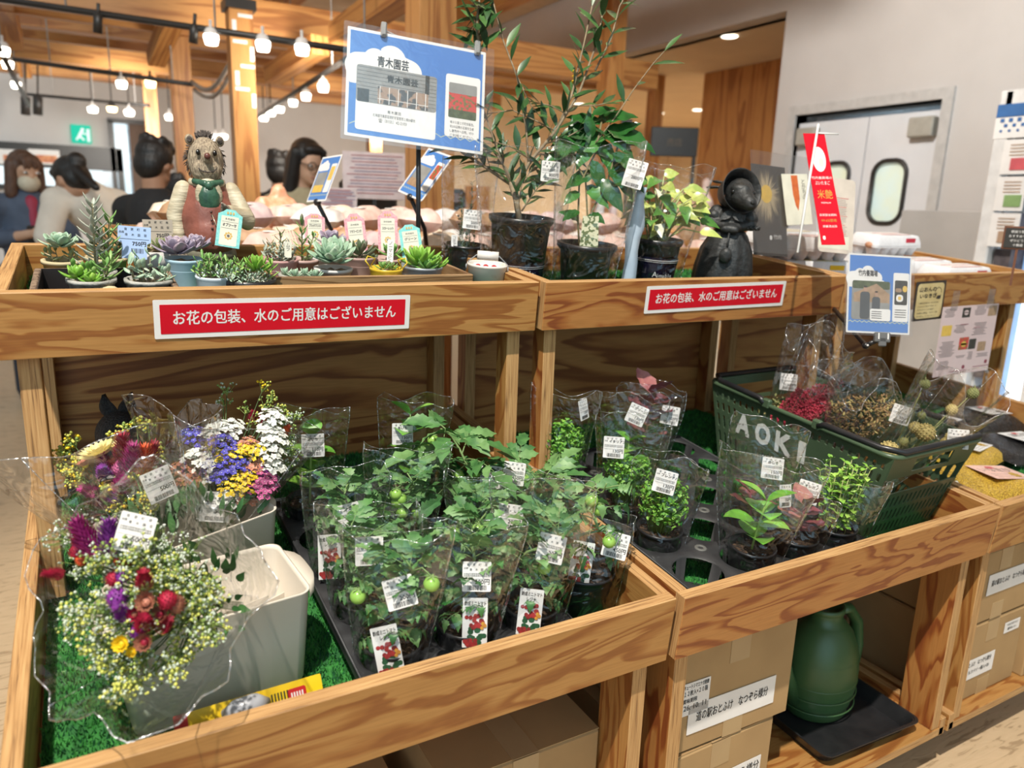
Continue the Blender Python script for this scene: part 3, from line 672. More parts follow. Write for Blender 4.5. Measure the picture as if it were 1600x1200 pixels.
# ================================================================== lower trays: seedlings, herbs, bouquets
FWD = CR @ V((0, 0, -1))
def depth_of(p): return (V(p) - CP).dot(FWD)
def proj(p):
    q = CR.transposed() @ (V(p) - CP); return (800 + FPX * q.x / -q.z, 600 - FPX * q.y / -q.z)
def height_to(m, py, lo=0.0, hi=0.9):      # how tall a thing standing at matrix m must be to reach a pixel row
    for _ in range(40):
        mid = (lo + hi) / 2
        if proj(m @ V((0, 0, mid)))[1] > py: lo = mid
        else: hi = mid
    return lo
def toward(m):                              # yaw that turns local -y to the camera
    d = m.inverted() @ CP; return math.atan2(d.x, -d.y)
def child(o, root_m, world_m): o.matrix_local = root_m.inverted() @ world_m; return o
LEAFT = [pm('tomato_leaf', (0.085, 0.22, 0.06), (0.04, 0.13, 0.035), scale=50, rough=0.5), pm('tomato_leaf_pale', (0.17, 0.32, 0.11), (0.10, 0.21, 0.065), scale=50, rough=0.5), pm('tomato_leaf_dark', (0.045, 0.15, 0.04), (0.025, 0.09, 0.025), scale=50, rough=0.45), pm('tomato_stem', (0.22, 0.34, 0.12), rough=0.55)]
LEAFB = [pm('basil_leaf', (0.15, 0.40, 0.04), (0.09, 0.28, 0.025), scale=35, rough=0.35), pm('basil_leaf_light', (0.28, 0.52, 0.08), (0.18, 0.40, 0.05), scale=35, rough=0.35), pm('basil_stem', (0.30, 0.45, 0.12), rough=0.5)]
LEAFP = [pm('parsley_leaf', (0.14, 0.38, 0.035), (0.07, 0.24, 0.02), scale=60, rough=0.5), pm('parsley_leaf_light', (0.26, 0.52, 0.06), (0.15, 0.36, 0.04), scale=60, rough=0.5), pm('parsley_stem', (0.25, 0.42, 0.1), rough=0.5)]
LEAFR = [pm('red_perilla_leaf', (0.24, 0.06, 0.075), (0.13, 0.03, 0.04), scale=50, rough=0.45), pm('red_perilla_leaf_light', (0.42, 0.17, 0.15), (0.3, 0.09, 0.1), scale=50, rough=0.45), pm('red_perilla_stem', (0.28, 0.04, 0.09), rough=0.5)]
LEAFO = [pm('oregano_leaf', (0.24, 0.46, 0.06), (0.14, 0.32, 0.04), scale=60, rough=0.5), pm('oregano_leaf_light', (0.42, 0.62, 0.12), (0.28, 0.48, 0.07), scale=60, rough=0.5), pm('oregano_stem', (0.42, 0.45, 0.18), rough=0.5)]
GTOM = pm('green_tomato', (0.30, 0.52, 0.10), (0.20, 0.40, 0.07), scale=25, rough=0.25)
TAGM = [WHITE, BLACK, pm('tag_red', (0.40, 0.03, 0.03), (0.2, 0.02, 0.02), scale=200), pm('tag_green', (0.03, 0.12, 0.05), (0.02, 0.07, 0.03), scale=200), pm('tag_orange', (0.6, 0.3, 0.04), (.4, .1, .03), scale=150)]
def price_label(price='200円', name='豊音更', hand=None, w_=.041, h_=.043):
    """sticker: maker lines, price, bar code"""
    mb = MB(); mb.slab(rrect(w_, h_, .002), 0, .0004, 0); z = .0006; x0 = -w_ / 2 + .002
    for i in range(4): text(mb, '音更町産'[i], x0 + .004 + i * .0085, h_ / 2 - .006, z, .0030, 1)
    if hand: text(mb, hand, x0 + .009, h_ / 2 - .0125, z, .0048, 1, None, 'L', None, bold=.08)
    else:
        for i in range(4): text(mb, '青木園芸'[i], x0 + .008 + i * .008, h_ / 2 - .013, z, .0030, 1)
    text(mb, '品種', x0, h_ / 2 - .0105, z, .0022, 1)
    for j in range(2): text(mb, '北海道河東郡音更町産地直売', x0, h_ / 2 - .0185 - j * .0028, z, .0018, 1, None, 'L', w_ - .005)
    mb.box((0, -.0035, z), (w_ - .003, .0003, .0002), 1)
    text(mb, price, w_ / 2 - .0025, -.0105, z, .0062, 1, None, 'R', bold=.05)
    x = -w_ / 2 + .008
    rr = random.Random(len(price) + int(1e4 * w_))
    while x < w_ / 2 - .007:
        b = rr.choice((.0005, .0008, .0012)); mb.box((x + b / 2, -h_ / 2 + .0058, z), (b, .007, .0002), 1); x += b + rr.choice((.0005, .0009))
    return mb
def picture_tag(w_=.036, h_=.074):
    mb = MB(); mb.slab(rrect(w_, h_, .001), 0, .0005, 0); z = .0007
    text(mb, '鈴成ミニトマト', 0, h_ / 2 - .011, z, .0052, 1, None, 'C', w_ - .005, bold=.05); text(mb, 'レジナ', 0, h_ / 2 - .019, z, .0052, 1, None, 'C', .014, bold=.05)
    mb.slab(rrect(.006, .006, .0028, 3, -w_ / 2 + .006, h_ / 2 - .029), 0, z, 2)
    rr = random.Random(3)
    for i in range(16): mb.slab(rrect(.0085, .007, .003, 2, -w_ / 2 + .005 + rr.random() * (w_ - .01), -.008 - rr.random() * .024), 0, z + i * .00003, 3)
    for i in range(20): mb.slab(rrect(.006, .006, .0027, 3, rr.uniform(-.008, .012), rr.uniform(-.008, .012)), 0, z + .0005 + i * .00003, 2)
    for i in range(14): mb.slab(rrect(.006, .006, .0027, 3, rr.uniform(-.015, .003), rr.uniform(-.034, -.026)), 0, z + .0005 + i * .00003, 2)
    for i in range(5): mb.slab(rrect(.005, .005, .0022, 3, rr.uniform(.009, .015), rr.uniform(-.012, .004)), 0, z + .0012 + i * .00003, 4)
    return mb
def pot_mesh(rt=.043, rb=.031, h=.078, ribs=6):
    mb = MB(); pr = [(0, 0), (rb, 0)]
    for i in range(ribs * 2 + 1):
        t = i / (ribs * 2); pr.append((rb + (rt - rb) * t + (.0007 if i % 2 else 0), .002 + (h - .008) * t))
    pr += [(rt + .002, h - .006), (rt + .002, h), (rt - .001, h), (rt - .003, h - .012), (0, h - .012)]
    mb.lathe(pr, 26); return mb
def bag_mesh(r, h, wt, dt=.012, z0=0.0, lean=(0, 0), seed=0, nr=12, na=36, top_open=True):
    rr = random.Random(seed); ph = [rr.uniform(0, 6.28) for _ in range(6)]; vs = []; fs = []
    for i in range(nr + 1):
        t = i / nr; q = min(1, t * 1.1); rx = r + (wt / 2 - r) * q; ry = r + (dt - r) * max(0, (t - .15) / .85) ** 1.3
        for j in range(na):
            a = 2 * pi * j / na
            wob = 1 + .05 * sin(3 * a + ph[0] + 2 * t) * t + .035 * sin(7 * a + ph[1] - 3 * t) + .02 * sin(11 * a + ph[2] + 9 * t)
            z = z0 + h * t + (.010 * sin(2 * a + ph[3]) + .004 * sin(5 * a + ph[4])) * t
            vs.append((rx * cos(a) * wob + lean[0] * t * t, ry * sin(a) * wob + lean[1] * t * t + .005 * sin(5 * cos(a) + ph[5] + 5 * t) * t, z))
    for i in range(nr):
        for j in range(na):
            k = (j + 1) % na; fs.append((i * na + j, i * na + k, (i + 1) * na + k, (i + 1) * na + j))
    mb = MB(); mb.add(vs, fs, 0)
    for j0 in (0, na // 2):                                         # welded side seams catch the light
        mb.tube([V(vs[i * na + j0]) for i in range(1, nr + 1)], .0011, 4, 1)
    mb.tube([V(vs[nr * na + j]) for j in range(na)] + [V(vs[nr * na])], .0005, 4, 1)
    return mb
def compound(mb, p, d, up, L, s=1.0, mis=(0, 1, 2), rnd=random, droop=.35):
    """tomato leaf: midrib with lobed leaflets in pairs"""
    d = V(d).normalized(); up = V(up); sd = d.cross(up).normalized(); up = sd.cross(d); pts = []
    for i in range(6):
        t = i / 5; pts.append(V(p) + d * (L * t) - up * (droop * L * t * t))
    mb.tube(pts, [.0013 * s, .0012 * s, .001 * s, .0009 * s, .0007 * s, .0005 * s], 5, 3)
    for i in (2, 3, 4):
        for sg in (-1, 1):
            q = pts[i]; dd = (d * .55 + sd * sg * .85 - up * .25 + V((rnd.uniform(-.2, .2), rnd.uniform(-.2, .2), rnd.uniform(-.15, .15))))
            l = (.050 if i == 3 else .042) * s * rnd.uniform(.8, 1.2); mb.leaf(q, dd, up, l, l * .56, rnd.choice(mis), .3, .10, 7, 't', .02)
    mb.leaf(pts[5] - d * .004, d - up * droop * 1.4, up, .062 * s, .036 * s, rnd.choice(mis), .35, .1, 7, 't', .02)
def tomato_foliage(h, z0, spread, seed, top=6, out=0.0):
    rr = random.Random(seed); mb = MB(); pts = [V((0, 0, z0))]; n = 8
    for i in range(1, n + 1): pts.append(V((rr.uniform(-.006, .006) * i, rr.uniform(-.005, .005) * i, z0 + (h - z0) * .93 * i / n)))
    mb.tube(pts, [.004 - .0025 * i / n for i in range(n + 1)], 6, 3)
    m = 23 if out == 0 else 15; az = rr.uniform(0, 6)
    for i in range(m):
        t = .12 + .86 * (i / m); f = t * n; a, b = pts[int(f)], pts[min(int(f) + 1, n)]; p = a.lerp(b, f - int(f)); az += 2.4
        up_ = .35 + .9 * t; d = V((cos(az), sin(az) * .75, up_ - .25 if out == 0 else .35 + .3 * t)); L = spread * rr.uniform(.8, 1.15) * (1.0 if t < .8 else .75)
        compound(mb, p, d, (0, 0, 1), L, .85 * (spread / .075) ** .6 if out == 0 else 1.15, (0, 0, 1, 2) if t < .55 else (0, 1, 1, 0), rr, .25 if out == 0 else .5)
    return mb, pts
def pair_foliage(h, z0, seed, nodes, L, Wd, mats3, prof='o', up0=.25, stems=1, spread=.0, droop=.25, fold=.14, wav=0.0):
    rr = random.Random(seed); mb = MB()
    for s_ in range(stems):
        bx, by = (rr.uniform(-spread, spread), rr.uniform(-spread, spread)) if stems > 1 else (0, 0)
        tx, ty = bx * rr.uniform(1.0, 2.4) + rr.uniform(-.01, .01), by * rr.uniform(1.0, 2.2); hh = h * (rr.uniform(.72, 1.0) if stems > 1 else 1)
        pts = [V((bx + (tx - bx) * (i / 6) ** 1.4, by + (ty - by) * (i / 6) ** 1.4, z0 + (hh - z0) * i / 6)) for i in range(7)]
        mb.tube(pts, [.0022 * (1.0 if stems < 3 else .45)] * 6 + [.001], 5, 2); az = rr.uniform(0, 3)
        for k in range(nodes):
            t = (k + 1) / nodes; f = t * 5.99; p = pts[int(f)].lerp(pts[min(int(f) + 1, 6)], f - int(f)); az += pi / 2 + rr.uniform(-.2, .2)
            sz = (.65 + .35 * sin(pi * min(1, t * .9))) * rr.uniform(.85, 1.15)
            for sg in (0, pi):
                d = V((cos(az + sg), sin(az + sg), up0 + (.5 if t > .95 else 0) + rr.uniform(-.15, .15))); mb.leaf(p, d, (0, 0, 1), L * sz, Wd * sz, rr.choice((0, 0, 1)), droop, fold, 7, prof, wav)
    return mb
def parsley_foliage(h, z0, R, seed, n=60, ls=.011):
    rr = random.Random(seed); mb = MB()
    for i in range(n):
        az = rr.uniform(0, 6.28); r1 = R * math.sqrt(rr.random()); hh = z0 + (h - z0) * rr.uniform(.35, 1) * (1 - .25 * (r1 / R) ** 2)
        b = V((r1 * .35 * cos(az), r1 * .35 * sin(az), z0)); e = V((r1 * cos(az), r1 * sin(az), hh)); mid = b.lerp(e, .5) + V((0, 0, .012))
        mb.tube([b, mid, e], [.0008, .0007, .0005], 4, 2)
        for q in range(9):
            d = V((rr.uniform(-1, 1), rr.uniform(-1, 1), rr.uniform(-.3, .8))); p = e + V((rr.uniform(-1, 1), rr.uniform(-1, 1), rr.uniform(-.7, .6))) * ls
            mb.leaf(p, d, (rr.uniform(-.3, .3), rr.uniform(-.3, .3), 1), ls * rr.uniform(.8, 1.3), ls * rr.uniform(.8, 1.2), rr.choice((0, 0, 1)), .3, .15, 4, 's', .05)
    return mb
def potted(name, label, cat, x, u, fol, pys, mats, lab=None, tagpos=None, bag=None, group=None, potd=(.043, .031, .078), seed=0, z=CZ + .003, mat=None, fruit=0, soil=True, turn=None, labroll=0.0, price='200円', hand=None, tagroll=0.0, bagw=.13, labsize=1.0, labyaw=0.0):
    m0 = (mat or ML) @ M.Translation((x, u, z)); m = m0 @ M.Rotation(toward(m0) if turn is None else turn, 4, 'Z')
    r = thing(name, label, cat, mw=m, group=group); h = height_to(m, pys[0]); rt, rb, ph = potd
    pot_mesh(rt, rb, ph).build('pot', BLKPL, r)
    mb = MB(); mb.disc(rt - .004, ph - .011, 20, 0, None, .003); mb.build('soil', SOIL, r)
    f = fol(h, ph - .012); pts = None
    if isinstance(f, tuple): f, pts = f
    if bag is not None:                                             # leaves are held together by the sleeve
        for v in f.v:
            t_ = max(0.0, min(1.0, v.z / max(h, .05))); Rm = rt + (bagw * .46 - rt) * t_; q = math.hypot(v.x, v.y)
            if q > 1e-4: k_ = Rm * math.tanh(q / Rm) / q; v.x *= k_; v.y *= k_ * (1 - .35 * t_)
    f.build('foliage', mats, r)
    rr = random.Random(seed + 5)
    for i in range(fruit):
        t = rr.uniform(.45, .97) * 8; p = pts[int(t)].lerp(pts[min(int(t) + 1, 8)], t - int(t)); az = -pi / 2 + rr.uniform(-1.3, 1.3); q = p + V((cos(az) * .035, sin(az) * .035, -.004 + rr.uniform(-.01, .012)))
        mb = MB(); mb.ell((0, 0, 0), (.0112, .0112, .0106), 14); tm = mb.build('tomato', GTOM, r, q); mb = MB(); mb.tube([(0, 0, .011), (-(q - p).x * .5, -(q - p).y * .5, .017), tuple((p - q))], .0009, 5)
        for j in range(5): mb.leaf((0, 0, .0115), (cos(j * 1.26), sin(j * 1.26), .1), (0, 0, 1), .009, .003, 0, .3, 0, 4)
        mb.build('calyx', LEAFT[3], tm)
    if bag is not None:
        hb = height_to(m, bag) - .01; bag_mesh(rt + .004, hb, bagw, .016, .008, (0, 0), seed).build('plastic_sleeve', [FILM, SEAM], r)
    kb = depth_of(m @ V((0, -.05, .1)))
    if lab:
        o = price_label(price, hand=hand, w_=.041 * labsize, h_=.043 * labsize).build('price_label', TAGM, r); child(o, m, facing(dep(lab[0], lab[1], kb), R_(12), labyaw, labroll))
    if tagpos:
        o = picture_tag().build('picture_tag', TAGM, r); child(o, m, facing(dep(tagpos[0], tagpos[1], kb + .012), R_(8), 0, tagroll))
    return r
# ---- black cell trays
def cell_tray(label, x0, u0, nx, ny, p):
    r = thing('seedling_tray', label, 'seedling tray', mw=ML @ M.Translation((x0, u0, CZ + .004))); hz = .052; R = p * .40; mb = MB(); n = 24
    for i in range(nx):
        for j in range(ny):
            cx, cy = (i + .5) * p, (j + .5) * p; vs = []; fs = []
            for k in range(n):
                a = 2 * pi * k / n; c, s = cos(a), sin(a); q = p / 2 / max(abs(c), abs(s)); vs += [(cx + c * q, cy + s * q, hz), (cx + c * (R + .005), cy + s * (R + .005), hz), (cx + c * R, cy + s * R, hz - .004), (cx + c * R * .9, cy + s * R * .9, .0), (cx + c * R * .8, cy + s * R * .8, .0)]
            for k in range(n):
                k2 = (k + 1) % n
                for e in range(4):
                    if e == 2 and k % 6 in (1, 2, 3, 4): continue
                    fs.append((k * 5 + e, k * 5 + e + 1, k2 * 5 + e + 1, k2 * 5 + e))
            mb.add(vs, fs, 0)
            if i < nx - 1 and j < ny - 1: mb.lathe([(.012, hz), (.011, hz + .0015), (.006, hz + .0015), (.005, hz - .002), (0, hz - .002)], 12, 1, M.Translation(((i + 1) * p, (j + 1) * p, 0)))
    mb.build('cell_plate', [TRAYPL, pm('tray_boss_%d' % nx, (.12, .12, .11), rough=.6)], r); mb = MB(); X, Y = nx * p, ny * p
    for (a, b, c, d) in ((0, 0, X, 0), (X, 0, X, Y), (X, Y, 0, Y), (0, Y, 0, 0)): mb.add([(a, b, hz), (c, d, hz), (c, d, hz - .018), (a, b, hz - .018)], [(0, 1, 2, 3)], 0, None, False)
    mb.tube([(0, 0, hz), (X, 0, hz), (X, Y, hz), (0, Y, hz), (0, 0, hz)], .0022, 6); mb.build('rim', TRAYPL, r)
cell_tray('black plastic cell tray under the tomato seedlings', -.497, .045, 3, 5, .115)
cell_tray('black plastic cell tray with empty holes under the potted herbs', .086, .041, 4, 5, .118)
tf = lambda seed, sp=.075, out=0: (lambda h, z0: tomato_foliage(h, z0, sp, seed, 6, out))
G1 = 'potted tomato seedlings'
A0, A1, A2 = -.44, -.325, -.21
potted('tomato_seedling', 'bagged tomato seedling with two green fruits, nearest the camera at the tray corner', 'seedling', A0, .10, tf(1, .062), (838, 0), LEAFT, (625, 926), (606, 1018), 828, G1, seed=1, fruit=2, labroll=R_(14), tagroll=R_(10), bagw=.15)
potted('tomato_seedling', 'bagged tomato seedling with a straight 200 yen sticker, second along the front edge', 'seedling', A1, .10, tf(2, .066), (800, 0), LEAFT, (745, 901), (742, 973), 812, G1, seed=2, bagw=.15)
potted('tomato_seedling', 'bagged tomato seedling third along the front edge, beside the large black pot', 'seedling', A2, .10, tf(3, .066), (790, 0), LEAFT, (861, 857), (828, 957), 745, G1, seed=3, labroll=-R_(10), tagroll=-R_(4), fruit=1, bagw=.16)
potted('tomato_seedling', 'bagged tomato seedling directly behind the corner seedling, sticker half hidden by leaves', 'seedling', A0, .215, tf(4, .062), (800, 0), LEAFT, (577, 861), None, 790, G1, seed=4, bagw=.15)
potted('tomato_seedling', 'bagged tomato seedling third from the front in the left row, tilted sticker', 'seedling', A0, .33, tf(5, .06), (745, 0), LEAFT, (544, 808), (515, 870), 735, G1, seed=5, labroll=R_(12), bagw=.14)
potted('tomato_seedling', 'bagged tomato seedling with a cluster of pale green fruits high up, below the tall basil', 'seedling', A1, .36, tf(6, .06), (735, 0), LEAFT, None, None, 700, G1, seed=6, fruit=5, bagw=.15)
potted('tomato_seedling', 'bagged tomato seedling behind the straight stickered one, sticker curling left', 'seedling', A2 - .01, .24, tf(7, .062), (765, 0), LEAFT, (797, 808), None, 745, G1, seed=7, fruit=2, labroll=-R_(6), bagw=.15)
potted('tomato_seedling', 'tall tomato seedling whose top leaves and green fruits rise in front of the wooden posts', 'seedling', A2 + .02, .42, tf(8, .085, 1), (655, 0), LEAFT, (767, 746), None, None, G1, seed=8, fruit=4)
potted('tomato_seedling', 'large leaved tomato plant in a big black pot against the right side board', 'seedling', -.078, .15, tf(9, .11, 1), (735, 0), LEAFT, (962, 852), (908, 880), 800, G1, potd=(.055, .042, .085), seed=9, fruit=3, labroll=-R_(10), tagroll=-R_(6), price='450円', bagw=.16)
potted('tomato_seedling', 'tomato plant with a yellowed 450 yen sticker behind the large leaved one', 'seedling', -.085, .36, tf(10, .08, 0), (735, 0), LEAFT, (803, 740), None, None, G1, potd=(.055, .042, .085), seed=10, fruit=2, price='450円', labroll=-R_(6))
bf = lambda seed, n=3, L=.062: (lambda h, z0: pair_foliage(h, z0, seed, n, L, L * .72, None, 'o', .35))
G2 = 'potted basil'
potted('basil_plant', 'potted basil with a 110 yen sticker beside the white flower bin', 'herb', A0, .555, bf(21, 4, .072), (680, 0), LEAFB, (489, 696), None, 640, G2, price='110円', hand='あいち', seed=21, bagw=.14)
potted('basil_plant', 'tall potted basil with a 130 yen sticker in front of the back panel', 'herb', A2 - .02, .56, bf(22, 4, .082), (648, 0), LEAFB, (629, 678), None, 622, G2, price='130円', hand='あいち', seed=22, bagw=.15)
potted('basil_plant', 'short bright green basil in a ribbed black pot in the herb tray', 'herb', .275, .10, bf(23, 4, .100), (782, 0), LEAFB, None, None, 712, G2, seed=23, bagw=.19)
G3 = 'potted parsley and chervil'
pf = lambda seed, R=.045, n=60: (lambda h, z0: parsley_foliage(h, z0, R, seed, n))
potted('parsley_plant', 'bushy bright green parsley in front left of the herb tray', 'herb', .148, .218, pf(31, .055, 120), (748, 0), LEAFP, (1039, 753), None, 716, G3, price='130円', hand='フレンチパセリ', seed=31, labroll=-R_(10), bagw=.14)
potted('parsley_plant', 'parsley with two overlapping stickers behind the bushy front one', 'herb', .148, .336, pf(32, .058, 120), (705, 0), LEAFP, (959, 699), None, 650, G3, price='130円', hand='イタリアンパセリ', seed=32, bagw=.15)
potted('parsley_plant', 'light green curly parsley farthest back, beside the sunlit post', 'herb', .09, .50, pf(33, .066, 150), (660, 0), LEAFP, (912, 640), None, 610, G3, price='130円', seed=33, bagw=.15, labyaw=R_(65))
potted('shiso_plant', 'green perilla with a sticker tilted to the right at the back of the herb tray', 'herb', .245, .45, lambda h, z0: pair_foliage(h, z0, 41, 4, .066, .056, None, 'o', .2), (690, 0), LEAFB, (995, 648), None, 618, None, price='130円', hand='グリーンしそ', seed=41, labroll=-R_(20), bagw=.15)
rf = lambda seed, n=4, L=.062: (lambda h, z0: pair_foliage(h, z0, seed, n, L, L * .72, None, 'o', .45, 1, 0, .2, .12, .03))
G4 = 'potted red perilla'
potted('red_perilla_plant', 'tall red perilla at the back beside the green basket', 'herb', .345, .52, rf(51, 6, .105), (616, 0), LEAFR, (1047, 649), None, 603, G4, price='150円', hand='赤しそ', seed=51, labroll=-R_(6), bagw=.16)
potted('red_perilla_plant', 'red perilla behind the short basil, sticker over the basket lettering', 'herb', .381, .205, rf(52, 3, .072), (772, 0), LEAFR, (1207, 732), None, 660, G4, price='150円', hand='赤しそ', seed=52, bagw=.15)
potted('red_perilla_plant', 'low dark red perilla between the short basil and the oregano', 'herb', .390, .098, rf(53, 4, .075), (790, 0), LEAFR, (1227, 775), None, 770, G4, price='150円', seed=53, bagw=.14, labyaw=R_(62), labroll=-R_(10))
potted('oregano_plant', 'bushy yellow green oregano leaning over the front board', 'herb', .505, .098, lambda h, z0: pair_foliage(h, z0, 61, 8, .021, .016, None, 'o', .2, 34, .028, .2), (722, 0), LEAFO, (1263, 769), None, 745, None, price='150円', hand='オレガノ', seed=61, labroll=-R_(9), bagw=.17)
# ---- white flower bins
BINM = pm('bin_plastic', (0.74, 0.67, 0.57), (0.70, 0.62, 0.52), scale=6, rough=0.4)
def bin_(label, mw, L=.238, Dp=.145, hgt=.148):
    r = thing('flower_bin', label, 'bin', mw=mw); mb = MB(); n = 5; vs = []; fs = []; rings = []
    for (z, k, wall) in ((0.0, .93, 0), (.006, .945, 0), (hgt, 1, 0), (hgt + .003, 1.012, 0), (hgt + .003, .985, 0), (hgt - .004, .975, 0), (.008, .90, 0)):
        ring = rrect(L * k, Dp * k - (1 - k) * 0, .016, n); rings.append(len(vs)); vs += [(x, y, z) for x, y in ring]; c = len(ring)
    for a in range(len(rings) - 1):
        for j in range(c):
            k2 = (j + 1) % c; fs.append((rings[a] + j, rings[a] + k2, rings[a + 1] + k2, rings[a + 1] + j))
    fs.append(tuple(range(c))[::-1]); fs.append(tuple(range(rings[-1], rings[-1] + c))); mb.add(vs, fs, 0); mb.build('body', BINM, r)
    for sg in (-1, 1):
        mb = MB(); pts = []
        for i in range(9):
            t = -1 + 2 * i / 8; pts.append((sg * (L / 2 + .004 + .017 * (1 - t ** 4)), t * Dp * .36, hgt - .001))
        vs = []; fs = []
        for (x, y, z) in pts: vs += [(sg * (L / 2 - .002), y, z), (x, y, z), (x, y, z - .022)]
        for i in range(8): fs += [(i * 3, i * 3 + 1, i * 3 + 4, i * 3 + 3), (i * 3 + 1, i * 3 + 2, i * 3 + 5, i * 3 + 4)]
        mb.add(vs, fs, 0); mb.build('grip_lip', BINM, r)
    return r
bm1 = ML @ M.Translation((-.668, .206, CZ + .004)) @ M.Rotation(R_(7), 4, 'Z')
bin_('cream plastic bin in front, its open top and handle facing right', bm1)
mb = MB(); mb.quad((-.01, .03, .03), (.09, .0, .02), (.085, .01, .105), (.02, .03, .08)); mb.quad((-.03, -.04, .05), (.10, -.02, .05), (.10, -.015, .12), (-.03, -.035, .10)); o = mb.build('divider_sheet', BINM, None); o.matrix_world = bm1; tag(o, 'pale plastic divider sheets standing inside the front cream bin', 'divider')
so = o.modifiers.new('thick', 'SOLIDIFY'); so.thickness = .0015
bm2 = ML @ M.Translation((-.668, .420, CZ + .004)) @ M.Rotation(R_(22), 4, 'Z')
bin_('cream plastic bin behind, holding the blue and white bouquet', bm2)
# ---- tool in a yellow header card lying along the front board
def onL(px, py, z):
    d = ray(px, py); n = ML.to_3x3() @ V((0, 0, 1)); p0 = ML @ V((0, 0, z)); t = (p0 - CP).dot(n) / d.dot(n); return ML.inverted() @ (CP + d * t)
a, b = onL(272, 1138, -.045), onL(503, 1068, -.045)
mw = ML @ frame(((a + b) / 2), (b - a), (0, .6, .8)); Ln = (b - a).length
YEL = pm('card_yellow', (.80, .55, .01), (.7, .45, .01), scale=20, rough=.35); CRED = pm('card_red', (.55, .02, .02), rough=.35); CDK = pm('card_dark', (.04, .045, .02), rough=.35)
t_ = thing('packaged_tool', 'long blister packed tool on a yellow and red card between bin and front board', 'package', mw=mw)
mb = MB(); mb.slab(rrect(Ln, .027, .002), 0, .0008, 0); mb.slab(rrect(.016, .027, .002, 2, -Ln / 2 + .008), .0008, .0012, 1)
mb.slab(rrect(.024, .018, .003, 3, Ln / 2 - .034, -.004), .0008, .0014, 1)
for j in range(6): mb.box((Ln / 2 - .066 + j * .004, -.006 + j * .001, .0012), (.002, .022 - j * .002, .0004), 2)
for j in range(5): mb.box((Ln / 2 - .041 + j * .0035, -.004, .0016), (.0018, .008, .0004), 3)
mb.build('header_card', [YEL, CRED, CDK, WHITE], t_)
mb = MB(); mb.tube([(-Ln / 2 + .055, 0, .004), (-Ln / 2 + .07, 0, .010), (0, 0, .012), (Ln / 2 - .085, 0, .010), (Ln / 2 - .07, 0, .003)], [.004, .013, .014, .013, .003], 10, 0, None, True, .8); mb.build('tool_blister', pm('blister_grey', (.55, .56, .60), (.45, .46, .5), scale=18, rough=.25), t_)
# ================================================================== bouquets
FW = [pm('flower_white', (.86, .86, .80), (.74, .76, .70), scale=120, rough=.6), pm('flower_blue', (.10, .09, .55), (.04, .03, .30), scale=120, rough=.6), pm('flower_yellow', (.86, .66, .02), (.70, .45, .01), scale=120, rough=.6),
      pm('flower_magenta', (.46, .02, .22), (.25, .01, .12), scale=120, rough=.65), pm('flower_crimson', (.45, .01, .05), (.22, .005, .02), scale=120, rough=.65), pm('flower_orange', (.75, .13, .03), (.5, .05, .02), scale=120, rough=.65),
      pm('flower_cream', (.88, .80, .45), (.80, .66, .25), scale=120, rough=.6), pm('flower_peach', (.70, .32, .20), (.5, .18, .12), scale=120, rough=.65), pm('flower_pink', (.55, .12, .28), (.35, .06, .18), scale=120, rough=.65),
      pm('filler_green', (.32, .42, .10), (.16, .26, .06), scale=120, rough=.6), pm('filler_yellow', (.66, .64, .14), (.48, .52, .10), scale=120, rough=.6), pm('filler_pale', (.62, .68, .56), (.42, .50, .40), scale=120, rough=.6), pm('bouquet_stem', (.10, .18, .06), (.05, .1, .03), rough=.6), pm('flower_purple', (.30, .04, .36), (.16, .02, .2), scale=120, rough=.65), pm('flower_brown', (.35, .14, .08), (.2, .06, .04), scale=120)]
WH, BL, YE, MA, CRI, ORA, CRM, PEA, PNK, FGR, FYE, FPA, STM, PUR, BRN = range(15)
def dot(mb, p, r, mi):
    x, y, z = p; mb.add([(x + r, y, z), (x - r, y, z), (x, y + r, z), (x, y - r, z), (x, y, z + r), (x, y, z - r)], [(0, 2, 4), (2, 1, 4), (1, 3, 4), (3, 0, 4), (2, 0, 5), (1, 2, 5), (3, 1, 5), (0, 3, 5)], mi)
def basis(n): 
    n = V(n).normalized(); a = n.orthogonal().normalized(); return n, a, n.cross(a)
def fl_mum(p, n, r, mi, mic, rr):
    mb = MB(); n, a, b = basis(n)
    for L_, (rad, lift, cnt) in enumerate(((1, .15, 20), (.85, .4, 18), (.62, .75, 14), (.42, 1.3, 10))):
        for i in range(cnt):
            t = 6.283 * (i + .5 * (L_ % 2)) / cnt + rr.uniform(-.1, .1); d = a * cos(t) + b * sin(t) + n * lift; mb.leaf(V(p) + d * r * .1, d, n, r * rad, r * .26, 0, -.25, .2, 4, 's')
    for i in range(40):
        t = i * 2.4; q = r * .3 * math.sqrt(i / 40); dot(mb, V(p) + a * cos(t) * q + b * sin(t) * q + n * r * .22, r * .05, 1)
    return mb, [FW[mi], FW[mic]]
def fl_plume(p, n, L, r, mi, rr, mi2=None):
    mb = MB(); n, a, b = basis(n); m = int(190)
    for i in range(m):
        t = (i / m); t2 = i * 2.399; rad = r * (1 - t) ** .7 * (.5 + .5 * min(1, t * 6)); q = V(p) + n * (L * (t - .15)) + (a * cos(t2) + b * sin(t2)) * rad * .6
        d = (a * cos(t2) + b * sin(t2)) + n * .9; mb.leaf(q, d, n, r * .75 * rr.uniform(.7, 1.2), r * .17, 0 if mi2 is None or t < .5 else 1, -.2, .1, 3, 'l')
    return mb, [FW[mi], FW[mi2 if mi2 is not None else mi]]
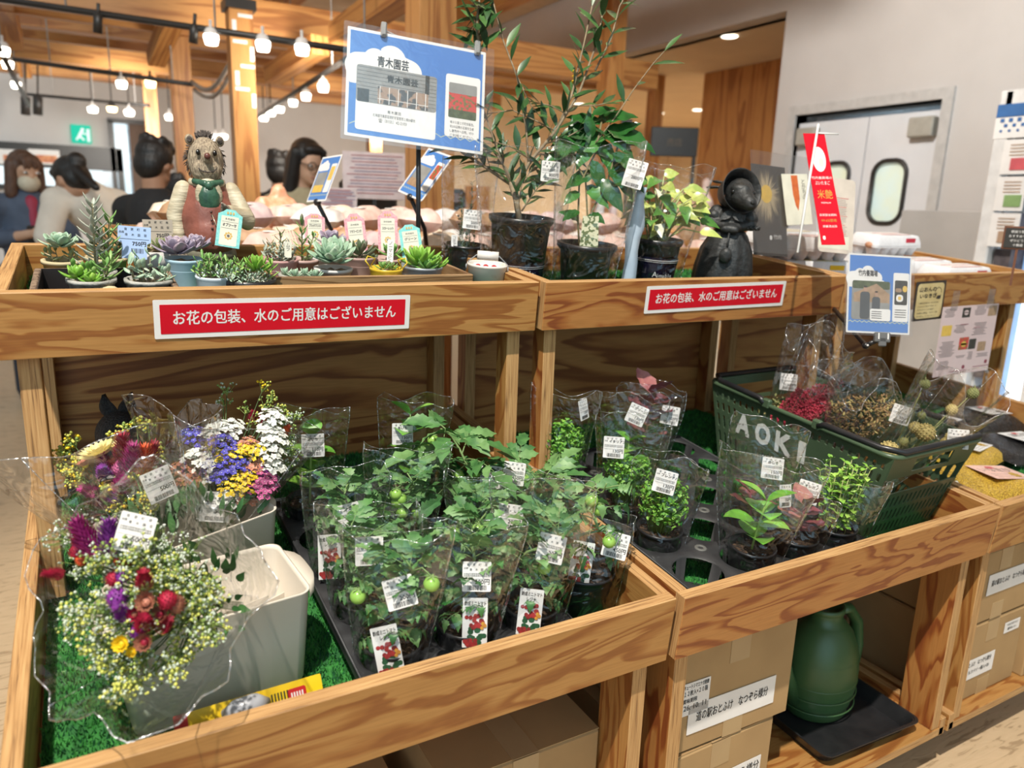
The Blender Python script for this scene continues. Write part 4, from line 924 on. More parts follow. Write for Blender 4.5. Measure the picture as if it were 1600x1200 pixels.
def fl_cluster(p, n, R, mi, rr, cnt=26, fr=.0052, mic=WH):
    mb = MB(); n, a, b = basis(n)
    for i in range(cnt):
        t = i * 2.399; q = R * math.sqrt((i + .3) / cnt); c = V(p) + (a * cos(t) + b * sin(t)) * q * rr.uniform(.8, 1.1) + n * (rr.uniform(-.25, .2) * R + math.sqrt(max(0, R * R - q * q)) * .8)
        nn = (n + (a * cos(t) + b * sin(t)) * .7 * q / R + V((rr.uniform(-.2, .2),) * 3)).normalized(); _, a2, b2 = basis(nn)
        for j in range(5):
            s_ = 6.283 * j / 5 + i; mb.leaf(c, a2 * cos(s_) + b2 * sin(s_) + nn * .5, nn, fr * rr.uniform(.9, 1.3), fr * .95, 0, .25, .1, 3, 's')
        dot(mb, c + nn * fr * .35, fr * .18, 1)
    mb.tube([V(p) - n * .03, V(p)], [.0012, .0016], 5, 2)
    return mb, [FW[mi], FW[mic], FW[STM]]
def fl_ball(p, n, r, mi, rr):
    mb = MB(); mb.ell(p, (r * .8, r * .8, r * .85), 12, 0); n, a, b = basis(n)
    for i in range(90):
        z = 1 - 2 * (i + .5) / 90; t = i * 2.4; d = V((cos(t) * math.sqrt(1 - z * z), sin(t) * math.sqrt(1 - z * z), z)); mb.leaf(V(p) + d * r * .62, d + V((0, 0, .4)), d, r * .45, r * .2, 0, .3, .1, 3, 'l')
    return mb, [FW[mi]]
def fl_cup(p, n, r, mi, mic, rr):
    mb = MB(); n, a, b = basis(n)
    for L_, (rad, lift, cnt) in enumerate(((1, .6, 12), (.8, 1.1, 10), (.6, 1.8, 8))):
        for i in range(cnt):
            t = 6.283 * (i + .5 * L_) / cnt; d = a * cos(t) + b * sin(t) + n * lift; mb.leaf(V(p), d, n, r * rad, r * .5, 0, -.3, .25, 4, 's')
    mb.ell(V(p) + n * r * .25, (r * .35,) * 3, 8, 1)
    return mb, [FW[mi], FW[mic]]
def spray(mb, base, p, R, rr, cnt, mis, ds=.0022, n=None):
    n = V(n or (V(p) - V(base))).normalized(); _, a, b = basis(n); mb.tube([base, V(base).lerp(V(p), .6) + a * rr.uniform(-.01, .01), p], [.0012, .001, .0006], 4, STM)
    for i in range(cnt):
        t = rr.uniform(0, 6.283); q = R * rr.random() ** .6; tip = V(p) + (a * cos(t) + b * sin(t)) * q + n * rr.uniform(-.5, .8) * R
        mb.tube([V(p) - n * R * rr.uniform(.2, .9), tip], [.0005, .0004], 3, FGR, None, False)
        for j in range(3): dot(mb, tip + V((rr.uniform(-1, 1), rr.uniform(-1, 1), rr.uniform(-1, 1))) * ds * 1.6, ds * rr.uniform(.7, 1.3), rr.choice(mis))
def wrapper(tip, head, R, seed, flare=1.25, nr=14, na=64, gap=0.0, low=1.0, el=1.0, side=None):
    rr = random.Random(seed); tip = V(tip); head = V(head); n = (head - tip); L = n.length; n.normalize()
    a = V(side) - n * V(side).dot(n) if side is not None else n.orthogonal(); a.normalize(); b = n.cross(a); vs = []; fs = []; ph = [rr.uniform(0, 6.28) for _ in range(6)]
    for i in range(nr + 1):
        t = i / nr
        for j in range(na):
            u = 2 * pi * j / na; rad = .014 + (R * flare - .014) * (t ** .82)
            rad *= 1 + (.09 * sin(5 * u + ph[0]) + .05 * sin(9 * u + ph[1] + 2 * t) + .03 * sin(17 * u + ph[2])) * t ** .7
            z = L * t * (1 + (.11 * sin(2 * u + ph[3]) + .06 * sin(4 * u + ph[4])) * t)
            vs.append(tip + n * z + a * cos(u) * rad * el + b * sin(u) * rad)
    for i in range(nr):
        for j in range(na):
            k = (j + 1) % na; fs.append((i * na + j, i * na + k, (i + 1) * na + k, (i + 1) * na + j))
    mb = MB(); mb.add(vs, fs, 0); mb.tube([vs[nr * na + j % na] for j in range(na + 1)], .0009, 4, 1, None, False)
    for j0 in (0, na // 5, na // 2, 3 * na // 4): mb.tube([vs[i * na + j0] for i in range(2, nr + 1)], .0009, 4, 1)
    return mb
FN = {'mum': 'chrysanthemum', 'plume': 'celosia_plume', 'cl': 'statice_cluster', 'ball': 'globe_amaranth', 'cup': 'strawflower'}
def bouquet(label, tip, head, R, flowers, fillers, stickers, seed, flare=1.25, tail=.09, el=1.0, side=None, L2=1.2):
    tip = V(tip); head = V(head); n = (head - tip).normalized(); rr = random.Random(seed); r = thing('bouquet', label, 'bouquet', tip); I = M.Translation(tip)
    def put(mb, name, mats):
        mb.v = [v - tip for v in mb.v]; return mb.build(name, mats, r)
    st = MB()
    for f in flowers:
        kind, px, py, dk, size, mi = f[:6]; p = dep(px, py, depth_of(head) + dk); nn = (n * .7 + (p - tip).normalized() * .5 + (CP - p).normalized() * .55)
        nn2 = (p - tip).normalized() + V((0, 0, .35))
        st.tube([tip + V((rr.uniform(-.006, .006), rr.uniform(-.006, .006), 0)), tip.lerp(p, .55) - n * .0, p - (nn.normalized() * .006)], [.0016, .0016, .0012], 5, 0)
        if kind == 'mum': mb, ms = fl_mum(p, nn, size, mi, f[6], rr)
        elif kind == 'plume': mb, ms = fl_plume(p, V(f[6]) if len(f) > 6 and f[6] else nn2, size * 1.75, size * .8, mi, rr, f[7] if len(f) > 7 else None)
        elif kind == 'cl': mb, ms = fl_cluster(p, nn, size * 1.15, mi, rr, int(24 + size * 560), .0056 if mi != YE else .0042, f[6] if len(f) > 6 else WH)
        elif kind == 'ball': mb, ms = fl_ball(p, nn, size, mi, rr)
        else: mb, ms = fl_cup(p, nn, size, mi, f[6], rr)
        put(mb, FN[kind], ms)
    for i in range(14):
        d = V((rr.uniform(-1, 1), rr.uniform(-1, 1), rr.uniform(-1, 1))) * .02; st.tube([tip - n * tail + d * .25, tip + d * .2, tip + (head - tip) * .7 + d * 1.6], [.0015, .0015, .001], 5, 0)
        st.leaf(tip + (head - tip) * rr.uniform(.3, .8) + d, n + d * 30, (0, 0, 1), .05, .014, 0, .2)
    put(st, 'stems', [FW[STM]])
    gm = MB()                                                       # greenery packed round the heads
    for i in range(60):
        _, a, b = basis(n); u_ = rr.uniform(0, 6.283); q = R * math.sqrt(rr.random()) * .62; c = tip + (head - tip) * rr.uniform(.25, .52) + (a * cos(u_) + b * sin(u_)) * q
        gm.leaf(c, n + (a * cos(u_) + b * sin(u_)) * rr.uniform(.2, .9), CP - c, rr.uniform(.022, .038), rr.uniform(.007, .012), rr.choice((0, 1)), .2, .1, 5, 'l')
    put(gm, 'leaves', [LEAFT[2], LEAFT[0]])
    mb = MB()
    for (px, py, dk, R_f, cnt, mis, ds) in fillers: spray(mb, tip + (head - tip) * .3, dep(px, py, depth_of(head) + dk), R_f, rr, cnt, mis, ds)
    o = put(mb, 'filler_sprays', FW); o['kind'] = 'stuff'
    w_ = wrapper(tip - n * .012, tip + (head - tip) * L2, R, seed, flare, el=el, side=side); put(w_, 'cellophane_wrap', [FILM2, SEAM])
    t2 = MB(); t2.v = []; tw = wrapper(tip + n * .012, tip - n * tail, .022, seed + 3, 1.1, 8, 40); put(tw, 'cellophane_tail', [FILM2, SEAM])
    for (px, py, dk, roll, tilt, yaw, sc) in stickers:
        o = price_label('500円', w_=.041 * sc, h_=.046 * sc).build('price_label', TAGM, r); child(o, I, facing(dep(px, py, depth_of(head) + dk), tilt, yaw, roll))
    return r
rr = random.Random(5)
# front left bouquet: yellow and white filler with dark red and purple heads
hd = dep(222, 935, .86); tp = LF(-.655, .225, .015)
fl = [('plume', 150, 862, .03, .026, MA, (-.3, .2, .6)), ('plume', 175, 868, .02, .024, PUR, (0, .2, .6)), ('plume', 185, 885, .04, .022, ORA, (.3, .1, .5)), ('plume', 98, 897, .04, .012, CRI, (-1, 0, .3)), ('plume', 195, 860, .035, .020, MA, (.5, .1, .5)),
      ('ball', 122, 845, .05, .009, CRI), ('ball', 120, 862, .045, .010, CRI), ('ball', 128, 875, .04, .008, ORA), ('ball', 183, 934, -.02, .013, PUR), ('plume', 226, 918, -.02, .014, CRI, (0, -.3, 1)), ('cup', 232, 940, -.025, .017, BRN, PEA), ('cup', 252, 960, -.015, .014, BRN, CRI), ('ball', 262, 938, -.02, .012, CRI), ('ball', 275, 945, -.01, .012, BRN), ('plume', 225, 980, -.025, .015, CRI, (0, -.6, .8)), ('plume', 200, 965, -.02, .014, PUR, (-.4, -.3, .8)),
      ('cup', 193, 1005, -.035, .014, YE, YE), ('cup', 208, 1018, -.03, .009, YE, YE), ('cup', 228, 1003, -.03, .015, BRN, CRI), ('ball', 178, 905, 0, .010, CRI), ('ball', 192, 900, 0, .010, PUR), ('plume', 250, 985, -.02, .012, CRI, (.5, -.4, .8)), ('ball', 215, 985, -.02, .010, PUR), ('cup', 212, 960, -.02, .012, CRI, BRN)]
fi = []
for i in range(60):
    a = rr.uniform(0, 6.283); q = math.sqrt(rr.random()); px, py = 222 + 112 * q * cos(a), 960 + 100 * q * sin(a) - 10
    fi.append((px, py, rr.uniform(-.03, .02) + .03 * q, .021, 22, (FYE, FYE, FGR, FGR, FPA, FPA, FPA), .0020))
for i in range(16): fi.append((rr.uniform(90, 310), rr.uniform(830, 890), .05, .022, 16, (FPA, FPA, WH, FGR), .0015))
for px, py in ((195, 1065), (215, 1075), (160, 1040), (270, 1050), (178, 1085), (140, 1000), (120, 960)): fi.append((px, py, -.005, .017, 16, (FYE, FYE, FPA), .0024))
bouquet('bouquet of yellow and white filler around dark red heads, leaning from the front bin', tp, hd, .115, fl, fi, [(211, 833, .02, -R_(30), R_(30), R_(20), 1.0)], 71, 1.2, .08, 1.0, None, 1.05)
# rear left bouquet with cream chrysanthemum
hd = dep(185, 720, 1.18); tp = LF(-.70, .385, -.02)
fl = [('mum', 158, 712, -.01, .032, CRM, YE), ('cup', 184, 707, 0, .018, CRM, YE), ('plume', 194, 716, -.03, .023, CRI, (0, .0, 1)), ('plume', 207, 732, -.04, .023, MA, (.1, -.1, 1)), ('plume', 223, 738, -.03, .025, ORA, (.15, .0, 1)), ('plume', 233, 726, -.02, .021, CRI, (.3, .0, 1)), ('plume', 165, 735, -.01, .018, MA, (-.1, 0, 1)), ('ball', 187, 733, -.015, .013, PNK), ('ball', 190, 725, -.01, .010, PNK), ('ball', 200, 740, -.015, .012, PNK), ('cup', 177, 725, -.005, .016, PEA, ORA), ('cup', 135, 730, 0, .016, PEA, YE), ('plume', 168, 750, -.02, .017, PUR, (-.2, -.3, .7)), ('plume', 190, 763, -.03, .02, MA, (0, -.6, .6)), ('plume', 222, 752, -.02, .016, CRI, (.4, -.2, .7)), ('plume', 207, 765, -.02, .014, CRI, (.2, -.6, .6)), ('cup', 207, 770, -.03, .016, FGR, FYE), ('plume', 150, 770, -.02, .016, MA, (-.6, -.4, .5))]
fi = [(px, py, dk, R2, c, (FYE, YE, FYE, FGR), .0026) for px, py, dk, R2, c in ((195, 668, .03, .012, 9), (213, 662, .03, .011, 8), (232, 668, .03, .011, 8), (180, 686, .03, .012, 9), (112, 690, .02, .014, 16), (105, 705, .02, .016, 18), (95, 722, .02, .018, 20), (110, 732, .01, .02, 24), (120, 745, .0, .02, 24), (198, 748, -.03, .014, 14), (215, 745, -.03, .014, 14), (228, 738, -.02, .014, 12), (175, 758, -.03, .012, 10), (240, 770, -.03, .016, 16), (225, 780, -.03, .018, 20), (230, 795, -.03, .018, 20), (215, 805, -.03, .016, 16), (190, 792, -.03, .016, 14), (245, 715, .02, .014, 10), (250, 700, .03, .012, 8))]
bouquet('bouquet with a cream chrysanthemum and magenta plumes in front of the black rabbit ears', tp, hd, .125, fl, fi, [(249, 757, -.05, R_(14), R_(10), R_(15), 1.05)], 72, 1.25, .06, 1.0, None, 1.1)
# blue white yellow statice bouquet
hd = dep(352, 722, 1.27); tp = LF(-.628, .438, .0)
fl = [('cl', 345, 682, 0, .026, WH), ('cl', 330, 685, .01, .02, WH), ('cl', 362, 674, .01, .02, WH), ('cl', 425, 660, .01, .022, WH), ('cl', 418, 678, 0, .018, WH), ('cl', 428, 690, 0, .022, WH), ('cl', 420, 712, -.01, .022, WH), ('cl', 425, 733, -.01, .02, WH), ('cl', 310, 690, .01, .022, BL), ('cl', 300, 682, .02, .016, BL), ('cl', 350, 703, -.015, .026, BL), ('cl', 363, 735, -.03, .028, BL), ('cl', 347, 748, -.03, .016, BL), ('cl', 318, 715, 0, .022, WH), ('cl', 328, 735, -.015, .024, WH), ('cl', 305, 722, 0, .02, WH), ('cl', 338, 722, -.01, .018, WH), ('cl', 335, 752, -.02, .016, WH), ('cl', 395, 712, -.02, .024, YE), ('cl', 370, 718, -.025, .02, YE), ('cl', 350, 718, -.02, .014, YE), ('cl', 330, 705, 0, .012, YE), ('cl', 380, 760, -.04, .024, YE), ('cl', 362, 770, -.04, .022, YE), ('cl', 388, 750, -.035, .016, YE), ('cl', 405, 768, -.035, .02, PNK), ('cl', 415, 755, -.03, .018, PNK), ('cl', 412, 745, -.02, .016, PUR), ('cl', 285, 738, 0, .02, PEA, YE), ('cl', 292, 752, -.01, .018, PEA), ('cl', 302, 762, -.015, .018, PEA, ORA), ('cl', 395, 735, -.02, .018, PEA), ('cl', 388, 700, .0, .016, PEA), ('plume', 393, 660, .03, .012, CRI, (.2, .3, 1)), ('plume', 408, 668, .03, .012, CRI, (.1, .3, 1)), ('plume', 440, 680, .02, .012, ORA, (.6, .2, .6)), ('cl', 355, 782, -.04, .016, WH), ('cl', 385, 782, -.03, .014, PEA)]
fi = [(px, py, dk, R2, c, m_, .0021) for px, py, dk, R2, c, m_ in ((412, 605, .03, .012, 10, (FYE, YE)), (428, 618, .03, .012, 10, (FYE, FGR)), (415, 632, .03, .014, 10, (FYE, FGR)), (440, 645, .03, .016, 14, (FGR, FYE)), (355, 608, .04, .014, 10, (FGR, FPA)), (350, 625, .04, .014, 10, (FGR, FPA)), (445, 660, .03, .018, 18, (FPA, FGR)), (465, 650, .04, .014, 12, (FPA, FGR)), (448, 690, .03, .02, 20, (FPA, FGR)), (455, 705, .03, .018, 16, (FPA, FGR)), (440, 720, .02, .02, 16, (FPA, FGR)), (395, 655, .03, .016, 12, (FGR, FYE)), (385, 640, .03, .014, 10, (FGR,)))]
bouquet('bouquet of white, blue and yellow statice standing in the rear cream bin', tp, hd, .115, fl, fi, [(337, 792, -.05, -R_(14), R_(35), R_(8), 1.1)], 73, 1.3, .10, 1.0, None, 1.45)
# black rabbit statue with upright ears behind the bouquet
RABM = pm('rough_black_stone', (.035, .037, .042), (.012, .012, .014), scale=220, rough=.55, bump=.9, bscale=220)
def ear_rabbit():
    p = LF(-.745, .72, CZ + .006); pz = lambda px, py: dep(px, py, depth_of(p))
    r = thing('rabbit_statue', 'black grainy stone rabbit statue with upright ears behind the cream flower bouquet', 'statue', p)
    mb = MB(); e0, e1 = pz(176, 655), pz(160, 617); f0, f1 = pz(196, 652), pz(203, 614); hd_ = pz(188, 678); bs = p + V((.01, 0, .07)); L = lambda q: V(q) - p
    mb.ell(L(bs), (.075, .085, .085), 18); mb.ell(L(hd_) * .6 + L(bs) * .4, (.055, .06, .07), 16); mb.ell(L(hd_), (.045, .058, .045), 18); mb.ell(L(hd_) + V((.0, -.045, -.012)), (.028, .03, .026), 14)
    for sg in (-1, 1): mb.ell(L(bs) + V((sg * .05, -.04, -.045)), (.03, .055, .025), 12); mb.cap(L(bs) + V((sg * .03, -.05, .03)), L(bs) + V((sg * .028, -.07, -.055)), .02, .016)
    organic(mb.build('body', RABM, r), .006, 3)
    for (a, b, sg) in ((e0, e1, -1), (f0, f1, 1)):
        mb = MB(); d = (b - a); n = 9; ws = (.012, .017, .0205, .021, .0195, .016, .0115, .006, .001); vs = []; fs = []; sd = V((.88, -.48, 0)); fr = V((-.48, -.88, 0)) * 1.0
        for i in range(n):
            c = a + d * (i / (n - 1)); w_ = ws[i] * .85; vs += [L(c - sd * w_), L(c - sd * w_ * .6 + fr * .002), L(c - fr * .006), L(c + sd * w_ * .6 + fr * .002), L(c + sd * w_), L(c - fr * .012)]
        for i in range(n - 1):
            for j in range(6): k = (j + 1) % 6; fs.append((i * 6 + j, i * 6 + k, i * 6 + 6 + k, i * 6 + 6 + j))
        fs.append(tuple(range(6))); mb.add(vs, fs, 0); mb.build('ear', RABM, r)
ear_rabbit()
# ================================================================== upper left tray: succulents and hedgehog
SUC = {}
def sm(n, c1, c2, tip=None):
    SUC[n] = [pm('succulent_' + n, c1, c2, scale=60, rough=.42, bump=.05), pm('succulent_%s_tip' % n, tip or c1, c1, scale=60, rough=.42)]
sm('pale', (.36, .50, .36), (.26, .40, .28), (.45, .52, .40)); sm('green', (.20, .38, .10), (.12, .28, .06), (.30, .45, .14)); sm('purple', (.36, .30, .38), (.26, .22, .30), (.42, .32, .36)); sm('dark', (.10, .15, .07), (.06, .10, .05), (.14, .12, .08)); sm('bright', (.24, .46, .06), (.15, .34, .04), (.34, .5, .1)); sm('grey', (.42, .46, .38), (.30, .35, .28), (.5, .5, .42)); sm('olive', (.26, .30, .14), (.18, .22, .10), (.36, .26, .14))
SST = pm('succulent_stem', (.25, .22, .12), rough=.7); GRIT = pm('grit', (.35, .27, .18), (.14, .10, .07), scale=220, rough=.95, bump=.8, bscale=220)
def rosette(mb, c, R, n=30, layers=None, up=(0, 0, 1), curve=.35, wd=.5, th=.2, open_=1.0, seed=0, pos=.62):
    rr = random.Random(seed); N, a, b = basis(up)
    for i in range(n):
        t = i / n; az = i * 2.399; el = (.06 + 1.25 * t ** 1.1) * open_; L = R * (1 - .62 * t) * rr.uniform(.93, 1.05)
        d = (a * cos(az) + b * sin(az)) * cos(el) + N * sin(el); mb.fleshy(V(c) + N * (R * .25 * t) + d * R * .08, d, N * cos(el) - (a * cos(az) + b * sin(az)) * sin(el), L, R * wd * (1 - .3 * t), R * th, 0 if rr.random() < .75 else 1, curve, 6, pos)
def trailing(mb, c, R, h, n, seed, leaf=.012, mi=(0, 0, 1), stem=2):
    rr = random.Random(seed)
    for i in range(n):
        az = rr.uniform(0, 6.28); q = R * math.sqrt(rr.random()); p = V(c) + V((q * cos(az), q * sin(az), 0)); tip = p + V((cos(az) * q * .5, sin(az) * q * .5, h * rr.uniform(.35, 1)))
        mb.tube([p, tip], [.0012, .001], 4, stem); m = max(3, int((tip - p).length / (leaf * .45)))
        for j in range(m):
            f = (j + 1) / m; a2 = j * 2.4; d = V((cos(a2), sin(a2), .25 + 1.0 * (f > .85))); mb.fleshy(p.lerp(tip, f), d, (0, 0, 1), leaf * rr.uniform(.8, 1.15), leaf * .5, leaf * .28, rr.choice(mi), .2, 5)
def plume_suc(mb, c, h, n, L, seed, lean=(0, 0)):
    rr = random.Random(seed); tip = V(c) + V((lean[0], lean[1], h)); mb.tube([c, tip], [.002, .0012], 5, 2)
    for i in range(n):
        f = (i + 1) / n; az = (i % 2) * pi + rr.uniform(-.3, .3) + (i // 2 % 2) * 1.2; mb.fleshy(V(c).lerp(tip, f), V((cos(az), sin(az), .35 + .6 * f ** 3)), (0, 0, 1), L * (1.05 - .45 * f), L * .20, L * .13, rr.choice((0, 0, 1)), .25, 5)
def pot_round(r, h, rb=None, rim=.003, wall=.003, n=28):
    rb = rb or r * .8; mb = MB(); mb.lathe([(0, 0), (rb, 0), (r, h - rim * 2), (r + rim, h - rim * 2), (r + rim, h), (r - wall, h), (r - wall - .001, h - .008), (0, h - .008)], n); return mb
def succ(name, label, x, u, r, rimw, potmat, builders, pot=None, extra=None, z=None, soil=GRIT, square=False):
    z = UC if z is None else z; m = MU @ M.Translation((x, u, z)); m = m @ M.Rotation(toward(m), 4, 'Z'); t = thing(name, label, 'succulent', mw=m, group=None); h = rimw - z
    (pot or pot_round)(r, h).build('pot', potmat, t)
    mb = MB(); mb.disc(r - .004, h - .007, 18, 0, None, .0025); mb.build('soil', soil, t)
    for i, (kind, fn) in enumerate(builders):
        mb = MB(); fn(mb, h - .006); mb.build('succulent_plant', SUC[kind] + [SST], t)
    if extra: extra(t, m, h)
    return t
TERR = pm('white_terracotta', (.62, .60, .58), (.54, .52, .50), scale=30, rough=.8); BLUET = pm('pale_blue_tin', (.45, .62, .72), (.38, .55, .66), scale=18, rough=.45); WBT = pm('whitewashed_tin', (.66, .74, .80), (.58, .66, .74), scale=18, rough=.5); PINKT = pm('pink_tin', (.62, .36, .34), (.5, .28, .27), scale=24, rough=.5); ROSE = pm('rose_bucket', (.52, .36, .32), (.44, .29, .26), scale=20, rough=.5); YELT = pm('yellow_tin', (.72, .52, .05), (.62, .42, .03), scale=20, rough=.35); GREYT = pm('grey_tin', (.42, .45, .48), (.32, .35, .38), scale=20, rough=.35, metal=.4); WHT = pm('chipped_white_tin', (.68, .64, .58), (.54, .47, .40), scale=30, rough=.5, lo=.3, hi=.45); STONEP = pm('grey_stone_planter', (.45, .44, .40), (.28, .27, .24), scale=70, rough=.9, bump=.5); OWLY = pm('planter_tan', (.60, .50, .30), rough=.8)
BLTAG = pm('blue_price_tag', (.42, .56, .85), (.38, .52, .8), rough=.45); TANTAG = pm('tan_price_tag', (.42, .36, .29), rough=.5)
TEAL = pm('teal_card', (.16, .55, .55), (.3, .65, .62), scale=260, rough=.45); PKC = pm('pink_card', (.62, .25, .30), (.7, .42, .45), scale=260, rough=.45); CRC = pm('card_cream', (.74, .72, .60), rough=.5)
INKS = pm('card_ink', (.12, .10, .09), rough=.6); GOLD = pm('card_flower', (.62, .40, .12), rough=.5)
def tag_big(t, m, px, py, k, mat, price, roll=0.0, yaw=0.0):
    mb = MB(); w_, h_ = .052, .040; mb.slab([(-w_ / 2, h_ / 2), (-w_ / 2, -h_ * .15), (-w_ / 2 + .006, -h_ * .25), (-w_ / 2 + .006, -h_ * .9), (w_ / 2 - .006, -h_ * .9), (w_ / 2 - .006, -h_ * .25), (w_ / 2, -h_ * .15), (w_ / 2, h_ / 2)], 0, .0006, 0); z = .0009
    for i in range(4): text(mb, '音更町産'[i], -w_ / 2 + .010 + i * .010, h_ / 2 - .007, z, .0036, 1); text(mb, '青木園芸'[i], -w_ / 2 + .011 + i * .010, h_ / 2 - .0165, z, .0036, 1)
    text(mb, '品種', -w_ / 2 + .002, h_ / 2 - .012, z, .003, 1); mb.box((0, -.002, z), (w_ - .006, .0005, .0002), 1); text(mb, price, w_ / 2 - .008, -.013, z, .0065, 1, None, 'R', bold=.06)
    for j in range(9): mb.box((-.004 + j * .0022, -.022, z), (.0008 + .0006 * (j % 3 == 0), .008, .0002), 1)
    o = mb.build('price_label', [mat, BLACK], t); child(o, m, facing(dep(px, py, k), R_(6), yaw, roll))
def name_card(t, m, px, py, k, mat, words, w_=.042, h_=.066, roll=0.0, yaw=0.0, flower=True):
    mb = MB(); mb.slab([(-w_ / 2, -h_ / 2), (w_ / 2, -h_ / 2), (w_ / 2, h_ * .36), (w_ * .3, h_ * .43), (w_ * .18, h_ * .5), (-w_ * .18, h_ * .5), (-w_ * .3, h_ * .43), (-w_ / 2, h_ * .36)], 0, .0007, 0); mb.slab(rrect(w_ - .012, h_ * .78, .002, 3, 0, -h_ * .07), .0007, .001, 1); z = .0012
    text(mb, '多肉植物', 0, h_ * .22, z, .0030, 2, None, 'C', w_ * .4); text(mb, words, 0, h_ * .05, z, .0048, 2, None, 'C', w_ * .56, bold=.08); mb.box((0, h_ * .0, z), (w_ - .014, .0004, .0002), 2); mb.box((0, h_ * .17, z), (w_ - .014, .0003, .0002), 2)
    for j in range(3): mb.slab(rrect(.003, .005, .0012, 2, (j - 1) * .005, h_ * .40), 0, z + .0002, 3)
    if flower:
        for j in range(8): mb.slab(rrect(.0042, .0042, .002, 2, .0055 * cos(j * .785), -h_ * .2 + .0055 * sin(j * .785)), 0, z, 3)
        mb.slab(rrect(.005, .005, .0023, 3, 0, -h_ * .2), 0, z + .0002, 2)
    o = mb.build('name_card', [mat, CRC, INKS, GOLD], t); child(o, m, facing(dep(px, py, k), R_(8), yaw, roll))
def stake(t, m, px, py, k, words, w_=.012, h_=.042, roll=0.0, mat=None):
    mb = MB(); mb.slab(rrect(w_, h_, .002), 0, .0008, 0)
    if words: text(mb, words, 0, h_ / 2 - .010, .001, .0062, 1, None, 'C', vert=True)
    o = mb.build('name_stake', [mat or WHITE, INKS], t); child(o, m, facing(dep(px, py, k), R_(4), 0, roll))
ku = lambda x, u, w_: depth_of(UF(x, u, w_))
# bark sided planter box
x0, x1, u0, u1, zt = -.855, -.648, .03, .235, -.008
t_ = thing('bark_planter_box', 'dark lined bark planter box at the left end of the upper tray', 'planter', mw=MU @ M.Translation(((x0 + x1) / 2, (u0 + u1) / 2, UC)))
BARK = pm('bark', (.30, .21, .14), (.10, .06, .04), scale=80, rough=.95, bump=.9, bscale=80); LINER = pm('black_liner', (.018, .014, .014), rough=.5); hh = zt - UC; wx, wy = x1 - x0, u1 - u0
mb = MB()
for sx, sy in ((1, 0), (-1, 0), (0, 1), (0, -1)):
    mb.box((sx * (wx / 2 - .005), sy * (wy / 2 - .005), hh / 2), (.010 if sx else wx, .010 if sy else wy - .02, hh), 0, None, .002)
mb.build('bark_wall', BARK, t_)
mb = MB(); mb.box((0, 0, .004), (wx - .02, wy - .02, .004))
for sx, sy in ((1, 0), (-1, 0), (0, 1), (0, -1)): mb.box((sx * (wx / 2 - .011), sy * (wy / 2 - .011), hh / 2 + .001), (.0015 if sx else wx - .02, .0015 if sy else wy - .02, hh))
mb.build('liner', LINER, t_)
def face_pot(r, h):
    mb = pot_round(r, h, r * .78); mb.ell((-.017, -r * .86, h * .42), (.010, .006, .010), 10, 1); mb.ell((-.017, -r * .86 - .005, h * .42), (.005, .003, .005), 8, 2); mb.ell((.010, -r * .92, h * .36), (.008, .007, .006), 8, 2); mb.ell((.02, -r * .8, h * .7), (.02, .010, .010), 10, 3); return mb
succ('potted_succulent', 'mixed green succulents in an owl eyed stone pot inside the dark bark planter', -.772, .10, .033, .0, [STONEP, WHITE, BLACK, OWLY], [('bright', lambda mb, z: [rosette(mb, (-.018, -.010, z + .008), .026, 14, seed=1, wd=.55, th=.3), rosette(mb, (.0, -.018, z + .002), .022, 12, seed=2, wd=.55, th=.35)]), ('green', lambda mb, z: [plume_suc(mb, (.018, 0, z), .035, 12, .032, 3, (.01, 0)), trailing(mb, (0, .0, z), .022, .03, 8, 4, .016)])], pot=face_pot, z=UC + .008)
succ('potted_succulent', 'tall feathery pale green kalanchoe rising behind the owl eyed pot', -.765, .185, .030, -.004, STONEP, [('grey', lambda mb, z: plume_suc(mb, (0, 0, z), .118, 34, .036, 5, (.004, -.01))), ('green', lambda mb, z: plume_suc(mb, (.016, .01, z), .095, 18, .032, 6, (.012, .0)))], z=UC + .008)
def hand_pot(r, h):
    mb = pot_round(r, h, r * .8)
    for i in range(5): mb.ell(((i - 2) * .012, -r * .95, h * .25), (.006, .006, .008), 8, 1)
    return mb
succ('potted_succulent', 'chubby pale jelly bean succulents in a toed stone pot in the bark planter', -.690, .10, .034, -.002, [STONEP, TERR], [('pale', lambda mb, z: [trailing(mb, (-.008, 0, z), .018, .05, 9, 7, .017), trailing(mb, (.018, -.006, z), .012, .032, 6, 8, .015)])], pot=hand_pot, z=UC + .008)
succ('potted_succulent', 'pale blue green paddle rosette in a tan pot at the back left corner', -.815, .30, .030, -.005, OWLY, [('pale', lambda mb, z: rosette(mb, (0, 0, z + .028), .036, 18, seed=9, wd=.62, th=.16, open_=.75, pos=.75)), ('olive', lambda mb, z: trailing(mb, (0, 0, z), .02, .03, 8, 10, .014))])
succ('potted_succulent', 'dark brownish green succulent cluster between the kalanchoe and the white pot', -.745, .33, .034, -.005, OWLY, [('dark', lambda mb, z: [plume_suc(mb, (-.008, 0, z), .05, 16, .028, 11), plume_suc(mb, (.014, -.004, z), .058, 16, .026, 12, (.01, 0)), trailing(mb, (0, 0, z), .024, .045, 10, 13, .016)])])
def ex_white(t, m, h):
    tag_big(t, m, 210, 372, ku(-.665, .20, .03), BLTAG, '750円', -R_(4)); tag_big(t, m, 247, 360, ku(-.665, .34, .04), TANTAG, '750円', 0)
def wpot(r, h):
    mb = MB(); mb.lathe([(0, 0), (r * .72, 0), (r * .9, h * .6), (r * 1.04, h * .62), (r * 1.08, h), (r * .98, h), (r * .95, h - .01), (0, h - .01)], 28); return mb
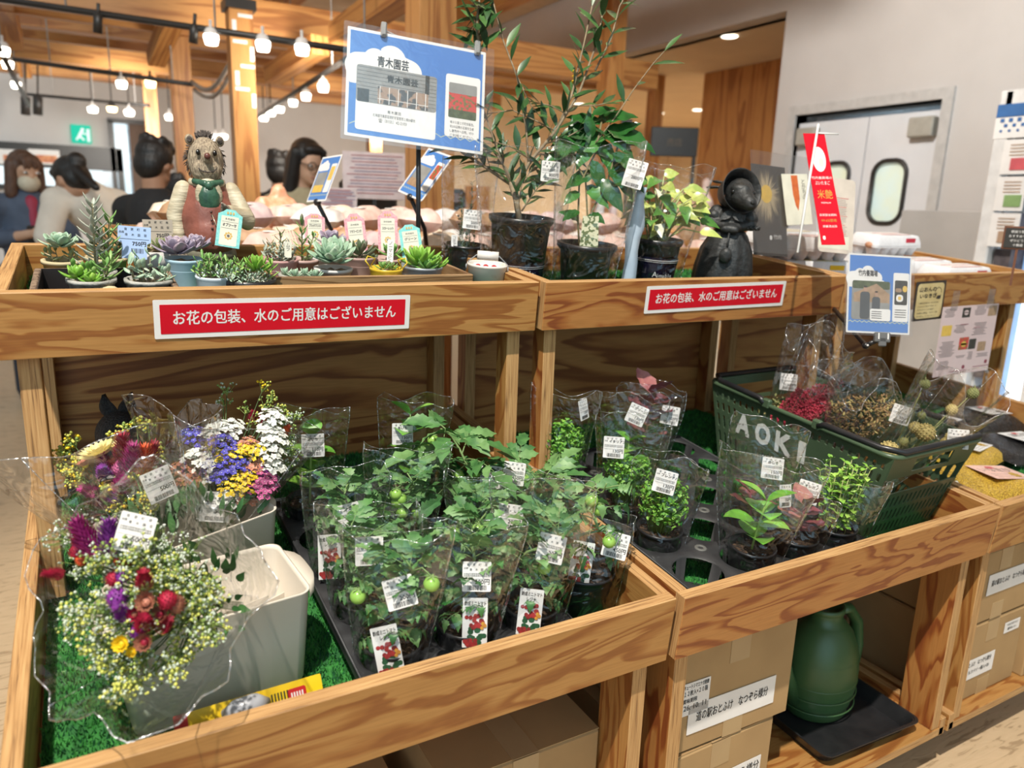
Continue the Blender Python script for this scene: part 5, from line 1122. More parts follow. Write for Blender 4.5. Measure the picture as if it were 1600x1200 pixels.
succ('potted_succulent', 'brownish green rosettes in a white pot carrying two big price labels', -.662, .29, .038, .016, TERR, [('olive', lambda mb, z: [rosette(mb, (.008, -.006, z + .004), .03, 20, seed=14, wd=.4, th=.2), rosette(mb, (-.016, .0, z + .002), .022, 14, seed=15, wd=.4), rosette(mb, (.026, .006, z), .02, 14, seed=16, wd=.4)])], pot=wpot, extra=ex_white)
mb = MB(); rr = random.Random(3)
for i in range(60): mb.leaf((rr.uniform(-.016, .016), rr.uniform(-.01, .01), .016 + rr.uniform(-.008, .010)), (rr.uniform(-1, 1), rr.uniform(-1, 1), rr.uniform(.1, 1)), (0, 0, 1), .008, .006, 0, .2, .1, 4, 's')
mb.tube([(0, 0, 0), (0, 0, .016)], .002, 5, 1); o = mb.build('orange_flower_sprig', [FW[ORA] if 0 else pm('marigold', (.85, .40, .02), (.7, .25, .01), scale=200), LEAFB[0]], None); o.matrix_world = MU @ M.Translation((-.842, .26, UC)); tag(o, 'small orange blossom sprig peeping up behind the bark planter', 'flower')
# tins
def tin(r, h):
    mb = MB(); mb.lathe([(0, 0), (r * .82, 0), (r * .82, .002), (r * .98, h - .006), (r * 1.02, h - .004), (r * 1.02, h), (r * .96, h), (r * .95, h - .008), (0, h - .008)], 28)
    mb.lathe([(r * .935, h * .7), (r * .955, h * .72), (r * .945, h * .74)], 28); return mb
def tin_mark(t, m, h):
    mb = MB(); mm = M.Translation((.006, -.0275, h * .42)) @ M.Rotation(R_(92), 4, 'X'); text(mb, 'fleur', 0, 0, 0, .006, 0, mm, 'C'); mb.build('stencil', INKS, t)
succ('potted_succulent', 'purple grey echeveria in a pale blue tin by the hedgehog', -.622, .225, .032, .010, BLUET, [('purple', lambda mb, z: [rosette(mb, (-.012, -.006, z + .014), .040, 26, seed=17, wd=.62, th=.14, pos=.72), rosette(mb, (.022, .012, z + .022), .032, 22, seed=18, wd=.62, th=.14, pos=.72), rosette(mb, (.012, -.01, z + .022), .026, 16, seed=19, wd=.6)])], pot=tin)
succ('potted_succulent', 'trailing green sedum in a whitewashed tin with dark lettering, at the front', -.588, .098, .031, .003, WBT, [('green', lambda mb, z: [trailing(mb, (-.004, 0, z), .022, .040, 14, 20, .011), rosette(mb, (-.006, .0, z + .03), .018, 10, seed=21, wd=.35)]), ('pale', lambda mb, z: trailing(mb, (.004, 0, z), .024, .02, 10, 22, .009))], pot=tin, extra=tin_mark)
def ex_teal(t, m, h): name_card(t, m, 358, 357, ku(-.55, .25, .04), TEAL, 'オブツーサ', .043, .07, -R_(9))
def bowl(r, h):
    mb = MB(); mb.lathe([(0, 0), (r * .8, 0), (r * .95, h - .012), (r * 1.04, h - .010), (r * 1.04, h), (r * .97, h), (r * .95, h - .006), (0, h - .006)], 30); return mb
succ('potted_succulent', 'low black bowl of mixed sedum and bright green rosette with teal name card', -.535, .098, .046, -.002, BLKPL, [('bright', lambda mb, z: [rosette(mb, (.016, .006, z + .016), .036, 20, seed=23, wd=.32, th=.16), plume_suc(mb, (.03, 0, z), .03, 8, .026, 24, (.01, 0))]), ('pale', lambda mb, z: trailing(mb, (-.01, -.012, z), .03, .022, 26, 25, .009)), ('green', lambda mb, z: trailing(mb, (-.02, .012, z), .022, .04, 12, 26, .012)), ('grey', lambda mb, z: trailing(mb, (.02, -.014, z), .02, .012, 16, 27, .008))], pot=bowl, extra=ex_teal)
succ('potted_succulent', 'stringy grey green succulent in a pink tin with an ivory stake', -.452, .235, .036, .008, PINKT, [('grey', lambda mb, z: [plume_suc(mb, (.0, -.012, z), .03, 10, .024, 28, (.01, -.016)), trailing(mb, (.0, 0, z), .026, .034, 14, 29, .014)]), ('olive', lambda mb, z: [plume_suc(mb, (.004, .006, z), .055, 14, .022, 30), plume_suc(mb, (-.016, .006, z), .035, 10, .02, 31)])], pot=tin, extra=lambda t, m, h: stake(t, m, 450, 390, ku(-.44, .19, .01), 'ムラ', .013, .03, R_(-3), CRC))
# wooden tray
x0, x1, u0, u1, zt = -.492, -.096, .105, .315, -.003
WOODT = ply_face('weathered_tray_wood', (.36, .22, .11), (.28, .16, .07), (.16, .08, .035), sx=2, sy=22, rings=6)
t_ = thing('wooden_tray', 'weathered brown wooden tray holding rosettes and coloured pots', 'tray', mw=MU @ M.Translation(((x0 + x1) / 2, (u0 + u1) / 2, UC))); hh = zt - UC; wx, wy = x1 - x0, u1 - u0
board('tray_side', (wx, .009, hh), t_, tr(0, -wy / 2, hh / 2), WOODT, WOODT); board('tray_side', (wx, .009, hh), t_, tr(0, wy / 2, hh / 2), WOODT, WOODT); board('tray_end', (.009, wy - .009, hh), t_, tr(-wx / 2 + .0045, 0, hh / 2), WOODT, WOODT); board('tray_end', (.009, wy - .009, hh), t_, tr(wx / 2 - .0045, 0, hh / 2), WOODT, WOODT); board('tray_bottom', (wx - .02, wy - .01, .006), t_, tr(0, 0, .006), WOODT, WOODT)
TZ = UC + .0095
succ('potted_succulent', 'grey green clustered rosettes low at the front left of the wooden tray', -.437, .145, .032, -.006, STONEP, [('pale', lambda mb, z: [rosette(mb, (q * .018 - .004, (q % 2) * .012 - .01, z + .002), .019, 14, seed=40 + q, wd=.34, th=.24, open_=1.1) for q in (-1, 0, 1, 2)])], z=TZ)
succ('potted_succulent', 'large pale green echeveria rosette in the wooden tray, the biggest of all', -.362, .175, .034, .0, TERR, [('pale', lambda mb, z: rosette(mb, (0, -.006, z + .022), .050, 42, seed=45, wd=.46, th=.2, open_=1.0, up=(0, -.35, 1)))], z=TZ)
succ('potted_succulent', 'blue grey paddle leaved echeveria behind the biggest rosette', -.352, .262, .032, .008, TERR, [('purple', lambda mb, z: rosette(mb, (.01, 0, z + .03), .036, 16, seed=46, wd=.62, th=.14, open_=.9, pos=.75)), ('dark', lambda mb, z: rosette(mb, (.022, .0, z + .022), .03, 14, seed=47, wd=.5))], z=TZ)
succ('potted_succulent', 'upright stemmed green succulent with a dark bud left of the biggest rosette', -.402, .255, .030, .004, ROSE, [('green', lambda mb, z: [plume_suc(mb, (0, 0, z), .075, 16, .026, 48, (0, 0)), plume_suc(mb, (.006, 0, z), .05, 12, .024, 49, (.016, 0))]), ('dark', lambda mb, z: mb.fleshy((0, 0, z + .072), (0, 0, 1), (0, 1, 0), .022, .007, .006, 1, .1))], extra=lambda t, m, h: name_card(t, m, 492, 357, ku(-.40, .30, .03), PKC, 'ブラックプリンス', .04, .06, R_(0)), z=TZ)
succ('potted_succulent', 'dark pointed haworthia in a rose bucket with the left pink name card', -.292, .245, .040, .012, ROSE, [('dark', lambda mb, z: [rosette(mb, (.006, -.004, z + .004), .045, 14, seed=50, wd=.26, th=.2, open_=.9), rosette(mb, (-.022, .0, z), .02, 14, seed=51, wd=.5, th=.3, open_=.7), rosette(mb, (.028, .0, z), .018, 14, seed=52, wd=.5, th=.3, open_=.7)])], pot=tin, extra=lambda t, m, h: name_card(t, m, 556, 367, ku(-.30, .30, .03), PKC, 'フラワーピンク', .042, .088, R_(6)), z=TZ)
succ('potted_succulent', 'small green rosette in a rose pot with the upright pink name card', -.222, .262, .032, .004, ROSE, [('green', lambda mb, z: rosette(mb, (.01, 0, z + .01), .034, 16, seed=53, wd=.4, th=.2))], extra=lambda t, m, h: name_card(t, m, 606, 362, ku(-.23, .305, .03), PKC, 'スカーレット', .042, .088, R_(1)), z=TZ)
def ytin(r, h):
    mb = tin(r, h)
    for sg in (-1, 1):
        pts = [(sg * (r * .9 + .002), -.006, h), (sg * (r + .008), -.006, h + .012), (sg * (r + .004), 0, h + .020), (sg * (r - .010), .004, h + .016), (sg * (r * .92), .006, h + .002)]; mb.tube(pts, .0016, 6)
    return mb
succ('potted_succulent', 'tiny green rosettes in a yellow tin with ribbon handles and a white stake', -.268, .138, .032, .006, YELT, [('green', lambda mb, z: [rosette(mb, (-.006, -.002, z + .003), .019, 14, seed=54, wd=.36), rosette(mb, (.012, .006, z + .002), .017, 12, seed=55, wd=.36)]), ('olive', lambda mb, z: rosette(mb, (.004, .006, z + .006), .016, 12, seed=56, wd=.36))], pot=ytin, extra=lambda t, m, h: stake(t, m, 610, 392, ku(-.255, .155, .02), 'ノーマッピ', .0125, .044, -R_(3)), z=TZ)
succ('potted_succulent', 'spiky mid green gasteria in a grey tin with the teal name card', -.180, .172, .043, .004, GREYT, [('bright', lambda mb, z: [rosette(mb, (-.004, -.002, z + .006), .052, 22, seed=57, wd=.34, th=.24, open_=.8), rosette(mb, (.03, .006, z + .002), .034, 14, seed=58, wd=.36, th=.24, open_=.8)]), ('green', lambda mb, z: rosette(mb, (.01, -.016, z), .032, 16, seed=59, wd=.4, th=.24, open_=.7))], pot=tin, extra=lambda t, m, h: name_card(t, m, 642, 378, ku(-.19, .24, .03), TEAL, 'グリーン', .044, .072, R_(8)), z=TZ)
# chipped white bucket with a roll handle
def wb():
    m = MU @ M.Translation((-.048, .135, UC)); m = m @ M.Rotation(toward(m), 4, 'Z'); t = thing('small_bucket', 'chipped white bucket with a wooden roll handle and red flower card', 'bucket', mw=m); r, h = .041, .076
    mb = MB(); mb.lathe([(0, 0), (r * .78, 0), (r, h - .004), (r * 1.04, h - .002), (r * 1.02, h + .002), (r * .97, h), (r * .76, .004), (0, .004)], 30); mb.build('bucket_body', WHT, t)
    mb = MB(); pts = [(-r * 1.05, 0, h - .006)] + [(-r * .95 + i * .0, 0, h + .004) for i in (0,)] + [(-.024, -.004, h + .018), (.024, -.004, h + .018)] + [(r * .95, 0, h + .004), (r * 1.05, 0, h - .006)]; mb.tube(pts, .0012, 6)
    for sg in (-1, 1): mb.lathe([(.006, -.001), (.006, .001), (.0035, .001), (.0035, -.001), (.006, -.001)], 12, 0, M.Translation((sg * r * 1.06, 0, h - .008)) @ M.Rotation(R_(90), 4, 'Y'))
    wh_ = mb.build('wire_handle', GREYT, t); mb = MB(); mb.tube([(-.022, -.004, h + .018), (.022, -.004, h + .018)], .0095, 14); mb.build('wooden_grip', pm('birch_grip', (.70, .66, .62), (.25, .20, .17), scale=60, rough=.7, lo=.38, hi=.5), wh_)
    mb = MB(); mb.slab(rrect(.052, .016, .001), 0, .0006, 0)
    for i, (xx, c_) in enumerate(((-.017, 1), (-.001, 1), (.016, 1))):
        mb.slab(rrect(.012, .012, .0055, 3, xx, 0), 0, .0009, c_); mb.slab(rrect(.005, .005, .0024, 3, xx, 0), 0, .0011, 0)
    o = mb.build('flower_card', [WHITE, CRED], t); o.matrix_local = M.Translation((-.002, -r * .55, h - .003)) @ M.Rotation(R_(80), 4, 'X')
    mb = MB(); mb.tube([(-.022, -r * .90, .0), (-.021, -r * .89, .022), (0, -r * .95, .026), (.021, -r * .89, .022), (.022, -r * .90, 0)], .0006, 4); mb.build('label_outline', INKS, t)
wb()
# rosemary-like kochia in a black pot
def kochia():
    m = MU @ M.Translation((-.006, .33, UC)); m = m @ M.Rotation(toward(m), 4, 'Z'); t = thing('potted_kochia', 'thin grey green needle leaved seedling in a black pot inside a tall clear sleeve', 'herb', mw=m)
    h = .088; pot_mesh(.050, .038, h).build('pot', BLKPL, t); mb = MB(); mb.disc(.046, h - .011, 18, 0, None, .003); mb.build('soil', SOIL, t); rr = random.Random(8); mb = MB()
    for s_ in range(7):
        b = V((rr.uniform(-.02, .02), rr.uniform(-.015, .015), h - .01)); tip = b + V((rr.uniform(-.012, .012), rr.uniform(-.01, .01), rr.uniform(.06, .165))); mb.tube([b, tip], [.001, .0005], 4, 1)
        for i in range(70):
            az = rr.uniform(0, 6.28); mb.leaf(b.lerp(tip, rr.random()), (cos(az), sin(az), .7), (0, 0, 1), .013, .0022, 0, .1, .1, 3, 'l')
    mb.build('foliage', [pm('kochia_leaf', (.26, .34, .20), (.16, .24, .12), scale=60), LEAFT[3]], t)
    bag_mesh(.052, height_to(m, 262), .125, .03, .01, (0, 0), 91).build('plastic_sleeve', [FILM, SEAM], t)
    k = ku(-.01, .28, .06); o = price_label('500円').build('price_label', TAGM, t); child(o, m, facing(dep(738, 343, k), R_(8), 0, -R_(5))); stake(t, m, 710, 376, k + .01, 'コキア', .014, .026)
kochia()
# hedgehog figure
def hedgehog():
    p = UF(-.555, .375, UC); m = M.Translation(p) @ M.Rotation(toward(M.Translation(p)) + R_(4), 4, 'Z'); t = thing('hedgehog_figurine', 'hedgehog figurine in a red brown waistcoat, cream sleeves and green cravat', 'figurine', mw=m)
    s_ = height_to(m, 214) / .2265; t.scale = (s_ * .78, s_ * .85, s_)
    FUR = pm('hedgehog_fur', (.46, .37, .26), (.22, .17, .12), scale=240, rough=.75, bump=.8, bscale=240, stretch=(1, 1, .4)); SPN = pm('hedgehog_spines', (.10, .08, .07), (.05, .04, .035), scale=200, rough=.8, bump=.8, bscale=200); VEST = pm('waistcoat', (.26, .085, .06), (.16, .055, .04), scale=24, rough=.38, bump=.25, bscale=60); SHIRT = pm('shirt_sleeve', (.60, .54, .40), (.42, .36, .25), scale=30, rough=.5, bump=.4, bscale=50, stretch=(.5, .5, 3)); CRAV = pm('cravat', (.05, .14, .085), (.02, .06, .04), scale=50, rough=.35, bump=.3, bscale=60); TROU = pm('trousers', (.22, .21, .15), (.15, .14, .10), scale=40, rough=.7); PAW = pm('paw', (.34, .28, .22), (.20, .16, .13), scale=80, rough=.6)
    mb = MB(); mb.ell((0, 0, .095), (.056, .050, .062), 22); mb.ell((0, .002, .132), (.046, .040, .035), 18); mb.ell((0, -.012, .078), (.05, .044, .045), 18); organic(mb.build('body', VEST, t), .0035, 4)
    mb = MB()
    for sg in (-1, 1): mb.cap((sg * .022, 0, .045), (sg * .024, -.004, .008), .028, .024, 14); mb.ell((sg * .024, -.022, .008), (.016, .028, .009), 12)
    mb.ell((0, 0, .045), (.052, .045, .022), 18); organic(mb.build('trousers', TROU, t), .0035, 3)
    mb = MB(); z = .190; mb.ell((0, .002, z), (.0345, .034, .037), 22); mb.ell((0, -.012, z - .014), (.030, .028, .022), 18); mb.cap((0, -.022, z - .004), (0, -.040, z + .004), .015, .0085, 14)
    mb.ell((0, -.02, z + .012), (.022, .016, .014), 14); hd_ = organic(mb.build('head', FUR, t), .0025, 3)
    mb = MB(); rr = random.Random(2)
    for i in range(420):
        a = rr.uniform(0, 6.283); e = rr.uniform(-.35, 1.5); d = V((cos(a) * cos(e), sin(a) * cos(e), sin(e)))
        if d.y < .15 and not (d.z > .93): continue
        q = V((d.x * .034, d.y * .034 + .002, z + d.z * .037)); mb.leaf(q, d + V((0, .5, -.4)), d, .014, .003, 0, .1, .2, 3, 'l')
    for i in range(130):
        sg = rr.choice((-1, 1)); e = rr.uniform(-.8, .6); d = V((sg * cos(e), rr.uniform(-.25, .3), sin(e))).normalized(); q = V((d.x * .034, d.y * .034, z + d.z * .036)); mb.leaf(q, d * .5 + V((0, .3, -.8)), d, .009, .0024, 0, .1, .2, 3, 'l')
    mb.build('spines', SPN, hd_)
    for sg in (-1, 1):
        mb = MB(); mb.ell((sg * .0285, -.004, z + .031), (.0085, .005, .0085), 12); mb.ell((sg * .0285, -.0078, z + .031), (.0055, .003, .0055), 10, 1); mb.build('ear', [FUR, SPN], hd_)
        mb = MB(); mb.ell((sg * .0155, -.0335, z + .0115), (.0042, .0035, .0046), 12); mb.ell((sg * .0155 - .0012, -.0366, z + .0132), (.001, .0008, .001), 6, 1); mb.build('eye', [pm('eye_black_%d' % sg, (.01, .008, .006), rough=.08), WHITE], hd_)
    mb = MB(); mb.ell((0, -.0490, z + .0055), (.0062, .0048, .0050), 12); mb.build('nose', pm('nose_brown', (.13, .045, .035), rough=.25), hd_)
    mb = MB(); mb.tube([(-.017, -.0365, z - .012), (-.011, -.0410, z - .0165), (0, -.0430, z - .0180), (.011, -.0410, z - .0165), (.017, -.0365, z - .012)], .0011, 6); mb.build('mouth', SPN, hd_)
    mb = MB(); mb.tube([(.030 * cos(a), -.004 + .028 * sin(a), .158 - .004 * (sin(a) < 0) * -sin(a)) for a in [2 * pi * i / 16 for i in range(17)]], .0055, 8, 0, None, False); mb.build('collar', SHIRT, t)
    mb = MB(); mb.lathe([(0.001, .0), (.012, -.001), (.02, -.014), (.0185, -.030), (.010, -.041), (.001, -.046)], 14, 0, M.Translation((0, -.043, .151)) @ M.Rotation(R_(8), 4, 'X'), True, 1, .42); mb.ell((0, -.045, .152), (.009, .007, .0075), 10)
    for sg in (-1, 1): mb.cap((sg * .006, -.042, .154), (sg * .026, -.026, .158), .006, .0045, 10)
    mb.build('cravat', CRAV, t)
    mb = MB(); mb.ell((0, -.0335, .138), (.026, .012, .026), 14); mb.build('shirt_front', SHIRT, t)
    arms = (((-.046, .0, .142), (-.064, -.004, .105), (-.058, -.014, .062)), ((.046, 0, .142), (.072, -.026, .100), (.034, -.064, .112)))
    for i, (a, b, c) in enumerate(arms):
        mb = MB(); mb.cap(a, b, .018, .0165, 14); mb.cap(b, c, .0165, .0125, 14); organic(mb.build('sleeve', SHIRT, t), .003, 3)
        mb = MB(); h0 = V(c); d = (V(c) - V(b)).normalized(); mb.ell(h0 + d * .010, (.011, .010, .010), 12); side = d.cross(V((0, 0, 1))).normalized()
        for k in range(4): q = h0 + d * .014 + (V((0, -.5, .86)) if i else side) * ((k - 1.5) * .0052); mb.cap(q, q + d * .009 + V((0, -.006, .002)), .0034, .0026, 8)
        mb.cap(h0 + d * .008 + V((0, -.008, .004)), h0 + d * .014 + V((0, -.013, .008)), .0034, .0026, 8); organic(mb.build('paw', PAW, t), .0018, 2)
    mb = MB()
    for k in range(5): mb.ell((.001, -.0525 - .003 * sin(k), .112 - k * .0125), (.0024, .002, .0024), 8)
    mb.build('buttons', pm('button', (.06, .02, .018), rough=.3), t)
    mb = MB(); mb.tube([(.002, -.058, .108), (.008, -.061, .092), (.020, -.060, .088), (.031, -.055, .098), (.033, -.050, .108)], .0009, 6); mb.build('watch_chain', pm('chain', (.6, .52, .38), metal=.8, rough=.3), t)
hedgehog()
# tan slatted card behind the pink tin
mb = MB()
for i in range(9): mb.box((-.022 + i * .0055, 0, 0), (.0022, .05, .001))
for j in (-1, 0, 1): mb.box((0, j * .022, 0), (.05, .0022, .0012))
o = mb.build('slatted_rack', pm('slat_tan', (.62, .50, .36)), None); o.matrix_world = facing(UF(-.41, .37, .022), R_(40), R_(-10), R_(20)); tag(o, 'small tan slatted rack leaning behind the pink tin', 'rack')
# ================================================================== upper middle tray
OLV = [pm('olive_leaf', (.028, .085, .022), (.016, .055, .014), scale=40, rough=.38), pm('olive_leaf_light', (.065, .15, .04), (.04, .10, .025), scale=40, rough=.4), pm('olive_bark', (.28, .22, .14), (.18, .13, .08), scale=90, rough=.8)]
COF = [pm('coffee_leaf', (.025, .115, .022), (.012, .06, .012), scale=30, rough=.22), pm('coffee_leaf_light', (.07, .22, .05), (.04, .14, .03), scale=30, rough=.25), pm('coffee_stem', (.18, .16, .07), rough=.7)]
POT = [pm('pothos_leaf', (.12, .28, .05), (.05, .16, .03), scale=24, rough=.3), pm('pothos_leaf_yellow', (.55, .58, .16), (.30, .40, .09), scale=24, rough=.3), pm('pothos_stem', (.42, .46, .18), rough=.5), pm('pothos_leaf_cream', (.74, .74, .62), (.5, .55, .35), scale=20, rough=.35)]
def big_pot(t, r, h, rb=.78, band=None, rimd=.004):
    mb = MB(); mb.lathe([(0, 0), (r * rb, 0), (r * .965, h - .016), (r, h - .015), (r + rimd, h - .008), (r + rimd, h), (r - .003, h), (r * .93, h - .014), (0, h - .014)], 36); mb.build('pot', BLKPL, t)
    mb = MB(); mb.disc(r * .93, h - .015, 22, 0, None, .004); mb.build('soil', SOIL, t)
def placeU(px, py, u): 
    y = UF(0, u, 0).y; p = at(px, py, 1, y); q = MU.inverted() @ p; m = MU @ M.Translation((q.x, u, UC)); return m @ M.Rotation(toward(m), 4, 'Z')
def olive():
    m = placeU(810, 380, .20); t = thing('potted_olive_tree', 'tall olive tree in a big black pot wrapped in clear film', 'potted tree', mw=m); k0 = depth_of(m @ V((0, 0, .2))); h = height_to(m, 338); r = .068; big_pot(t, r, h); mi = m.inverted()
    rr = random.Random(12); wood = MB(); lv = MB()
    def Q(px, py, dk=0.0): return mi @ dep(px, py, k0 + dk)
    def branch(pts, r0, r1, dens, L, both=True, skip=0.15):
        P = [Q(*p) for p in pts]; n = len(P); wood.tube(P, [r0 + (r1 - r0) * i / (n - 1) for i in range(n)], 7, 2); tot = sum((P[i + 1] - P[i]).length for i in range(n - 1)); s_ = tot * skip; az = rr.uniform(0, 6)
        while s_ < tot:
            q = s_; i = 0
            while i < n - 2 and q > (P[i + 1] - P[i]).length: q -= (P[i + 1] - P[i]).length; i += 1
            d = (P[i + 1] - P[i]).normalized(); c = P[i] + d * q; az += 1.57 + rr.uniform(-.4, .4); _, a, b = basis(d)
            for sg in ((0, pi) if both else (rr.choice((0, pi)),)):
                o = a * cos(az + sg) + b * sin(az + sg); l = L * rr.uniform(.85, 1.35); lv.leaf(c, d * .75 + o * .9 + V((0, -.15, .1)), o.cross(d) if 0 else V((0, -.6, 1)), l, l * rr.uniform(.23, .30), rr.choice((0, 0, 0, 1)), rr.uniform(-.1, .3), .10, 6, 'l')
            s_ += dens * rr.uniform(.8, 1.25)
        lv.leaf(P[-1], P[-1] - P[-2], (0, -.5, 1), L, L * .22, 1, .1, .1, 6, 'l')
    branch([(812, 345), (806, 310), (798, 285)], .007, .006, .03, .045, True, .6)
    branch([(800, 300), (830, 250), (868, 205), (905, 145), (935, 60), (948, -20)], .0045, .0018, .034, .052)
    branch([(868, 205), (893, 150), (912, 70), (925, 10)], .003, .0015, .030, .050)
    branch([(930, 110), (955, 60), (968, 10), (985, -20)], .0025, .0012, .03, .05)
    branch([(798, 288), (760, 262), (725, 240), (695, 215), (670, 190), (658, 150), (655, 110)], .004, .0015, .020, .058)
    branch([(806, 300), (790, 262), (770, 235), (735, 232)], .003, .0014, .022, .048)
    branch([(700, 225), (668, 205), (655, 165)], .002, .001, .016, .056)
    branch([(800, 295), (772, 220), (752, 160)], .003, .0012, .026, .045)
    branch([(826, 255), (822, 200), (808, 120), (785, 60), (770, 0)], .0026, .0014, .036, .055, False)
    branch([(748, 80), (745, 30), (752, -20)], .003, .0022, .016, .062, True, 0)
    branch([(770, 0), (752, 20), (740, 45)], .002, .001, .012, .06, True, 0)
    branch([(808, 120), (830, 165), (842, 180)], .0015, .001, .02, .05)
    branch([(885, 178), (860, 165), (835, 160)], .0015, .001, .022, .045); branch([(895, 165), (930, 165), (955, 160)], .0015, .001, .024, .045)
    branch([(868, 205), (840, 190), (800, 172), (760, 178)], .0018, .001, .026, .048); branch([(850, 225), (885, 215), (920, 195)], .0018, .001, .02, .045)
    branch([(830, 250), (800, 230), (775, 222)], .002, .001, .018, .045); branch([(840, 240), (870, 245), (905, 240), (930, 225)], .002, .001, .018, .045)
    branch([(925, 230), (960, 185), (990, 140), (1020, 100), (1038, 80)], .0016, .0009, .05, .058, False, .45)
    branch([(815, 330), (835, 300), (860, 270)], .002, .001, .016, .04); branch([(810, 320), (815, 290), (830, 265)], .002, .001, .016, .042); branch([(835, 300), (850, 282), (852, 262)], .0015, .001, .014, .05)
    wood.build('branches', OLV, t); lv.build('foliage', OLV, t)
    mb = MB(); c = Q(897, 115); mb.tube([c + V((.003 * cos(a), .002 * sin(a), -.022 + .03 * i / 30)) for i, a in enumerate([.6 * j for j in range(31)])], .0012, 5); mb.build('yellow_tie', YEL, t)
    hb = height_to(m, 235); bag_mesh(r + .006, hb, .215, .085, .004, (.0, 0), 92, 14, 44).build('plastic_sleeve', [FILM, SEAM], t)
    mb = MB(); z1 = h * .42; mb.lathe([(r * .80, .002), (r * .885, z1)], 36)
    mb.build('printed_band', pm('navy_print', (.008, .008, .03), (.004, .004, .014), rough=.25), t); mb = MB()
    for zz in (z1 - .004, z1 - .008): mb.lathe([(r * .885 + .001 - (z1 - zz) * .2, zz), (r * .885 + .001 - (z1 - zz) * .2, zz + .0008)], 36)
    text(mb, 'Aimable', .01, z1 - .022, 0, .012, 0, M.Translation((0, -r * .90, 0)) @ M.Rotation(R_(90), 4, 'X'), 'C'); mb.build('band_lettering', WHITE, t)
    o = price_label('800円').build('price_label', TAGM, t); child(o, m, facing(dep(860, 268, k0 - .02), 0, R_(15), -R_(3)))
olive()
def coffee():
    m = placeU(914, 405, .125); t = thing('potted_coffee_plant', 'glossy dark leaved coffee plant in a film wrapped black pot', 'potted plant', mw=m); k0 = depth_of(m @ V((0, 0, .2))); h = height_to(m, 380); r = .061; big_pot(t, r, h, .76, None, .006); mi = m.inverted(); rr = random.Random(33); lv = MB()
    def Q(px, py, dk=0.0): return mi @ dep(px, py, k0 + dk)
    for pts in (((905, 385), (903, 345), (905, 290), (930, 240), (940, 190)), ((918, 385), (925, 330), (950, 280), (965, 230)), ((910, 385), (918, 340), (915, 280), (890, 240))): lv.tube([Q(*p) for p in pts], .0022, 6, 2)
    L = [((935, 200), (868, 232), .07, 0), ((940, 195), (885, 185), .075, 0), ((930, 190), (990, 185), .07, 0), ((945, 200), (1018, 240), .10, 0), ((940, 205), (985, 245), .075, 0), ((938, 205), (905, 260), .085, 1), ((915, 215), (862, 255), .07, 0), ((950, 215), (1000, 195), .06, 0), ((930, 215), (955, 265), .08, 1), ((955, 240), (1005, 280), .075, 0), ((950, 260), (985, 310), .07, 0), ((930, 270), (890, 295), .06, 0), ((940, 280), (965, 330), .06, 0), ((915, 290), (945, 325), .055, 1), ((925, 215), (915, 180), .06, 0), ((900, 240), (872, 272), .05, 0), ((905, 330), (882, 345), .04, 0), ((920, 335), (940, 350), .04, 0), ((905, 300), (885, 320), .045, 1), ((960, 250), (1000, 300), .06, 0), ((935, 235), (975, 285), .07, 0), ((925, 180), (965, 170), .06, 0), ((905, 345), (880, 335), .035, 1), ((925, 250), (940, 300), .07, 0), ((965, 225), (1010, 225), .06, 0)]
    for i, (a, b, l, mm) in enumerate(L):
        A = Q(a[0], a[1], rr.uniform(-.01, .03)); B = Q(b[0], b[1], rr.uniform(-.03, .02)); d = B - A; l2 = max(d.length * 1.02, l * .7); lv.leaf(A, d + V((0, 0, .25 * d.length)), V((rr.uniform(-.3, .3), -.7, .8)), l2, max(.026, l2 * .46), mm, .3, .10, 8, 'o', .045)
    lv.build('foliage', COF, t)
    hb = height_to(m, 225); bag_mesh(r + .004, hb, .19, .06, .004, (0, 0), 93, 14, 44).build('plastic_sleeve', [FILM, SEAM], t)
    mb = MB(); mb.slab([(-.018, .032), (.016, .034), (.02, -.034), (-.02, -.034)], 0, .001, 0); o = mb.build('camouflage_card', pm('camouflage', (.60, .60, .42), (.10, .14, .05), scale=110, detail=1, lo=.47, hi=.50), t); child(o, m, facing(dep(922, 362, k0 - .02), R_(6), 0, -R_(2)))
    o = price_label('2800円', w_=.043, h_=.058).build('price_label', TAGM, t); child(o, m, facing(dep(992, 272, k0 - .035), R_(6), 0, -R_(14)))
coffee()
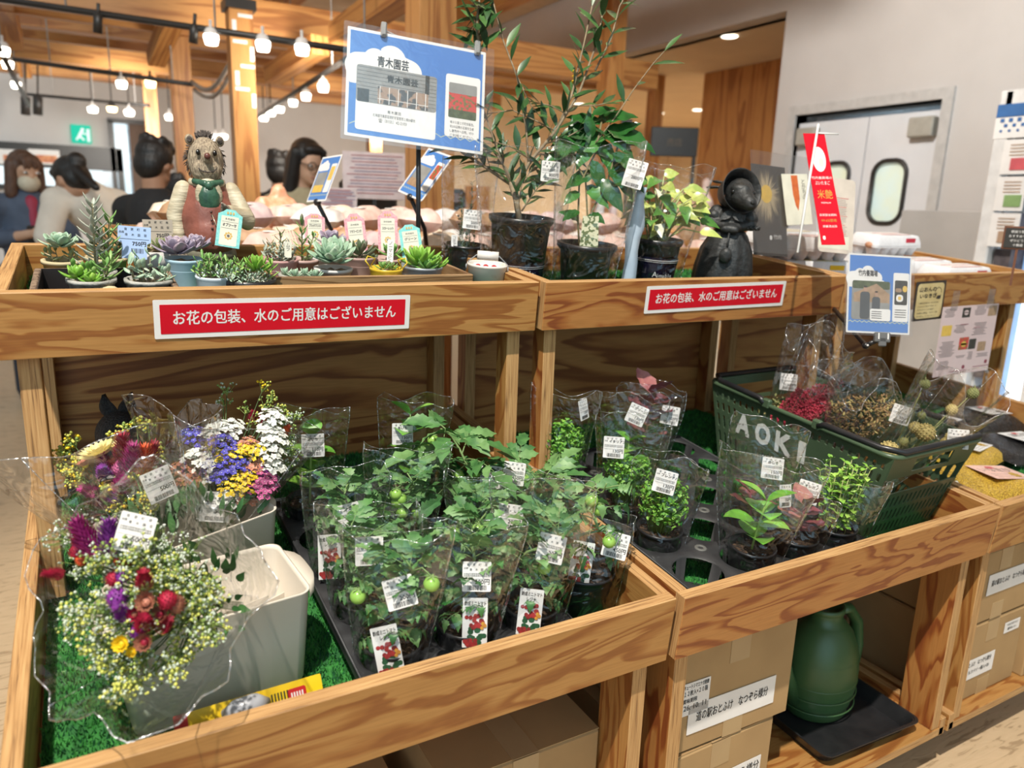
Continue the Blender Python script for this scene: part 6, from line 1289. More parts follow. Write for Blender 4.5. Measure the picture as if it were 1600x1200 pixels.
def pothos():
    m = placeU(1023, 405, .145); t = thing('potted_pothos', 'yellow and green variegated pothos in a navy printed pot sleeve', 'potted plant', mw=m); k0 = depth_of(m @ V((0, 0, .2))); h = height_to(m, 372); r = .056; big_pot(t, r, h, .76); mi = m.inverted(); rr = random.Random(44); lv = MB()
    def Q(px, py, dk=0.0): return mi @ dep(px, py, k0 + dk)
    T = [(1005, 300, 0), (1020, 285, 1), (1038, 275, 1), (1050, 285, 0), (1068, 295, 1), (1080, 310, 1), (1015, 320, 1), (1032, 300, 3), (1045, 315, 0), (1060, 320, 1), (1075, 335, 0), (1000, 335, 0), (1018, 345, 0), (1040, 335, 0), (1030, 350, 3), (1055, 345, 1), (1085, 325, 1), (1010, 350, 0), (1064, 305, 1), (1048, 300, 1), (1028, 318, 1), (1092, 345, 0), (1000, 310, 0), (1038, 290, 1)]
    T = T + [(x_ + rr.uniform(-12, 12), y_ + rr.uniform(-10, 18), rr.choice((0, 0, 1, 1, 0))) for x_, y_, _ in T]
    for i, (px, py, mm) in enumerate(T):
        B = V((rr.uniform(-.02, .02), rr.uniform(-.02, .02), h - .012)); E = Q(px, py, rr.uniform(-.04, .03)); lv.tube([B, B.lerp(E, .6) + V((0, 0, .018)), E], [.0022, .002, .0016], 6, 2); d = V((E.x - B.x, E.y - B.y - .03, -.3 * .05)); d.z = rr.uniform(-.5, .35) * d.length
        lv.leaf(E, d, V((rr.uniform(-.4, .4), -.8, .8)), rr.uniform(.034, .052), rr.uniform(.024, .036), mm, .5, .16, 6, 'h')
    lv.build('foliage', POT, t); hb = height_to(m, 262); bag_mesh(r + .004, hb, .19, .06, .004, (.016, 0), 94, 14, 44).build('plastic_sleeve', [FILM, SEAM], t)
    z1 = h * .70; mb = MB(); vs = []; fs = []; n = 26
    for i in range(n): 
        a = -pi * .93 + pi * .90 * i / (n - 1); vs += [(r * .785 * cos(a), r * .785 * sin(a), .001), ((r * .93 + .002) * cos(a), (r * .93 + .002) * sin(a), z1)]
    for i in range(n - 1): fs.append((2 * i, 2 * i + 2, 2 * i + 3, 2 * i + 1))
    mb.add(vs, fs, 0); mb.build('printed_sleeve', MATS['navy_print'], t); mb = MB()
    def arc(z): q = .785 + (.145) * z / z1; return [((r * q + .0035) * cos(a), (r * q + .0035) * sin(a), z) for a in [-pi * .90 + pi * .84 * i / 20 for i in range(21)]]
    top = arc(z1 - .006); mb.tube(arc(.002)[:1] + top, .0006, 4); mb.tube(arc(z1 - .010)[1:], .0004, 4)
    for i, ch in enumerate('Aimable'): text(mb, ch, 0, 0, 0, .013 if i == 0 else .009, 0, M.Rotation(R_(4 + i * 8), 4, 'Z') @ M.Translation((0, -r * .90, z1 * .52)) @ M.Rotation(R_(94), 4, 'X'), 'C')
    for i, ch in enumerate('EXPRESS'): text(mb, ch, 0, 0, 0, .010, 0, M.Rotation(R_(-42 + i * 9), 4, 'Z') @ M.Translation((0, -r * .845, .008)) @ M.Rotation(R_(94), 4, 'X'), 'C')
    mb.build('sleeve_lettering', WHITE, t)
pothos()
# pale blue folded film standing between the pots
mb = MB(); m = placeU(985, 400, .10); hb = height_to(m, 292)
for i in range(10):
    z = hb * i / 9; w_ = .016 + .003 * sin(i * 1.3); mb.v += [V((-w_ + .003 * sin(i), 0, z)), V((0, -.006 - .002 * (i % 2), z)), V((w_ + .002 * cos(i * 2), 0, z))]
for i in range(9):
    for j in range(2): a = i * 3 + j; mb.f.append((a, a + 1, a + 4, a + 3)); mb.mi.append(0); mb.sm.append(True)
o = mb.build('folded_film_sleeve', pm('folded_film', (.50, .60, .70), (.40, .50, .62), scale=18, rough=.15, coat=.4), None); o.matrix_world = m; tag(o, 'pale blue folded plastic film strip standing left of the pothos pot', 'plastic film')
so = o.modifiers.new('thick', 'SOLIDIFY'); so.thickness = .002
# rabbit lady figure in a bonnet
def rabbit_lady():
    m = placeU(1132, 400, .135); t = thing('rabbit_figurine', 'matte black rabbit lady figurine in bonnet and long skirt', 'figurine', mw=m); h = height_to(m, 270); s_ = h / .245; B = pm('matte_black_resin', (.030, .032, .033), (.014, .015, .015), scale=60, rough=.5, bump=.25, bscale=120)
    mb = MB(); pr = [(0, 0), (.058, 0), (.060, .012), (.058, .05), (.051, .09), (.038, .122), (.031, .130)]; n = 48; vs = []; fs = []
    for (r, z) in pr:
        for j in range(n): a = 2 * pi * j / n; k = 1 + (.05 * sin(9 * a) + .03 * sin(17 * a + 1)) * (r > .04); vs.append((r * k * cos(a) * s_, r * k * sin(a) * s_ * .85, z * s_))
    for i in range(len(pr) - 1):
        for j in range(n): q = (j + 1) % n; fs.append((i * n + j, i * n + q, (i + 1) * n + q, (i + 1) * n + j))
    mb.add(vs, fs, 0); mb.build('skirt', B, t)
    mb = MB(); E = lambda c, r, n=16, rot=None: mb.ell(V(c) * s_, [q * s_ for q in r], n, 0, None, rot); C = lambda a, b, r0, r1: mb.cap(V(a) * s_, V(b) * s_, r0 * s_, r1 * s_, 12)
    E((0, 0, .135), (.030, .026, .022)); E((0, 0, .158), (.033, .028, .020)); C((0, 0, .165), (.004, -.004, .190), .015, .014); E((.007, -.014, .204), (.029, .029, .032)); C((.012, -.030, .201), (.029, -.054, .190), .023, .015); E((.030, -.056, .188), (.014, .013, .012)); E((.008, -.036, .216), (.020, .012, .010))
    for sg in (-1, 1): C((sg * .032, 0, .165), (sg * .040, -.010, .145), .015, .012); C((sg * .040, -.010, .145), (-sg * .006, -.036, .135), .0105, .009); E((-sg * .010, -.037, .135), (.009, .008, .008))
    organic(mb.build('body', B, t), .0032 * s_, 2)
    for sg in (-1, 1):
        mb = MB()
        for i in range(22): a = 2 * pi * i / 22; mb.ell((V((sg * .041, -.010, .142)) + V((cos(a) * .015, sin(a) * .014, -.002 * (i % 2)))) * s_, (.004 * s_,) * 3, 6)
        mb.ell(V((sg * .036, -.004, .157)) * s_, (.017 * s_, .017 * s_, .015 * s_), 12); mb.build('puff_sleeve', B, t)
    mb = MB(); vs = []; fs = []; n = 36; ax = V((.50, -.72, .30)).normalized(); _, a, b = basis(ax); c0 = V((.002, -.002, .206)); prf = ((-.036, .006), (-.034, .020), (-.022, .032), (-.006, .0365), (.004, .037), (.012, .042), (.018, .046), (.017, .044), (.004, .035), (-.01, .033))
    for (d, r) in prf:
        for j in range(n):
            u_ = 2 * pi * j / n; ruf = 1 + (.03 * sin(18 * u_) if d > .015 else 0); q = c0 + ax * d + (a * cos(u_) + b * sin(u_)) * r * ruf; vs.append(q * s_)
    for i in range(len(prf) - 1):
        for j in range(n): k = (j + 1) % n; fs.append((i * n + j, i * n + k, (i + 1) * n + k, (i + 1) * n + j))
    mb.add(vs, fs, 0); mb.build('bonnet', B, t)
    for (p, d) in (((-.028, .006, .214), (-1, .25, .1)), ((-.024, .014, .222), (-.8, .6, .25))):
        mb = MB(); mb.fleshy(V(p) * s_, V(d), (0, 0, 1), .034 * s_, .017 * s_, .010 * s_, 0, -.2, 8); mb.build('ear', B, t)
    mb = MB(); mb.ell(V((-.006, -.0425, .209)) * s_, (.0052, .0045, .0055), 10); mb.ell(V((.034, -.030, .209)) * s_, (.0045, .0052, .0055), 10); mb.ell(V((.034, -.066, .192)) * s_, (.006, .0045, .004), 10); mb.build('eye', pm('glossy_black', (.01, .01, .01), rough=.08), t)
    mb = MB(); mb.leaf(V((0, -.026, .170)) * s_, (-.8, -.3, -.6), (0, -1, .3), .03 * s_, .016 * s_, 0, .1, .05, 4); mb.leaf(V((0, -.026, .170)) * s_, (.8, -.3, -.6), (0, -1, .3), .03 * s_, .016 * s_, 0, .1, .05, 4); mb.build('collar', B, t)
    mb = MB(); mb.ell(V((.000, -.052, .084)) * s_, (.013 * s_, .008 * s_, .016 * s_), 14); mb.tube([V((0, -.040, .128)) * s_, V((0, -.050, .10)) * s_], .002 * s_, 6); mb.build('pouch', B, t)
rabbit_lady()
# ================================================================== green shopping basket with dried flowers
BGR = pm('basket_green', (.070, .112, .062), (.055, .090, .050), scale=8, rough=.35); BWH = pm('worn_white_paint', (.72, .74, .72), (.10, .15, .10), scale=160, rough=.6, lo=.30, hi=.35)
def basket():
    L, Wd, h, kb = .505, .315, .222, .82; m = ML @ M.Translation((.752, .325, CZ + .004)) @ M.Rotation(R_(1.5), 4, 'Z'); t = thing('shopping_basket', 'green plastic shopping basket with white lettering and black rim handles', 'basket', mw=m)
    def wall(name, a0, b0, a1, b1, nc, rows):
        mb = MB(); a0, b0, a1, b1 = V(a0), V(b0), V(a1), V(b1)
        def P(s, q): return a0.lerp(b0, s).lerp(a1.lerp(b1, s), q)
        for (q0, q1, opens) in rows:
            s = 0.0
            for i in range(nc * 2 + 1):
                s0, s1 = i / (nc * 2 + 1), (i + 1) / (nc * 2 + 1)
                if i % 2 and opens and opens(s0): 
                    r = .28; c = (s0 + s1) / 2; hw = (s1 - s0) / 2; hq = (q1 - q0) / 2; cq = (q0 + q1) / 2; n = 12; ring = [(c + hw * .92 * max(-1, min(1, 1.25 * cos(2 * pi * j / n + .26))), cq + hq * .96 * max(-1, min(1, 1.15 * sin(2 * pi * j / n + .26)))) for j in range(n)]; outer = []
                    for j in range(n):
                        x, y = cos(2 * pi * j / n + .26), sin(2 * pi * j / n + .26); q = max(abs(x), abs(y)); outer.append((c + hw * x / q, cq + hq * y / q))
                    mb.add([P(*p) for p in outer] + [P(*p) for p in ring], [(j, (j + 1) % n, n + (j + 1) % n, n + j) for j in range(n)], 0, None, False)
                else: mb.quad(P(s0, q0), P(s1, q0), P(s1, q1), P(s0, q1))
        o = mb.build(name, BGR, t); so = o.modifiers.new('thick', 'SOLIDIFY'); so.thickness = .003; so.offset = 0; return P
    x0, y0 = Wd / 2 * kb, L / 2 * kb; x1, y1 = Wd / 2, L / 2
    al = lambda s: True; mid = lambda s: s < .16 or s > .84
    rows = [(0, .07, None), (.07, .24, al), (.24, .28, None), (.28, .46, al), (.46, .50, None), (.50, .66, mid), (.66, .70, None), (.70, .80, mid), (.80, .84, None), (.84, .91, al), (.91, 1, None)]
    P = wall('long_side', (-x0, y0, 0), (-x0, -y0, 0), (-x1, y1, h), (-x1, -y1, h), 25, rows); wall('long_side', (x0, -y0, 0), (x0, y0, 0), (x1, -y1, h), (x1, y1, h), 25, rows)
    hand = lambda s: .28 < s < .70
    rows2 = [(0, .07, None), (.07, .24, al), (.24, .28, None), (.28, .46, al), (.46, .50, None), (.50, .68, al), (.68, .74, None)]
    for sg in (-1, 1):
        wall('short_side', (-x0 * -sg * -1, sg * y0, 0), (x0 * -sg * -1, sg * y0, 0), (-(x0 + (x1 - x0) * .74) * sg, sg * (y0 + (y1 - y0) * .74), h * .74), ((x0 + (x1 - x0) * .74) * sg, sg * (y0 + (y1 - y0) * .74), h * .74), 17, rows2)
        mb = MB(); z0, z1 = h * .74, h; ya, yb = y0 + (y1 - y0) * .74, y1; xa = x0 + (x1 - x0) * .74
        for (s0, s1, q0, q1) in ((-1, -.45, 0, 1), (.45, 1, 0, 1), (-.45, .45, 0, .18), (-.45, .45, .72, 1)):
            f = lambda s, q: V((s * (xa + (x1 - xa) * q), sg * (ya + (yb - ya) * q), z0 + (z1 - z0) * q)); mb.quad(f(s0, q0), f(s1, q0), f(s1, q1), f(s0, q1))
        o = mb.build('grip_panel', BGR, t); so = o.modifiers.new('thick', 'SOLIDIFY'); so.thickness = .003; so.offset = 0
    mb = MB(); mb.box((0, 0, .002), (x0 * 2, y0 * 2, .004)); mb.build('bottom', BGR, t)
    mb = MB(); ring = [V((x, y, h)) for x, y in rrect(Wd + .012, L + .012, .03, 5)]; mb.tube(ring + [ring[0], ring[1]], .0055, 8, 0, None, False); mb.build('rim', BGR, t)
    for sg in (-1, 1):
        mb = MB(); pts = [V((sg * (x1 + .010), -y1 * .42, h + .004)), V((sg * (x1 + .012), -y1 * .42, h + .012))]
        e = -1 if sg < 0 else 1
        pts = [V((-(x1 + .010), e * y1 * .30, h + .003)), V((-(x1 + .008), e * y1 * .36, h + .011)), V((-(x1 + .004), e * (y1 - .03), h + .011)), V((-(x1 - .02), e * (y1 + .006), h + .011)), V((x1 - .02, e * (y1 + .006), h + .011)), V((x1 + .004, e * (y1 - .03), h + .011)), V((x1 + .008, e * y1 * .36, h + .011)), V((x1 + .010, e * y1 * .30, h + .003))]
        mb.tube(pts, .0068, 8); mb.build('handle', BLKPL, t)
        for sx in (-1, 1):
            mb = MB(); mb.box((sx * (x1 + .006), e * y1 * .28, h + .004), (.014, .022, .022), 0, None, .003); mb.build('hinge_lug', BGR, t)
    mb = MB(); a, b = P(.08, .66), P(.92, .66); up = (P(.5, .9) - P(.5, .4)).normalized(); nrm = (b - a).normalized().cross(up) * 1
    mm = frame(P(.5, .53) + nrm * .003, b - a, up)
    for i, ch in enumerate('AOKI'): text(mb, ch, (-.140, -.078, -.016, .036)[i], 0, 0, .052, 0, mm, 'C', (.040, .042, .042, .016)[i], bold=.09)
    mb.build('lettering', BWH, t); return m, h
bm, bh = basket()
DRY = [pm('dried_amaranth', (.46, .03, .07), (.27, .015, .03), scale=120, rough=.7), pm('dried_brown', (.36, .23, .10), (.24, .14, .06), scale=120, rough=.8), pm('dried_straw', (.50, .40, .16), (.36, .28, .10), scale=120, rough=.8), pm('dried_green', (.26, .27, .10), (.16, .17, .06), scale=90, rough=.8), pm('dried_dark', (.10, .05, .04), (.05, .03, .02), scale=90, rough=.8)]
def dried(label, base, tip, seed, fn, R, stickers=(), flare=1.15, L2=1.12):
    base = V(base); tip = V(tip); n = (tip - base).normalized(); rr = random.Random(seed); t = thing('dried_flower_bunch', label, 'dried flowers', base, group=None); fn(t, base, rr)
    w_ = wrapper(base, base + (tip - base) * L2, R, seed, flare, 12, 48, el=1.0, side=(1, 0, 0)); w_.v = [v - base for v in w_.v]; w_.build('cellophane_wrap', [FILM2, SEAM], t)
    for (px, py, roll) in stickers:
        o = price_label('300円').build('price_label', TAGM, t); child(o, M.Translation(base), facing(dep(px, py, depth_of(tip) + (.05 if seed == 84 else -.03)), R_(12), 0, roll))
    return t
BI = lambda x, y, z: bm @ V((x, y, z))
kA = depth_of(BI(-.02, .06, bh + .02))
def f_amar(t, base, rr):
    for i, pts in enumerate((((1205, 668), (1245, 625), (1312, 597)), ((1225, 672), (1265, 635), (1300, 612)), ((1215, 672), (1240, 645), (1285, 625)), ((1200, 680), (1215, 655), (1250, 612)), ((1240, 680), (1262, 655), (1290, 632)))):
        P = [dep(a + (22 if q == 0 else 0), b - (14 if q == 0 else 0), kA + (.06, .05, .07)[q] - .006 * i) - base for q, (a, b) in enumerate(pts)]; mb = MB(); mb.tube([V((0, 0, 0)), P[0] * .6, P[0]], .0016, 5, 1)
        for j in range(900):
            f = rr.random(); q = f * 1.999; a = P[int(q)].lerp(P[int(q) + 1], q - int(q)); r = .026 * (1 - .45 * f) * (.6 + .4 * min(1, f * 5)); d = V((rr.gauss(0, 1), rr.gauss(0, 1), rr.gauss(0, 1))).normalized(); dot(mb, a + d * r * rr.random() ** .4, rr.uniform(.0022, .0042), 0 if f > .25 or rr.random() < .5 else 1)
        mb.build('amaranth_plume', [DRY[0], DRY[4]], t)
    mb = MB()
    for i in range(10): d = V((rr.uniform(-1, 1), rr.uniform(-1, 1), rr.uniform(.2, 1))); mb.leaf(dep(rr.uniform(1240, 1290), rr.uniform(645, 670), kA + .06) - base, d, (0, -1, 1), .05, .02, 1, .4)
    mb.build('dry_leaves', [DRY[0], DRY[4]], t)
dried('dried crimson amaranth plumes wrapped in film at the left of the basket', BI(-.06, .10, .03), BI(-.03, .03, bh + .02), 81, f_amar, .075, (), 1.2, 1.35)
kB = depth_of(BI(.03, -.06, bh + .01))
def f_brown(t, base, rr):
    mb = MB()
    for i in range(520):
        a = rr.uniform(0, 6.283); q = math.sqrt(rr.random()); px, py = 1350 + 58 * q * cos(a), 648 + 34 * q * sin(a); p = dep(px, py, kB + rr.uniform(-.025, .02) + .03 * q * q) - base; d = V((rr.gauss(0, 1), rr.gauss(0, 1), rr.gauss(0, 1))); mb.fleshy(p, d, (0, 0, 1), rr.uniform(.007, .011), .0055, .005, 0 if rr.random() < .7 else 1, .3, 5)
    for i in range(12): mb.tube([V((0, 0, 0)), dep(1350 + rr.uniform(-40, 40), 655, kB) - base], .0012, 4, 2)
    o = mb.build('seed_heads', [DRY[1], DRY[2], DRY[4]], t); o['kind'] = 'stuff'
dried('dried brown seed heads in a dense bunch in the middle of the basket', BI(.0, -.02, .03), BI(.02, -.05, bh + .0), 82, f_brown, .075, ((1408, 648, -R_(10)),), 1.2, 1.4)
kC = depth_of(BI(.07, -.17, bh + .01))
def f_heads(t, base, rr):
    for (px, py, r, mi) in ((1445, 600, .011, 3), (1520, 614, .012, 3), (1487, 640, .012, 2), (1440, 649, .009, 3), (1446, 676, .020, 2), (1430, 668, .013, 2), (1488, 684, .015, 2), (1388, 705, .022, 2), (1412, 690, .010, 3), (1478, 692, .012, 2)):
        p = dep(px, py, kC + rr.uniform(-.02, .02)) - base; mb = MB(); mb.ell(p, (r, r, r * .95), 14, 0); mb.tube([V((0, 0, 0)), p * .5 + V((rr.uniform(-.01, .01), 0, 0)), p], [.0018, .0016, .0012], 5, 1)
        for j in range(90):
            z = 1 - 2 * (j + .5) / 90; a = j * 2.4; d = V((cos(a) * math.sqrt(1 - z * z), sin(a) * math.sqrt(1 - z * z), z)); dot(mb, p + d * r, r * .13, 0)
        if mi == 3: mb.fleshy(p, (rr.uniform(-.5, .5), -.2, 1), (0, 0, 1), r * 1.6, r * .5, r * .4, 0, .2, 5)
        mb.build('seed_head', [DRY[mi], DRY[3]], t)
dried('dried round poppy heads and thistles on pale stems at the right of the basket', BI(.05, -.10, .03), BI(.08, -.18, bh + .02), 83, f_heads, .07, ((1497, 686, R_(5)),), 1.25, 1.5)
def f_none(t, base, rr):
    mb = MB()
    for i in range(160): p = dep(1215 + rr.gauss(0, 14), 640 + rr.gauss(0, 9), kA + .06) - base; mb.leaf(p, (rr.gauss(0, 1), rr.gauss(0, 1), rr.gauss(0, 1)), (0, 0, 1), .010, .006, rr.choice((0, 0, 1)), .3, .1, 4, 's')
    mb.build('dry_sprigs', [DRY[3], DRY[2]], t)
dried('dried green sprigs in a film sleeve at the back of the basket', BI(-.02, .16, .03), BI(.02, .12, bh + .04), 84, f_none, .07, ((1232, 597, 0),), 1.2, 1.45)
# ================================================================== bean bags in the right tray
BEANY = pm('yellow_millet', (.90, .60, .06), (.50, .26, .02), scale=300, rough=.7, bump=1.0, bscale=300, detail=1, lo=.40, hi=.55); BEANK = pm('black_beans', (.018, .018, .02), (.004, .004, .005), scale=140, rough=.3, bump=1.0, bscale=140, detail=1, spec=.3)
def pillow(label, x, u, yaw, w_, d_, h_, mat, card, z=CZ + .004, tilt=0.0, cardtx=''):
    m = ML @ M.Translation((x, u, z)) @ M.Rotation(yaw, 4, 'Z') @ M.Rotation(tilt, 4, 'X'); t = thing('bean_bag', label, 'food bag', mw=m); n, k = 16, 12; vs = []; fs = []; rr = random.Random(label)
    for sgn in (1, -1):
        for i in range(n + 1):
            for j in range(k + 1):
                s, q = -1 + 2 * i / n, -1 + 2 * j / k; e = (1 - s ** 4) ** .6 * (1 - q ** 4) ** .6 if abs(s) < 1 and abs(q) < 1 else 0; lump = 1 + .18 * sin(3.1 * s + rr.random() * .1) * cos(2.6 * q + 1)
                vs.append((s * w_ / 2, q * d_ / 2, h_ * .35 + sgn * h_ * (.65 if sgn > 0 else .35) * e * lump))
    N = (n + 1) * (k + 1)
    for o_ in (0, N):
        for i in range(n):
            for j in range(k): a = o_ + i * (k + 1) + j; q = (a, a + k + 1, a + k + 2, a + 1); fs.append(q if o_ == 0 else q[::-1])
    mb = MB(); mb.add(vs, fs); mb.build('beans', mat, t)
    mb = MB(); mb.add([(x_ * 1.06, y_ * 1.12, z_ * 1.03 + .0008) for (x_, y_, z_) in vs], fs); mb.build('clear_bag', FILM3, t)
    if card:
        mb = MB(); mb.slab(rrect(w_ * .5, d_ * .52, .003), 0, .0006, 0); text(mb, cardtx, 0, d_ * .02, .0009, d_ * .12, 1, None, 'C', w_ * .4); mb.slab(rrect(d_ * .14, d_ * .08, .004, 3, 0, d_ * .17), 0, .001, 2)
        for j in range(3): mb.box((0, -d_ * (.08 + .06 * j), .0008), (w_ * .36, .0008, .0003), 1)
        mb.build('paper_card', [pm('card_%d' % rr.randrange(10**6), card), INKS, CRED], t, (w_ * .12, d_ * .02, h_ * 1.06), (R_(-4), R_(4), R_(3)))
CX = 2 * GAP + W
pillow('bag of yellow millet lying against the front board of the right tray', 1.20, .165, R_(-14), .27, .18, .05, BEANY, (.80, .52, .44), cardtx='いなきび')
pillow('bag of yellow millet behind the front one, half empty with a white sticker', 1.36, .315, R_(10), .25, .15, .040, BEANY, (.78, .76, .74), cardtx='いなきび')
pillow('bag of black beans right behind the yellow millet', 1.57, .29, R_(-4), .26, .17, .05, BEANK, (.74, .74, .74), cardtx='黒豆')
pillow('bag of black beans nearest the middle stand, with a silver label', 1.46, .47, R_(10), .25, .16, .05, BEANK, (.70, .70, .72), cardtx='黒豆')
pillow('bag of black beans farthest right at the picture edge', 1.70, .47, R_(-6), .24, .17, .055, BEANK, (.74, .74, .74), cardtx='黒豆')
mb = MB(); mb.slab(rrect(.09, .06, .002), 0, .002, 0); text(mb, '粟', 0, 0, .0024, .02, 1, None, 'C'); o = mb.build('price_card', [CRC, INKS], None); o.matrix_world = ML @ M.Translation((1.03, .155, CZ + .03)) @ M.Rotation(R_(40), 4, 'X'); tag(o, 'cream price card leaning on the side board beside the yellow millet', 'card')
# ================================================================== under the stands: boxes, watering can
CARD = pm('cardboard', (.40, .255, .115), (.36, .225, .10), scale=10, rough=.75, bump=.05); TAPE = pm('packing_tape', (.42, .29, .15), (.40, .27, .14), rough=.3)
def carton(label, x0, x1, y0, y1, z0, z1, rot=0.0, labels=(), tape=True, extra=None):
    cx, cy = (x0 + x1) / 2, (y0 + y1) / 2; t = thing('cardboard_box', label, 'box', (cx, cy, z0), (0, 0, rot)); w_, d_, h_ = x1 - x0, y1 - y0, z1 - z0
    mb = MB(); mb.box((0, 0, h_ / 2), (w_, d_, h_), 0, None, .003); mb.build('carton', CARD, t)
    mb = MB(); mb.box((-w_ / 4 - .0005, 0, h_ + .0012), (w_ / 2 - .001, d_ - .004, .002)); mb.box((w_ / 4 + .0005, 0, h_ + .0012), (w_ / 2 - .001, d_ - .004, .002)); mb.build('flaps', CARD, t)
    if tape:
        for c_, s_ in (((0, -d_ / 2 - .0006, h_ - .028), (.05, .0008, .056)), ((0, 0, h_ + .0028), (.05, d_ + .001, .0008)), ((0, -d_ / 2 - .0006, .022), (.05, .0008, .044))): mb = MB(); mb.box(c_, s_); mb.build('tape', TAPE, t)
    for (lx, lz, lw, lh, lines) in labels:
        mb = MB(); mb.slab(rrect(lw, lh, .001), 0, .0006, 0)
        for (s_, ty, sz, wd, al, xo) in lines: text(mb, s_, xo, ty, .0009, sz, 1, None, al, wd, bold=.03)
        o = mb.build('paper_label', [WHITE, BLACK], t); o.matrix_local = M.Translation((lx, -d_ / 2 - .0012, lz)) @ M.Rotation(R_(90), 4, 'X')
    if extra: extra(t, w_, d_, h_)
    return t
SH = .1345
lab1 = ((-.105, .115, .068, .068, (('キュートシマエナガ煎餅', .022, .0075, .06, 'C', 0), ('１２枚入×２０箱', .008, .009, .056, 'C', 0), ('賞味期限', -.007, .0075, .034, 'L', -.03), ('26. 10. 11', -.023, .011, .054, 'C', 0))), (-.006, .068, .225, .062, (('道の駅おとふけ　なつぞら様分', -.006, .0165, .185, 'C', 0),)))
carton('upper cardboard box of the stack in the middle stand, with two paper labels', .095, .400, .075, .40, SH + .178, SH + .395, R_(-1), lab1)
carton('lower cardboard box of the stack in the middle stand, offset to the left', .070, .365, .075, .40, SH, SH + .172, R_(1), ((.02, .055, .20, .08, (('なつぞら様分', .012, .017, .11, 'R', .095), ('１箱×４個入×20', -.020, .013, .13, 'R', .095))),))
def ex_kanji(t, w_, d_, h_):
    mb = MB(); mm = M.Translation((w_ / 2 - .06, -d_ / 2 - .0012, h_ * .42)) @ M.Rotation(R_(90), 4, 'X') @ M.Rotation(-pi / 2, 4, 'Z'); text(mb, '2021 3', 0, 0, 0, .026, 0, mm, 'C', .12, bold=.05); text(mb, '賞味期限', .02, .036, 0, .008, 0, mm, 'C')
    for (a, b, c, d) in ((-.02, .0, .1, .001), (-.02, -.08, .1, .001)): mb.box((-.02 + a * 0 - .03, -d_ / 2 - .001, h_ * .5 + b), (.11, .0005, .0014))
    for xx in (-.105, .005, .032): mb.box((xx, -d_ / 2 - .001, h_ * .5 - .04), (.0014, .0005, .08))
    mb.build('printing', pm('box_print', (.10, .05, .02)), t); mb = MB(); mb.slab(rrect(.075, .06, .001), 0, .0006, 0); o = mb.build('paper_label', [WHITE, BLACK], t); o.matrix_local = M.Translation((-.06, -d_ / 2 - .0012, h_ * .40)) @ M.Rotation(R_(90), 4, 'X')
carton('right hand cardboard box under the left stand, printed with numbers', -.355, -.055, .105, .42, SH, SH + .272, 0, (), True, ex_kanji)
def ex_red(t, w_, d_, h_):
    mb = MB(); mb.v = []; 
    for i, (xx, yy) in enumerate(((.02, -.06), (.07, -.03), (.045, -.09))): mb.slab(rrect(.04, .045, .012, 4, xx, yy), h_ + .003, h_ + .0036, 0)
    mb.build('red_print', pm('box_red_print', (.28, .03, .02)), t)
carton('left hand cardboard box under the left stand, with red printing on its top', -.685, -.40, .09, .40, SH, SH + .225, 0, (), True, ex_red)
carton('lower cardboard box under the right stand, with two paper labels', CX + .055, CX + .345, .06, .36, SH, SH + .205, 0, ((-.055, .085, .17, .055, (('道の駅おとふけ　なつぞら様分', .008, .011, .14, 'C', 0), ('トカチミルクパイ一個入×20', -.012, .009, .13, 'C', 0))), (.09, .165, .07, .03, (('トロピカルワイン', .004, .006, .05, 'C', 0), ('瀬戸内レモン', -.008, .006, .04, 'C', 0)))))
carton('upper cardboard box under the right stand, its white label half hidden', CX + .055, CX + .345, .06, .36, SH + .211, SH + .40, 0, ((.03, .10, .19, .055, (('道の駅おとふけ　なつぞら様分', -.004, .0125, .16, 'C', 0),)),))
carton('plain cardboard box at the right edge under the right stand', CX + .36, CX + .62, .05, .36, SH, SH + .235, R_(2), ())
